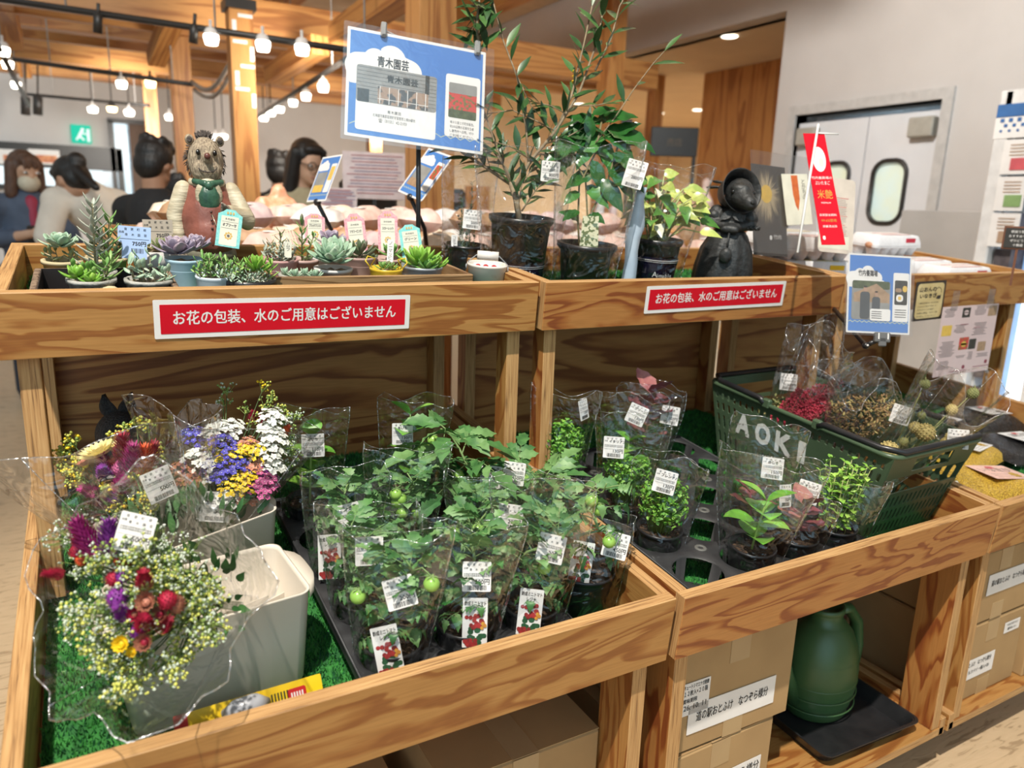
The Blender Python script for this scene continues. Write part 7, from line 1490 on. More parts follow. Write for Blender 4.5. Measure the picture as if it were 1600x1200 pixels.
def can():
    p = V((.685, .245, SH)); t0 = thing('black_tray', 'shallow black plastic tray holding the green watering can', 'tray', (p.x, p.y, SH), (0, 0, R_(-3))); mb = MB(); w_, d_ = .30, .40; n = 4; rings = []; vs = []; fs = []
    for (z, k) in ((0, .90), (.001, .91), (.036, 1), (.036, 1.03), (.034, 1.03), (.034, .985), (.004, .89)):
        ring = rrect(w_ * k, d_ * k, .022, n); rings.append(len(vs)); vs += [(x, y, z) for x, y in ring]; c = len(ring)
    for a in range(len(rings) - 1):
        for j in range(c): k2 = (j + 1) % c; fs.append((rings[a] + j, rings[a] + k2, rings[a + 1] + k2, rings[a + 1] + j))
    fs += [tuple(range(c))[::-1], tuple(range(rings[-1], rings[-1] + c))]; mb.add(vs, fs, 0, None, False); mb.build('tray_body', BLKPL, t0)
    CG = pm('watering_can_green', (.055, .125, .045), (.042, .10, .036), scale=6, rough=.38); t = thing('watering_can', 'dark green plastic watering can with a looped rear handle', 'watering can', (p.x + .0, p.y - .03, SH + .005), (0, 0, R_(8))); mb = MB()
    mb.lathe([(0, 0), (.082, 0), (.088, .006), (.090, .02), (.094, .03), (.104, .075), (.105, .12), (.098, .165), (.080, .205), (.058, .228), (.046, .236), (.044, .262), (.047, .268), (.041, .268), (.039, .236), (0, .230)], 40, 0, None, True, .92, .80)
    for z in (.03, .06, .09, .12, .15): mb.lathe([(.1 + .004 * sin(z * 25), z), (.1035 + .004 * sin(z * 25), z + .0015), (.1 + .004 * sin(z * 25), z + .003)], 40, 0, None, True, .92, .80)
    mb.build('can_body', CG, t); mb = MB(); mb.tube([(.040, -.01, .250), (.075, -.012, .245), (.118, -.016, .200), (.136, -.018, .130), (.128, -.018, .065), (.088, -.014, .022)], [.016, .017, .017, .016, .016, .015], 14, 0, None, True, .75); mb.build('loop_handle', CG, t)
    mb = MB(); mb.tube([(-.085, .01, .05), (-.12, .014, .12), (-.16, .02, .24)], [.022, .018, .012], 12); mb.build('spout', CG, t); mb = MB(); mb.lathe([(.044, .255), (.049, .258), (.049, .270), (.043, .271), (.040, .262)], 32, 0, None, True, .92, .80); mb.build('filler_collar', CG, t)
can()
# ================================================================== posters
BLU = pm('poster_blue', (.075, .22, .56), (.065, .20, .53), scale=5, rough=.35); PSKY = pm('photo_grey', (.30, .30, .29), (.24, .24, .23), scale=30, rough=.4); PDK = pm('photo_dark', (.05, .05, .045), (.025, .025, .02), scale=60, rough=.4); PRED = pm('photo_flowers', (.55, .06, .05), (.14, .16, .05), scale=140, rough=.4, lo=.42, hi=.5); PGRN = pm('photo_green', (.10, .13, .06), (.05, .07, .03), scale=90, rough=.4); PTAN = pm('photo_tan', (.42, .28, .18), (.3, .2, .12), scale=60, rough=.4); PYE = pm('photo_yellow', (.75, .50, .10), scale=60, rough=.4); PWIN = pm('photo_windows', (.35, .24, .17), (.08, .08, .08), scale=50, rough=.4, lo=.45, hi=.5); ZIG = pm('zigzag_cream', (.62, .66, .42), rough=.4); PSKIN = pm('photo_skin', (.45, .28, .2), rough=.4); PCLO = pm('photo_cloth', (.07, .08, .09), rough=.4)
PM = [WHITE, BLU, BLACK, PSKY, PDK, PRED, PGRN, PTAN, PYE, PWIN, ZIG, PSKIN, PCLO]
def cloud(mb, cx, cy, s, z):
    pts = []
    for (x, y, r, a0, a1) in ((-1.0, -.05, .42, 200, 95), (-.48, .22, .36, 150, 60), (.05, .30, .46, 140, 20), (.62, -.02, .42, 70, -15), (1.0, -.32, .22, 60, -40)):
        for i in range(9): a = R_(a0 + (a1 - a0) * i / 8); pts.append((cx + (x + r * cos(a)) * s, cy + (y + r * sin(a)) * s))
    pts += [(cx + 1.0 * s, cy - .62 * s), (cx - 1.25 * s, cy - .62 * s)]; mb.slab(pts, 0, z, 0)
def zigzag(mb, x0, x1, y, z, n=22, a=.003):
    for i in range(n):
        xa, xb = x0 + (x1 - x0) * i / n, x0 + (x1 - x0) * (i + 1) / n; s = 1 if i % 2 else -1; mb.poly([(xa, y + s * a, z), (xb, y - s * a, z), (xb, y - s * a + .0016, z), (xa, y + s * a + .0016, z)], 10)
def corners(tl, tr_, bl, k0, k1): return dep(*tl, k0), dep(*tr_, k1), dep(*bl, k0)
def nursery_sign():
    TLp, TRp, BLp = corners((541, 40), (757, 82), (540, 211), 1.50, 1.60); w_, h_ = (TRp - TLp).length, (BLp - TLp).length; c = TLp + (TRp - TLp) / 2 + (BLp - TLp) / 2; m = frame(c, TRp - TLp, TLp - BLp); t = thing('nursery_sign', 'blue nursery poster in a clear sleeve on a black stand pole', 'sign', mw=m)
    mb = MB(); mb.slab(rrect(w_, h_, .002), 0, .0008, 0); z = .0009; mb.slab(rrect(w_ - .012, h_ - .012, .001), z, z + .0002, 1); z += .0004
    X = lambda f: (f - .5) * w_; Y = lambda f: (.5 - f) * h_
    cloud(mb, X(.30), Y(.33), w_ * .22, z); zigzag(mb, X(.03), X(.97), Y(.88), z, 26)
    mb.slab(rrect(w_ * .57, h_ * .60, .006, 4, X(.355), Y(.63)), 0, z + .0002, 0); mb.slab(rrect(w_ * .57, h_ * .34, .006, 4, X(.355), Y(.50)), 0, z + .0004, 3)
    for j in range(9): mb.box((X(.355), Y(.35 + j * .035), z + .0005), (w_ * .56, .0006, .0002), 2 if j == 0 else 4)
    mb.slab(rrect(w_ * .36, h_ * .16, .001, 2, X(.40), Y(.585)), 0, z + .0007, 9); mb.slab(rrect(w_ * .08, h_ * .12, .001, 2, X(.12), Y(.61)), 0, z + .0007, 4); mb.slab(rrect(w_ * .03, h_ * .18, .001, 2, X(.57), Y(.42)), 0, z + .0007, 4)
    for j in range(6): mb.box((X(.235 + j * .065), Y(.585), z + .0009), (.0014, h_ * .16, .0002), 0)
    mb.box((X(.40), Y(.62), z + .0009), (w_ * .36, .0012, .0002), 0)
    text(mb, '青木園芸', X(.32), Y(.315), z + .0004, h_ * .075, 2, None, 'C', w_ * .22, bold=.04); text(mb, '青木園芸', X(.39), Y(.45), z + .0009, h_ * .05, 4, None, 'C', w_ * .22, bold=.06)
    text(mb, '青木園芸', X(.34), Y(.745), z + .0004, h_ * .024, 2, None, 'C'); text(mb, '北海道河東郡音更町字音更西１線50番地', X(.34), Y(.79), z + .0004, h_ * .024, 2, None, 'C', w_ * .30); text(mb, '☎（0155）42-2103', X(.33), Y(.835), z + .0004, h_ * .028, 2, None, 'C', w_ * .2)
    mb.slab(rrect(w_ * .26, h_ * .60, .006, 4, X(.835), Y(.57)), 0, z + .0002, 0); mb.slab(rrect(w_ * .21, h_ * .33, .004, 4, X(.835), Y(.515)), 0, z + .0004, 5); mb.slab(rrect(w_ * .21, h_ * .10, .003, 3, X(.835), Y(.40)), 0, z + .0006, 3); mb.slab(rrect(w_ * .21, h_ * .08, .003, 3, X(.835), Y(.645)), 0, z + .0006, 6)
    for j, s_ in enumerate(('様々な苗と切花を販売。', '約200品種の花苗を生産', 'し直売所へ出荷。ぜひ', 'ご利用ください。')): text(mb, s_, X(.835), Y(.74 + j * .042), z + .0004, h_ * .022, 2, None, 'C', w_ * .18)
    mb.build('printed_sheet', PM, t); mb = MB(); mb.slab(rrect(w_ + .026, h_ + .018, .003, 3, .005, .0), .0032, .0038, 0); mb.build('clear_sleeve', ACRYL, t)
    for fx in (.245, .93):
        mb = MB(); mb.box((X(fx), h_ / 2 + .004, .004), (.012, .030, .012), 0, None, .002); mb.box((X(fx), h_ / 2 + .004, .011), (.007, .026, .004), 0, None, .001); mb.tube([(X(fx) + .005, h_ / 2 + .008, -.006), (X(fx) + (.03 if fx < .5 else -.03), h_ / 2 + .004, -.010), (X(fx) + (.034 if fx < .5 else -.034), h_ / 2 - .01, -.010)], .0016, 6); mb.build('clear_clip', pm('clear_clip_%d' % int(fx * 100), (.62, .62, .62), rough=.08, trans=.6), t)
    top = dep(654, 200, 1.572); q = MU.inverted() @ top; base = MU @ V((q.x, q.y - (q.z - UC) * math.tan(TU) * -1, UC)); b0 = V((top.x, top.y, UF(0, q.y, UC).z)); mb = MB(); mi = m.inverted()
    mb.tube([mi @ (top + V((0, 0, .03))), mi @ b0], .0052, 10); mb.build('stand_pole', BLKPL, t); mb = MB(); bb = mi @ (b0 + V((0, 0, .012))); mb.tube([mi @ b0, bb], .03, 18); mb.build('stand_base', BLKPL, t)
nursery_sign()
def egg_sign():
    TLp, TRp, BLp = corners((1326, 395), (1425, 401), (1321, 519), 1.62, 1.64); w_, h_ = (TRp - TLp).length, (BLp - TLp).length; c = TLp + (TRp - TLp) / 2 + (BLp - TLp) / 2; m = frame(c, TRp - TLp, TLp - BLp); t = thing('egg_farm_sign', 'blue egg farm poster with two people, clipped before the right stand', 'sign', mw=m); X = lambda f: (f - .5) * w_; Y = lambda f: (.5 - f) * h_
    mb = MB(); mb.slab(rrect(w_, h_, .002), 0, .0008, 0); z = .001; mb.slab(rrect(w_ - .008, h_ - .008, .001), .0008, z, 1); z += .0002; cloud(mb, X(.30), Y(.30), w_ * .23, z); zigzag(mb, X(.02), X(.98), Y(.86), z, 26, .0018)
    text(mb, '竹内養鶏場', X(.31), Y(.275), z + .0003, h_ * .06, 2, None, 'C', w_ * .3, bold=.04); mb.slab(rrect(w_ * .60, h_ * .49, .006, 4, X(.37), Y(.585)), 0, z + .0003, 3); mb.slab(rrect(w_ * .58, h_ * .1, .003, 3, X(.37), Y(.39)), 0, z + .0005, 6); mb.slab([(X(.10), Y(.50)), (X(.45), Y(.37)), (X(.66), Y(.50)), (X(.66), Y(.62)), (X(.1), Y(.62))], 0, z + .0006, 7); mb.slab(rrect(w_ * .58, h_ * .2, .003, 3, X(.37), Y(.71)), 0, z + .0007, 3)
    for (fx, fy, s) in ((.275, .47, 1), (.45, .53, .85)):
        mb.slab(rrect(w_ * .15 * s, h_ * .34 * s, .006, 4, X(fx), Y(fy + .18 * s)), 0, z + .0009, 12); mb.slab(rrect(w_ * .055 * s, h_ * .065 * s, w_ * .024 * s, 4, X(fx), Y(fy - .025)), 0, z + .0011, 11); mb.slab(rrect(w_ * .055 * s, h_ * .022 * s, .002, 3, X(fx), Y(fy - .055)), 0, z + .0013, 2)
    mb.slab(rrect(w_ * .32, h_ * .15, .004, 4, X(.52), Y(.765)), 0, z + .0014, 0)
    for j in range(4): mb.box((X(.46), Y(.725 + j * .027), z + .0016), (w_ * .16, h_ * .008, .0001), 2)
    mb.slab(rrect(w_ * .25, h_ * .62, .004, 4, X(.84), Y(.53)), 0, z + .0003, 0); mb.slab(rrect(w_ * .20, h_ * .31, .003, 3, X(.84), Y(.47)), 0, z + .0006, 4); mb.slab(rrect(w_ * .11, h_ * .09, w_ * .04, 4, X(.82), Y(.54)), 0, z + .0008, 0); mb.slab(rrect(w_ * .05, h_ * .045, w_ * .018, 4, X(.82), Y(.54)), 0, z + .001, 8); mb.slab(rrect(w_ * .10, h_ * .05, .004, 4, X(.80), Y(.44)), 0, z + .0008, 7); mb.slab(rrect(w_ * .07, h_ * .08, .005, 4, X(.90), Y(.42)), 0, z + .0008, 8)
    for j in range(4): mb.box((X(.84), Y(.69 + j * .03), z + .0006), (w_ * .18, h_ * .008, .0001), 2)
    mb.build('printed_sheet', PM, t); mb = MB(); mb.slab(rrect(w_ + .012, h_ + .010, .002), .003, .0035, 0); mb.build('clear_sleeve', ACRYL, t)
    mb = MB(); mb.box((X(.56), -h_ / 2 - .008, .002), (.036, .022, .010), 0, None, .002); mb.box((X(.56), -h_ / 2 - .018, .004), (.018, .02, .006), 0, None, .002)
    for sx in (-1, 1): mb.box((X(.56) + sx * .011, -h_ / 2 - .006, .008), (.003, .014, .002), 1, None, .001)
    mb.build('spring_clip', [pm('clip_grey', (.13, .13, .13), rough=.4), WHITE], t); mi = m.inverted(); e = LF(1.05, .45, .28); mb = MB(); a = V((X(.52), -h_ / 2 - .014, -.004)); fin = mi @ V((GAP + W - .004, UY + .026, UZ + H - .078))
    mb.tube([a, a + V((-.02, -.012, -.012)), a.lerp(fin, .6) + V((0, -.015, 0)), fin], .0055, 8)
    for q in (a + V((-.02, -.012, -.012)), a.lerp(fin, .6) + V((0, -.015, 0))): mb.ell(q, (.008, .008, .008), 10); mb.ell(q + V((0, 0, .008)), (.0025, .0025, .002), 8, 1)
    mb.build('gooseneck_arm', [BLKPL, WHITE], t)
egg_sign()
def small_sign(label, tl, tr_, bl, k0, k1, arm):
    TLp, TRp, BLp = dep(*tl, k0), dep(*tr_, k1), dep(*bl, k0); w_, h_ = (TRp - TLp).length, (BLp - TLp).length; c = TLp + (TRp - TLp) / 2 + (BLp - TLp) / 2; m = frame(c, TRp - TLp, TLp - BLp); t = thing('tilted_sign', label, 'sign', mw=m); X = lambda f: (f - .5) * w_; Y = lambda f: (.5 - f) * h_; mb = MB(); mb.slab(rrect(w_, h_, .002), 0, .0008, 0); z = .001; mb.slab(rrect(w_ - .01, h_ - .01, .001), .0008, z, 1); z += .0002
    cloud(mb, X(.33), Y(.22), w_ * .2, z); mb.slab(rrect(w_ * .5, h_ * .28, .003, 3, X(.35), Y(.5)), 0, z + .0003, 3); mb.slab(rrect(w_ * .5, h_ * .16, .003, 3, X(.35), Y(.72)), 0, z + .0003, 8 if arm else 7); mb.slab(rrect(w_ * .25, h_ * .62, .003, 3, X(.8), Y(.5)), 0, z + .0003, 0); mb.slab(rrect(w_ * .2, h_ * .3, .003, 3, X(.8), Y(.4)), 0, z + .0005, 8 if arm else 5); zigzag(mb, X(.03), X(.97), Y(.87), z, 20, .002); mb.build('printed_sheet', PM, t)
    mi = m.inverted(); mb = MB(); a = V((0, -h_ / 2, -.004)); d = mi @ (c + V((.03, .05, -.22))); mb.tube([a, a.lerp(d, .4) + V((.01, 0, -.02)), d], .006, 8); mb.ell(a, (.012, .010, .010), 10); mb.build('clamp_arm', BLKPL, t)
small_sign('small tilted blue farm sign with a mountain photo, left of the sign pole', (507, 246), (538, 241), (477, 316), 2.0, 1.92, True)
small_sign('small tilted blue sign with a red photo, partly behind the black pole', (672, 232), (711, 246), (620, 298), 1.95, 1.88, False)
# notices taped on the right stand
yC = UY - PR - .001
def taped(label, pts, parts, k=0.0):
    TLp, TRp, BLp = [at(*q, 1, yC - k) for q in pts]; w_, h_ = (TRp - TLp).length, (BLp - TLp).length; c = TLp + (TRp - TLp) / 2 + (BLp - TLp) / 2; m = frame(c, TRp - TLp, TLp - BLp); t = thing('taped_notice', label, 'notice', mw=m); parts(t, w_, h_, lambda f: (f - .5) * w_, lambda f: (.5 - f) * h_)
KRAFT = pm('kraft_card', (.62, .50, .26), (.50, .38, .17), scale=14, rough=.7)
def n_kraft(t, w_, h_, X, Y):
    mb = MB(); mb.slab(rrect(w_ * 1.12, h_ * 1.06, .004), -.001, .0, 1); mb.slab(rrect(w_ * .98, h_ * .94, .012, 5), .0, .001, 0); text(mb, '山おんの', X(.38), Y(.24), .0014, h_ * .10, 1, None, 'C', w_ * .62, bold=.08); text(mb, 'いなきび', X(.42), Y(.41), .0014, h_ * .09, 1, None, 'C', w_ * .62, bold=.08)
    for j, s_ in enumerate(('十勝音更産のいなきびを', 'ごはんに混ぜて炊くと', 'もちもちとした食感で', '栄養も豊富。ぜひ一度', 'お試しください')): text(mb, s_, X(.08), Y(.57 + j * .09), .0014, h_ * .035, 1, None, 'L', w_ * (.75 - .06 * (j % 3)))
    mb.tube([(X(.78) + .015 * cos(a), Y(.30) + .016 * sin(a), .0014) for a in [.5 * i for i in range(13)]], .0006, 4, 1); mb.slab(rrect(.018, .010, .004, 3, X(.82), Y(.42)), 0, .0014, 1); mb.build('hand_written_card', [KRAFT, pm('card_backing', (.04, .03, .025))], t)
taped('kraft hand written card taped beside the blue egg farm poster', ((1432, 443), (1474, 440), (1430, 500)), n_kraft)
PINKP = pm('flyer_pink', (.66, .52, .52), (.62, .48, .48), scale=8, rough=.5)
def n_flyer(t, w_, h_, X, Y):
    mb = MB(); mb.slab(rrect(w_, h_, .001), 0, .0008, 0); z = .001; FM = (7, 8, 5, 4, 6, 9)
    for i, (fx, fy, fw, fh, mi) in enumerate(((.42, .10, .14, .14, 4), (.90, .10, .16, .15, 7), (.12, .34, .17, .15, 8), (.46, .55, .17, .18, 5), (.62, .57, .13, .15, 4), (.80, .62, .15, .14, 7))): mb.slab(rrect(w_ * fw, h_ * fh, .002, 3, X(fx), Y(fy)), 0, z, mi)
    mb.slab(rrect(w_ * .08, h_ * .07, w_ * .03, 4, X(.42), Y(.10)), 0, z + .0003, 0); mb.slab(rrect(w_ * .10, h_ * .08, w_ * .04, 4, X(.46), Y(.56)), 0, z + .0003, 8)
    rr = random.Random(9)
    for (fx, fy, n, fw) in ((.14, .10, 6, .20), (.68, .09, 7, .22), (.36, .34, 6, .22), (.72, .36, 9, .28), (.18, .62, 11, .28), (.44, .75, 2, .2), (.85, .76, 3, .22), (.16, .85, 6, .24), (.62, .75, 6, .1)):
        for j in range(n): mb.box((X(fx) + rr.uniform(-.004, 0), Y(fy + (j - n / 2) * .021), z), (w_ * fw * rr.uniform(.6, 1), h_ * .006, .0002), 2)
    for (fx, fy, fw) in ((.42, .27, .14), (.66, .33, .12), (.44, .95, .3), (.85, .92, .3)): mb.box((X(fx), Y(fy), z), (w_ * fw, h_ * .009, .0003), 13)
    for (fx, fy) in ((.52, .90), (.93, .86)): mb.slab(rrect(w_ * .05, h_ * .055, .004, 3, X(fx), Y(fy)), 0, z + .0002, 13)
    mb.build('printed_flyer', [PINKP] + PM[1:] + [pm('flyer_maroon', (.25, .05, .08))], t); mb = MB()
    for fx in (.18, .82): mb.slab([(X(fx) - .017, h_ / 2 - .012), (X(fx) + .017, h_ / 2 - .012), (X(fx) + .02, h_ / 2 + .045), (X(fx) - .014, h_ / 2 + .045)], .0013, .0016, 0)
    mb.build('clear_tape', ACRYL, t)
taped('pinkish product flyer with food photos taped under the right stand top', ((1473, 480), (1560, 474), (1457, 590)), n_flyer, .012)
# ================================================================== egg cartons on the right stand
EGGW = pm('pulp_white', (.74, .74, .76), (.68, .68, .70), scale=60, rough=.85, bump=.2, bscale=160); EGG = pm('brown_egg', (.52, .26, .15), rough=.5)
def egg_carton(label, x, u, yaw, z, print_mat, group='egg cartons stacked on the right stand'):
    m = MU @ M.Translation((x, u, z)) @ M.Rotation(yaw, 4, 'Z'); t = thing('egg_carton', label, 'egg carton', mw=m, group=group); L, D = .255, .108; mb = MB()
    for i in range(5):
        for j in range(2): mb.lathe([(0, 0), (.014, 0), (.022, .018), (.0255, .030)], 14, 0, M.Translation(((i - 2) * .0495, (j - .5) * .050, 0)))
    mb.slab(rrect(L, D, .012), .028, .033, 0); mb.build('cup_base', EGGW, t); mb = MB(); vs = []; fs = []; rings = []
    for (z_, k) in ((.034, 1), (.044, .985), (.062, .90), (.066, .86)):
        ring = rrect(L - (1 - k) * .16, D - (1 - k) * .16, .014, 4); rings.append(len(vs)); vs += [(a, b, z_) for a, b in ring]; c = len(ring)
    for a in range(3):
        for j in range(c): k2 = (j + 1) % c; fs.append((rings[a] + j, rings[a] + k2, rings[a + 1] + k2, rings[a + 1] + j))
    fs.append(tuple(range(rings[-1], rings[-1] + c))); mb.add(vs, fs, 0)
    for i in range(6):
        for j in (-1, 1): mb.lathe([(.006, .0), (.004, .002), (0, .0025)], 10, 0, M.Translation(((i - 2.5) * .04, j * .028, .0655)))
    mb.build('lid', EGGW, t); mb = MB(); mb.slab(rrect(L * .62, D * .70, .004), .0665, .0675, 0); mb.box((0, -D * .27, .0679), (L * .6, .005, .0006), 1); mb.box((0, D * .05, .0679), (L * .6, .003, .0006), 1); mb.box((L * .22, -D * .48, .052), (.05, .002, .014), 1); mb.build('paper_label', [WHITE, print_mat], t)
    mb = MB(); mb.ell((-L / 2 + .012, -.025, .034), (.020, .018, .012), 12); mb.build('egg', EGG, t)
PRR = pm('carton_red_print', (.55, .03, .06)); PRY = pm('carton_yellow_print', (.75, .52, .02)); xb = CX + .12
UC2 = -.0695
egg_carton('white egg carton lowest at the left end, below the red pennant', 1.10, .262, R_(-12), UC2, PRY); egg_carton('white egg carton on top at the left end, open enough to show an egg', 1.085, .268, R_(-8), UC2 + .069, PRR)
egg_carton('white egg carton lowest behind the left end pair', 1.10, .385, R_(-3), UC2, PRR); egg_carton('white egg carton on top behind the left end pair, next to the leaflets', 1.11, .385, R_(2), UC2 + .069, PRY)
egg_carton('white egg carton lowest in the middle behind the blue egg farm poster', 1.36, .22, 0, UC2, PRR)
egg_carton('white egg carton with red stripes, right of the blue egg farm poster on top', 1.56, .35, R_(2), UC2 + .069, PRR)
egg_carton('white egg carton lowest near the right edge with a red seal', 1.64, .14, 0, UC2, PRR); egg_carton('white egg carton with red stripes behind the right edge seal', 1.63, .26, R_(2), UC2, PRR); egg_carton('white egg carton in the middle back row', 1.55, .385, R_(-2), UC2, PRR)
def pennant():
    a, b = dep(1277, 208, 1.78), dep(1246, 395, 1.70); t = thing('egg_pennant', 'small red egg pennant on a white pole standing among the cartons', 'pennant', b); q = lambda p: p - b; mb = MB(); mb.tube([q(a) + V((0, 0, .02)), V((0, 0, 0))], .003, 8); mb.tube([q(a), q(a) + V((.05, -.02, .0))], .002, 6); mb.build('pole', WHITE, t); w_ = .052; h_ = (a - b).length * .90; m = frame(q(a).lerp(V((0, 0, 0)), .46) + V((.030, -.012, -.002)), V((.87, -.42, .03)), q(a)); mb = MB(); vs = []
    mb.slab([(-w_ / 2, h_ / 2), (w_ / 2, h_ / 2), (w_ / 2 + .012, -h_ / 2), (-w_ / 2 + .008, -h_ / 2)], 0, .0012, 0, m); z = .0016; pts = [(.004 + .016 * cos(x), h_ * .26 + .033 * sin(x)) for x in [2 * pi * i / 24 for i in range(24)]]; mb.slab(pts, 0, z, 1, m); pts = [(.008 + .006 * cos(x), h_ * .23 + .012 * sin(x)) for x in [2 * pi * i / 16 for i in range(16)]]; mb.slab(pts, 0, z + .0003, 2, m)
    text(mb, '竹内養鶏場の', .004, h_ * .08, z, .006, 1, m, 'C'); text(mb, 'ぷいたまご', .004, h_ * .03, z, .008, 1, m, 'C', .036); text(mb, '米艶', .006, -h_ * .09, z, .018, 3, m, 'C', .036); text(mb, 'PREMIUM', .006, -h_ * .14, z, .004, 1, m, 'C'); text(mb, '自家配合飼料', .007, -h_ * .25, z, .005, 1, m, 'C'); text(mb, '99.6%使用', .007, -h_ * .30, z, .006, 3, m, 'C'); text(mb, '栄養満点卵', .007, -h_ * .35, z, .005, 1, m, 'C'); mb.slab(rrect(.006, .010, .0028, 3, -.010, -h_ * .44), 0, z, 1, m); mb.build('red_cloth', [RED, WHITE, pm('pennant_shade', (.62, .60, .55)), pm('pennant_gold', (.55, .34, .05))], t)
pennant()
def leaflet(label, tl, tr_, bl, k0, k1, parts, name='leaflet'):
    TLp, TRp, BLp = dep(*tl, k0), dep(*tr_, k1), dep(*bl, k0); w_, h_ = (TRp - TLp).length, (BLp - TLp).length; m = frame(TLp + (TRp - TLp) / 2 + (BLp - TLp) / 2, TRp - TLp, TLp - BLp); t = thing(name, label, 'leaflet', mw=m); parts(t, w_, h_, lambda f: (f - .5) * w_, lambda f: (.5 - f) * h_)
def sun(t, w_, h_, X, Y):
    mb = MB(); mb.slab(rrect(w_, h_, .001), 0, .001, 0); rr = random.Random(4)
    for i in range(190):
        a = rr.uniform(0, 6.283); r0, r1 = .018, w_ * .44 * rr.uniform(.7, 1.1); c, s = cos(a), sin(a); mb.poly([(X(.42) + c * r0 - s * .0012, Y(.32) + s * r0 * 1.0 + c * .0012, .0012 + i * 1e-6), (X(.42) + c * r0 + s * .0012, Y(.32) + s * r0 - c * .0012, .0012 + i * 1e-6), (X(.42) + c * r1, Y(.36) + s * r1 * 1.4, .0012 + i * 1e-6)], 1)
    mb.slab([(X(.42) + .02 * cos(x), Y(.32) + .024 * sin(x)) for x in [2 * pi * i / 24 for i in range(24)]], 0, .0016, 2); mb.slab(rrect(.008, .012, .0038, 3, X(.52), Y(.80)), 0, .0016, 3); text(mb, '竹内', X(.60), Y(.81), .0016, .010, 3, None, 'L'); mb.build('printed_card', [pm('leaflet_dark', (.07, .06, .055)), pm('leaflet_ray', (.50, .40, .26)), PYE, WHITE], t); mb = MB(); mb.slab(rrect(w_ * 1.9, h_ * 1.12, .002, 3, w_ * .42, .02), .004, .006, 0); mb.build('acrylic_holder', ACRYL, t)
leaflet('dark leaflet with a golden sun in an acrylic holder behind the rabbit figurine', (1172, 255), (1225, 262), (1178, 398), 1.95, 2.0, sun)
def carrot(t, w_, h_, X, Y):
    mb = MB(); mb.slab(rrect(w_, h_, .001), 0, .001, 0); mb.slab([(X(.35), Y(.03)), (X(.60), Y(.03)), (X(.60), Y(.5)), (X(.5), Y(.72)), (X(.42), Y(.62)), (X(.36), Y(.4))], 0, .0014, 1); text(mb, 'とかちの', X(.8), Y(.2), .0014, .012, 2, None, 'C', vert=True); mb.build('printed_card', [CRC, pm('carrot', (.62, .16, .04), (.5, .1, .03), scale=60), INKS], t)
leaflet('cream leaflet with an orange carrot drawing beside the sun leaflet', (1222, 272), (1262, 272), (1228, 352), 1.98, 2.02, carrot)
def bigtext(t, w_, h_, X, Y):
    mb = MB(); mb.slab(rrect(w_, h_, .012, 5), 0, .001, 0); rr = random.Random(6); mb.slab(rrect(.012, .012, .005, 3, X(.3), Y(.1)), 0, .0014, 1)
    for i in range(24): mb.box((X(.45) + rr.uniform(-.004, .004), Y(.26 + i * .024), .0012), (w_ * rr.uniform(.5, .72), .0012, .0004), 2 if i % 5 else 1)
    mb.box((X(.45), Y(.86), .0012), (w_ * .86, h_ * .18, .0004), 3); mb.build('printed_card', [pm('big_card', (.66, .58, .50)), CRED, pm('faded_ink', (.30, .22, .2)), CRC], t)
leaflet('large pinkish text board leaning behind the red pennant', (1286, 276), (1340, 283), (1274, 392), 2.0, 2.03, bigtext, 'text_board')
# chalk board at right edge
p = dep(1592, 372, 2.05); mb = MB(); mb.box((0, 0, 0), (.075, .008, .062), 0, None, .001); mb.box((0, -.003, 0), (.066, .006, .053), 1)
for j, s_ in enumerate(('朝採り野菜', 'おすすめです', 'ぜひどうぞ', '十勝産')): text(mb, s_, 0, .014 - j * .012, .0065, .0058, 2, M.Rotation(R_(90), 4, 'X'), 'C')
mb.box((0, 0, -.08), (.006, .006, .1), 0); q = facing(p) @ M.Rotation(R_(-90), 4, 'X'); o = mb.build('chalk_board', [pm('brown_frame', (.16, .06, .03)), pm('slate', (.03, .028, .026)), WHITE]); o.matrix_world = q; tag(o, 'little black chalk board with white handwriting at the right picture edge', 'sign')
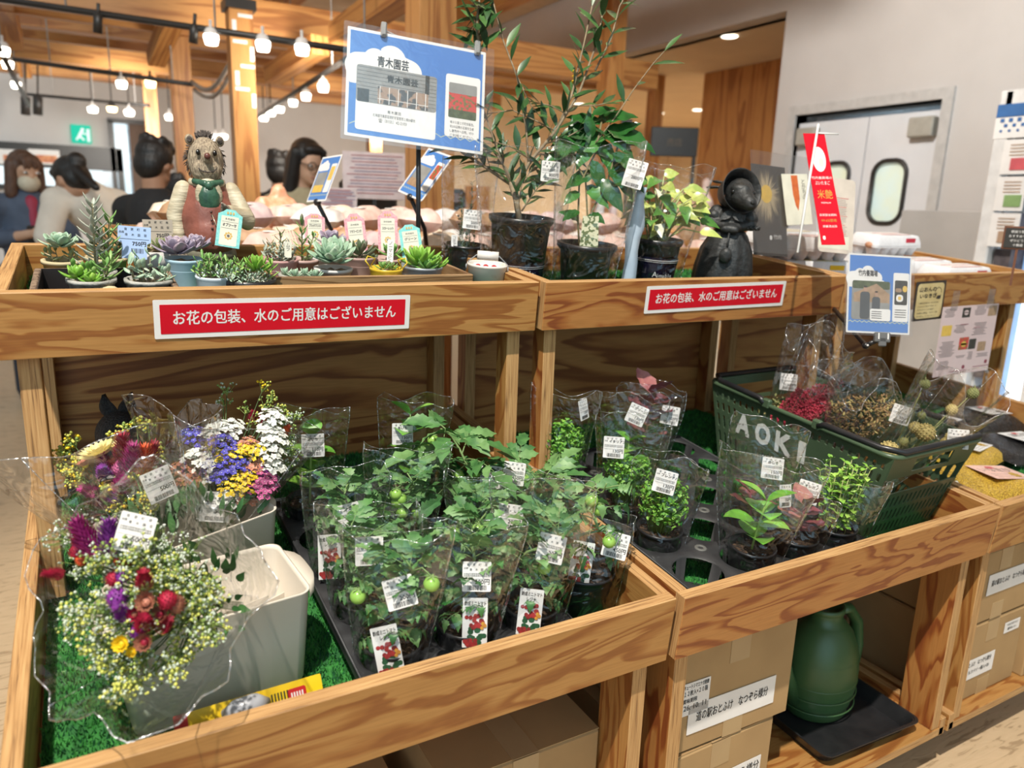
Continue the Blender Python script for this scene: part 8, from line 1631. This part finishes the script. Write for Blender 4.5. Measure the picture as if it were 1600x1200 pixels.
# ================================================================== people
SKIN = pm('skin', (.62, .38, .26), (.56, .33, .22), scale=12, rough=.55); SKIN2 = pm('skin_tanned', (.50, .28, .18), (.44, .24, .15), scale=12, rough=.55)
HAIRB = pm('black_hair', (.016, .013, .012), (.008, .007, .007), scale=90, rough=.45, bump=.4, bscale=120, stretch=(1, 1, .2)); HAIRN = pm('brown_hair', (.13, .065, .04), (.07, .035, .022), scale=90, rough=.5, bump=.4, bscale=120, stretch=(1, 1, .2))
def person(label, headp, floor_xy, yaw, hair, hair_mat, top_mat, pants_mat, skin, armL, armR, shoulder, hip, look=0.0, nod=0.0, extra=None, sleeve=1.0, kind_sleeve='long'):
    """floor point, turned by yaw (front is local -y); shoulder and hip centres, hand targets in local metres"""
    m = M.Translation((floor_xy[0], floor_xy[1], 0)) @ M.Rotation(yaw, 4, 'Z'); t = thing('person', label, 'person', mw=m); mi = m.inverted(); hd = mi @ V(headp); sh = V(shoulder); hp = V(hip)
    HR = M.Translation(hd) @ M.Rotation(look, 4, 'Z') @ M.Rotation(nod, 4, 'X')
    mb = MB(); E = lambda c, r: mb.ell(HR @ V(c), r, 16, 0, None, (HR.to_3x3()).to_euler())
    E((0, .005, .02), (.074, .092, .098)); E((0, -.022, -.045), (.056, .066, .066)); E((0, -.082, -.02), (.012, .018, .014)); E((0, -.070, -.085), (.024, .020, .016)); E((0, -.078, -.055), (.024, .012, .009)); E((-.034, -.072, .012), (.022, .014, .012)); E((.034, -.072, .012), (.022, .014, .012))
    for sg in (-1, 1): E((sg * .076, .008, -.01), (.010, .020, .030))
    mb.cap(HR @ V((0, .02, -.06)), sh + V((0, 0, .05)), .052, .056, 14); up = (sh - hp).normalized()
    mb.cap(sh + V((0, 0, -.02)), sh - up * .22, .12, .125, 16); mb.cap(sh - up * .2, hp, .125, .135, 16)
    for sg in (-1, 1):
        s0 = sh + V((sg * .165, 0, -.01)); mb.cap(sh, s0, .075, .062, 12); h_ = V(armL if sg < 0 else armR); d = h_ - s0; L = min(d.length, .54); el = s0.lerp(h_, .5) + V((sg * .45, .6, -.55)).normalized() * math.sqrt(max(.0, .27 ** 2 - (L / 2) ** 2))
        mb.cap(s0, el, .048, .040, 12); mb.cap(el, h_, .039, .027, 12); dd = (h_ - el).normalized(); sd = dd.orthogonal().normalized(); mb.ell(h_ + dd * .04, (.034, .030, .034), 12)
        for k in range(4): q = h_ + dd * .06 + sd * ((k - 1.5) * .016); mb.cap(q, q + dd * (.055 - .006 * abs(k - 1.4)) - sd.cross(dd) * .012, .0095, .0075, 8)
        mb.cap(h_ + dd * .02 + sd * .026, h_ + dd * .065 + sd * .045, .011, .008, 8)
        k0, a0 = hp + V((sg * .09, 0, -.04)), V((sg * .11, .03, .07)); kn = k0.lerp(a0, .5) + V((0, -.03, 0)); mb.cap(k0, kn, .085, .058, 12); mb.cap(kn, a0, .055, .038, 12); mb.cap(a0 + V((0, .02, -.03)), a0 + V((0, -.14, -.045)), .035, .025, 10)
    organic(mb.build('body', skin, t), .011, 3)
    mb = MB(); mb.cap(sh + V((0, .0, -.02)), sh - up * .22, .137, .145, 16); mb.cap(sh - up * .2, hp - up * .06, .146, .155, 16)
    for sg in (-1, 1):
        s0 = sh + V((sg * .165, 0, -.01)); mb.cap(sh, s0, .092, .078, 12); h_ = V(armL if sg < 0 else armR); d = h_ - s0; L = min(d.length, .54); el = s0.lerp(h_, .5) + V((sg * .45, .6, -.55)).normalized() * math.sqrt(max(.0, .27 ** 2 - (L / 2) ** 2))
        if kind_sleeve == 'long': mb.cap(s0, el, .066, .056, 12); mb.cap(el, el.lerp(h_, .72 * sleeve), .056, .044, 12)
        else: mb.cap(s0, s0.lerp(el, .62), .070, .066, 12)
    organic(mb.build('top', top_mat, t), .012, 4)
    mb = MB(); mb.cap(hp + up * .02, hp - V((0, 0, .06)), .15, .155, 16)
    for sg in (-1, 1): k0, a0 = hp + V((sg * .09, 0, -.04)), V((sg * .11, .03, .09)); kn = k0.lerp(a0, .5) + V((0, -.03, 0)); mb.cap(k0, kn, .105, .08, 12); mb.cap(kn, a0, .078, .062, 12)
    organic(mb.build('trousers', pants_mat, t), .014, 3)
    mb = MB()
    for sg in (-1, 1): mb.cap((sg * .11, .05, .035), (sg * .11, -.13, .03), .042, .034, 12)
    mb.build('shoes', DARK, t)
    mb = MB(); E2 = lambda c, r: mb.ell(HR @ V(c), r, 16, 0, None, (HR.to_3x3()).to_euler())
    E2((0, .018, .040), (.084, .096, .088)); E2((0, .05, -.01), (.078, .062, .085))
    if hair == 'short':
        E2((0, -.045, .085), (.066, .050, .040))
        for sg in (-1, 1): E2((sg * .070, .015, .03), (.018, .05, .05))
        rr = random.Random(1)
        for i in range(26): a = rr.uniform(0, 6.28); E2((.06 * cos(a), .01 + .06 * sin(a), .09 + rr.uniform(0, .03)), (.02, .024, .02))
    elif hair == 'bob':
        E2((0, -.055, .075), (.062, .040, .040))
        for sg in (-1, 1): mb.cap(HR @ V((sg * .074, .0, .04)), HR @ V((sg * .083, -.01, -.13)), .036, .036, 12)
        mb.cap(HR @ V((0, .05, .0)), HR @ V((0, .06, -.13)), .075, .06, 14)
        for xx in (-.04, -.015, .015, .04): mb.cap(HR @ V((xx, -.082, .075)), HR @ V((xx * 1.1, -.094, .03)), .015, .008, 8)
    elif hair == 'long':
        E2((0, -.05, .08), (.06, .035, .03))
        for sg in (-1, 1): mb.cap(HR @ V((sg * .072, .0, .05)), HR @ V((sg * .085, .0, -.24)), .034, .036, 12)
        mb.cap(HR @ V((0, .055, .0)), HR @ V((0, .085, -.27)), .08, .07, 14); mb.cap(HR @ V((.045, -.08, .08)), HR @ V((.072, -.06, -.05)), .012, .012, 8)
    else:
        mb.ell(HR @ V((0, .10, .05)), (.05, .05, .05), 14); E2((0, -.045, .080), (.064, .04, .034))
        mb.cap(HR @ V((.02, .08, .03)), HR @ V((.03, .17, -.16)), .035, .02, 10)
    organic(mb.build('hair', hair_mat, t), .008, 2)
    for sg in (-1, 1): mb = MB(); mb.ell(HR @ V((sg * .034, -.0875, .004)), (.014, .006, .007), 10, 0); mb.ell(HR @ V((sg * .034, -.0925, .004)), (.006, .003, .006), 8, 1); mb.build('eye', [WHITE, DARK], t)
    mb = MB(); mb.tube([HR @ V((-.022, -.0885, -.057)), HR @ V((0, -.0935, -.058)), HR @ V((.022, -.0885, -.057))], .0035, 6); mb.build('mouth', pm('lips_%d' % random.randrange(10**6), (.42, .16, .13)), t)
    if extra: extra(t, HR, sh, hp)
    return t
def face_yaw(p, deg): d = CP - V(p); return math.atan2(d.x, -d.y) + R_(deg)
BLUSH = pm('smock_blue', (.085, .11, .165), (.065, .085, .13), scale=14, rough=.8); WTEE = pm('white_tee', (.68, .62, .54), (.6, .54, .47), scale=10, rough=.8); BTEE = pm('black_tee', (.016, .016, .018), rough=.8); BEIGE = pm('beige_jacket', (.46, .40, .26), (.38, .32, .2), scale=14, rough=.8); NAVY = pm('dark_trousers', (.03, .035, .05), rough=.8); GRYP = pm('grey_trousers', (.12, .12, .12), rough=.8)
def ex_mask(t, HR, sh, hp):
    mb = MB(); mb.ell(HR @ V((0, -.048, -.060)), (.062, .056, .056), 16, 0, None, HR.to_3x3().to_euler()); mb.build('face_mask', pm('mask_beige', (.62, .56, .44), rough=.7), t)
    mb = MB(); mb.cap(sh + V((0, -.09, .02)), sh + V((0, -.135, -.16)), .045, .02, 12); mb.build('red_collar', pm('smock_red', (.35, .03, .07)), t)
    mb = MB(); mb.box((sh.x - .03, sh.y - .185, sh.z - .17), (.05, .012, .11), 0, None, .006); mb.build('phone', DARK, t)
h1 = dep(38, 268, 4.5); person('person with brown bob hair and beige mask in a grey blue smock, hand on chest', h1, (h1.x + .0, h1.y + .02), face_yaw(h1, 12), 'bob', HAIRN, BLUSH, NAVY, SKIN, (-.04, -.20, h1.z - .36), (.16, -.22, h1.z - .52), (0, .03, h1.z - .20), (0, .03, .86), R_(14), R_(8), ex_mask, .8)
h2 = dep(112, 282, 4.0); y2 = face_yaw(h2, 205); m2 = M.Translation((h2.x + .36, h2.y + .25, 0)) @ M.Rotation(y2, 4, 'Z'); q2 = m2.inverted() @ h2
person('person in a white t-shirt bending forward over the goods, bare forearm down', h2, (h2.x + .36, h2.y + .25), y2, 'bun', HAIRB, WTEE, GRYP, SKIN2, (q2.x * .9 - .10, q2.y * .75, q2.z - .55), (q2.x * .9 + .25, q2.y * .6, q2.z - .50), (q2.x * .80, q2.y * .70, q2.z - .10), (0, .05, .90), R_(10), R_(35), None, 1, 'short')
h3 = dep(243, 256, 3.75); person('person with short black hair in a black t-shirt, seen from behind', h3, (h3.x + .02, h3.y), face_yaw(h3, 142), 'short', HAIRB, BTEE, NAVY, SKIN2, (-.22, -.25, h3.z - .55), (.20, -.25, h3.z - .55), (.02, .03, h3.z - .22), (0, .02, .88), R_(0), R_(14), None, 1, 'short')
def ex_glasses(t, HR, sh, hp):
    mb = MB()
    for sg in (-1, 1): mb.tube([HR @ V((sg * .034 + .024 * cos(a), -.098, .004 + .020 * sin(a))) for a in [2 * pi * i / 14 for i in range(15)]], .0028, 5)
    mb.tube([HR @ V((-.012, -.099, .008)), HR @ V((.012, -.099, .008))], .0028, 5)
    for sg in (-1, 1): mb.tube([HR @ V((sg * .058, -.098, .008)), HR @ V((sg * .078, .0, .004))], .0026, 5)
    mb.build('glasses', DARK, t)
h4 = dep(480, 254, 4.0); person('person with long black hair and glasses in a beige jacket, facing right', h4, (h4.x - .02, h4.y + .02), face_yaw(h4, 34), 'long', HAIRB, BEIGE, NAVY, SKIN, (-.12, -.28, h4.z - .5), (.16, -.28, h4.z - .5), (0, .03, h4.z - .23), (0, .03, .86), R_(0), R_(16), ex_glasses)
h5 = dep(438, 266, 5.0); person('person with black hair half hidden behind the one in the beige jacket', h5, (h5.x, h5.y), face_yaw(h5, 160), 'short', HAIRB, BTEE, NAVY, SKIN2, (-.2, -.2, h5.z - .55), (.2, -.2, h5.z - .55), (0, .02, h5.z - .22), (0, .02, .8))
h6 = dep(276, 300, 5.3); person('person with dark hair almost hidden behind the hedgehog figurine', h6, (h6.x, h6.y), face_yaw(h6, -150), 'short', HAIRB, BTEE, NAVY, SKIN, (-.2, -.2, h6.z - .55), (.2, -.2, h6.z - .55), (0, .02, h6.z - .22), (0, .02, .78))
# ================================================================== wrapped goods heaped on the table behind
GC = [pm('goods_pink', (.66, .42, .36), (.72, .58, .52), scale=30, rough=.35), pm('goods_cream', (.74, .64, .52), (.66, .52, .38), scale=30, rough=.35), pm('goods_white', (.72, .69, .67), (.6, .56, .54), scale=30, rough=.3), pm('goods_orange', (.70, .24, .12), (.72, .42, .28), scale=40, rough=.4), pm('goods_brown', (.36, .19, .10), (.5, .32, .18), scale=30, rough=.4), pm('goods_mauve', (.56, .40, .42), (.7, .56, .54), scale=30, rough=.3)]
rr = random.Random(77); gi = 0; protos = {}
cn = ('pink', 'cream', 'white', 'orange', 'brown', 'mauve')
for row, (yy, nn, zz) in enumerate(((1.24, 11, 1.148), (1.48, 11, 1.148), (1.72, 11, 1.148), (1.95, 11, 1.148), (1.60, 10, 1.215), (1.84, 10, 1.215))):
    for i in range(nn):
        c = rr.choice((0, 0, 1, 1, 2, 2, 5, 4, 3 if i in (3, 4) else 0)); key = c
        if key not in protos:
            n, k = 10, 8; mb = MB(); vs = []; fs = []
            for sgn in (1, -1):
                for a in range(n + 1):
                    for b in range(k + 1):
                        s, q = -1 + 2 * a / n, -1 + 2 * b / k; e = max(0, (1 - s ** 4)) ** .6 * max(0, (1 - q ** 4)) ** .6; vs.append((s * .075, q * .05, .034 + sgn * (.034 if sgn < 0 else .040) * e * (1 + .15 * sin(5 * s + c))))
            N = (n + 1) * (k + 1)
            for o_ in (0, N):
                for a in range(n):
                    for b in range(k): q = o_ + a * (k + 1) + b; f = (q, q + k + 1, q + k + 2, q + 1); fs.append(f if o_ == 0 else f[::-1])
            mb.add(vs, fs, 0); mb.box((0, 0, .072), (.06, .04, .003), 1, None, .001); protos[key] = mb.mesh('wrapped_snack', [GC[c], WHITE])
        o = bpy.data.objects.new('wrapped_snack', protos[key]); COL.objects.link(o); o.location = (-.62 + (i + .5 + rr.uniform(-.15, .15)) * 1.86 / nn, yy + rr.uniform(-.02, .02), zz); o.rotation_euler = (rr.uniform(-.12, .12), rr.uniform(-.1, .1), rr.uniform(-.6, .6))
        tag(o, '%s wrapped snack pack heaped with others on the table behind the stands' % cn[c], 'food pack', 'wrapped snack packs on the table behind, %s' % cn[c])
# hand lettered pale pink boards, machines and columns of goods deeper in the shop
for n_, (px, py, k, ww, hh, lab) in enumerate(((585, 275, 3.6, .30, .22, 'wide pale pink notice board covered in small writing, behind the sign pole'), (530, 315, 3.4, .16, .12, 'pale pink price card left of the notice board'))):
    mb = MB(); mb.box((0, 0, 0), (ww, .012, hh), 0, None, .002); r2 = random.Random(n_)
    for i in range(13): mb.box((r2.uniform(-.02, .02), -.0075, hh * .42 - i * hh * .066), (ww * r2.uniform(.6, .88), .001, .004), 1 + i % 2)
    pz = dep(px, py, k).z; mb.box((0, .012, -pz / 2), (.02, .02, pz), 3); mb.box((0, .012, .006 - pz), (.3, .2, .012), 3); o = mb.build('notice_board', [pm('board_pink_%d' % n_, (.80, .68, .68)), pm('ink_red_%d' % n_, (.5, .18, .2)), pm('ink_violet_%d' % n_, (.35, .28, .4)), DARK], None, dep(px, py, k), (0, 0, face_yaw(dep(px, py, k), 0))); tag(o, lab, 'notice')
for n_, (px, py, k, d, lab) in enumerate(((575, 312, 3.9, (.26, .2, .20), 'black counter machine below the pale pink notice board'), (700, 318, 4.2, (.16, .16, .16), 'small dark counter machine right of the sign pole'))):
    p = dep(px, py, k); mb = MB(); mb.box((0, 0, 0), d, 0, None, .02); mb.box((0, -d[1] / 2 - .004, d[2] * .2), (d[0] * .6, .01, d[2] * .3), 1); mb.box((0, 0, -d[2] / 2 - .25), (d[0] * .9, d[1] * .9, .5), 2); tag(mb.build('counter_machine', [DARK, pm('machine_panel_%d' % n_, (.2, .12, .1)), CREAM], None, p), lab, 'machine')
for n_, (px, py, k, c, lab) in enumerate(((870, 345, 3.0, 1, 'cream jar like pack on the far table behind the olive pot'), (955, 350, 3.2, 5, 'mauve bag of goods behind the coffee pot'), (1080, 330, 3.0, 4, 'brown bag of goods left of the rabbit figurine'), (935, 345, 3.4, 2, 'white bag of goods behind the coffee plant'), (1100, 310, 3.3, 0, 'pink bag of goods above the brown one by the rabbit figurine'), (432, 335, 2.9, 3, 'orange bunch of wrapped goods behind the succulents'))):
    yb, zb = (1.95, 1.152) if c == 3 else (3.08, 1.032); p = at(px, py, 1, yb); hz = max(.05, (p.z + .06 - zb) / 2); mb = MB(); r2 = random.Random(n_); mb.ell((0, 0, hz), (.085, .07, hz), 16, 0); mb.cap((0, 0, hz * 1.8), (.01, 0, hz * 2.2), .02, .03, 10, 0)
    for i in range(14): mb.ell((r2.uniform(-.05, .05), r2.uniform(-.05, .02), hz + r2.uniform(-.5, .7) * hz), (.035,) * 3, 8, 0)
    o = organic(mb.build('goods_bag', GC[c], None, (p.x, yb, zb)), .012, 2); tag(o, lab, 'food pack')
board_t = thing('far_counter', 'long pale counter deeper in the shop, behind the middle stand', 'counter', (2.0, 3.1, 0)); mb = MB(); mb.box((0, 0, .5), (2.2, .5, 1.0), 0); mb.build('counter_body', CREAM, board_t); mb = MB(); mb.box((0, 0, 1.015), (2.26, .56, .03), 0); mb.build('counter_top', pm('counter_top_wood', (.5, .28, .12), scale=5), board_t)
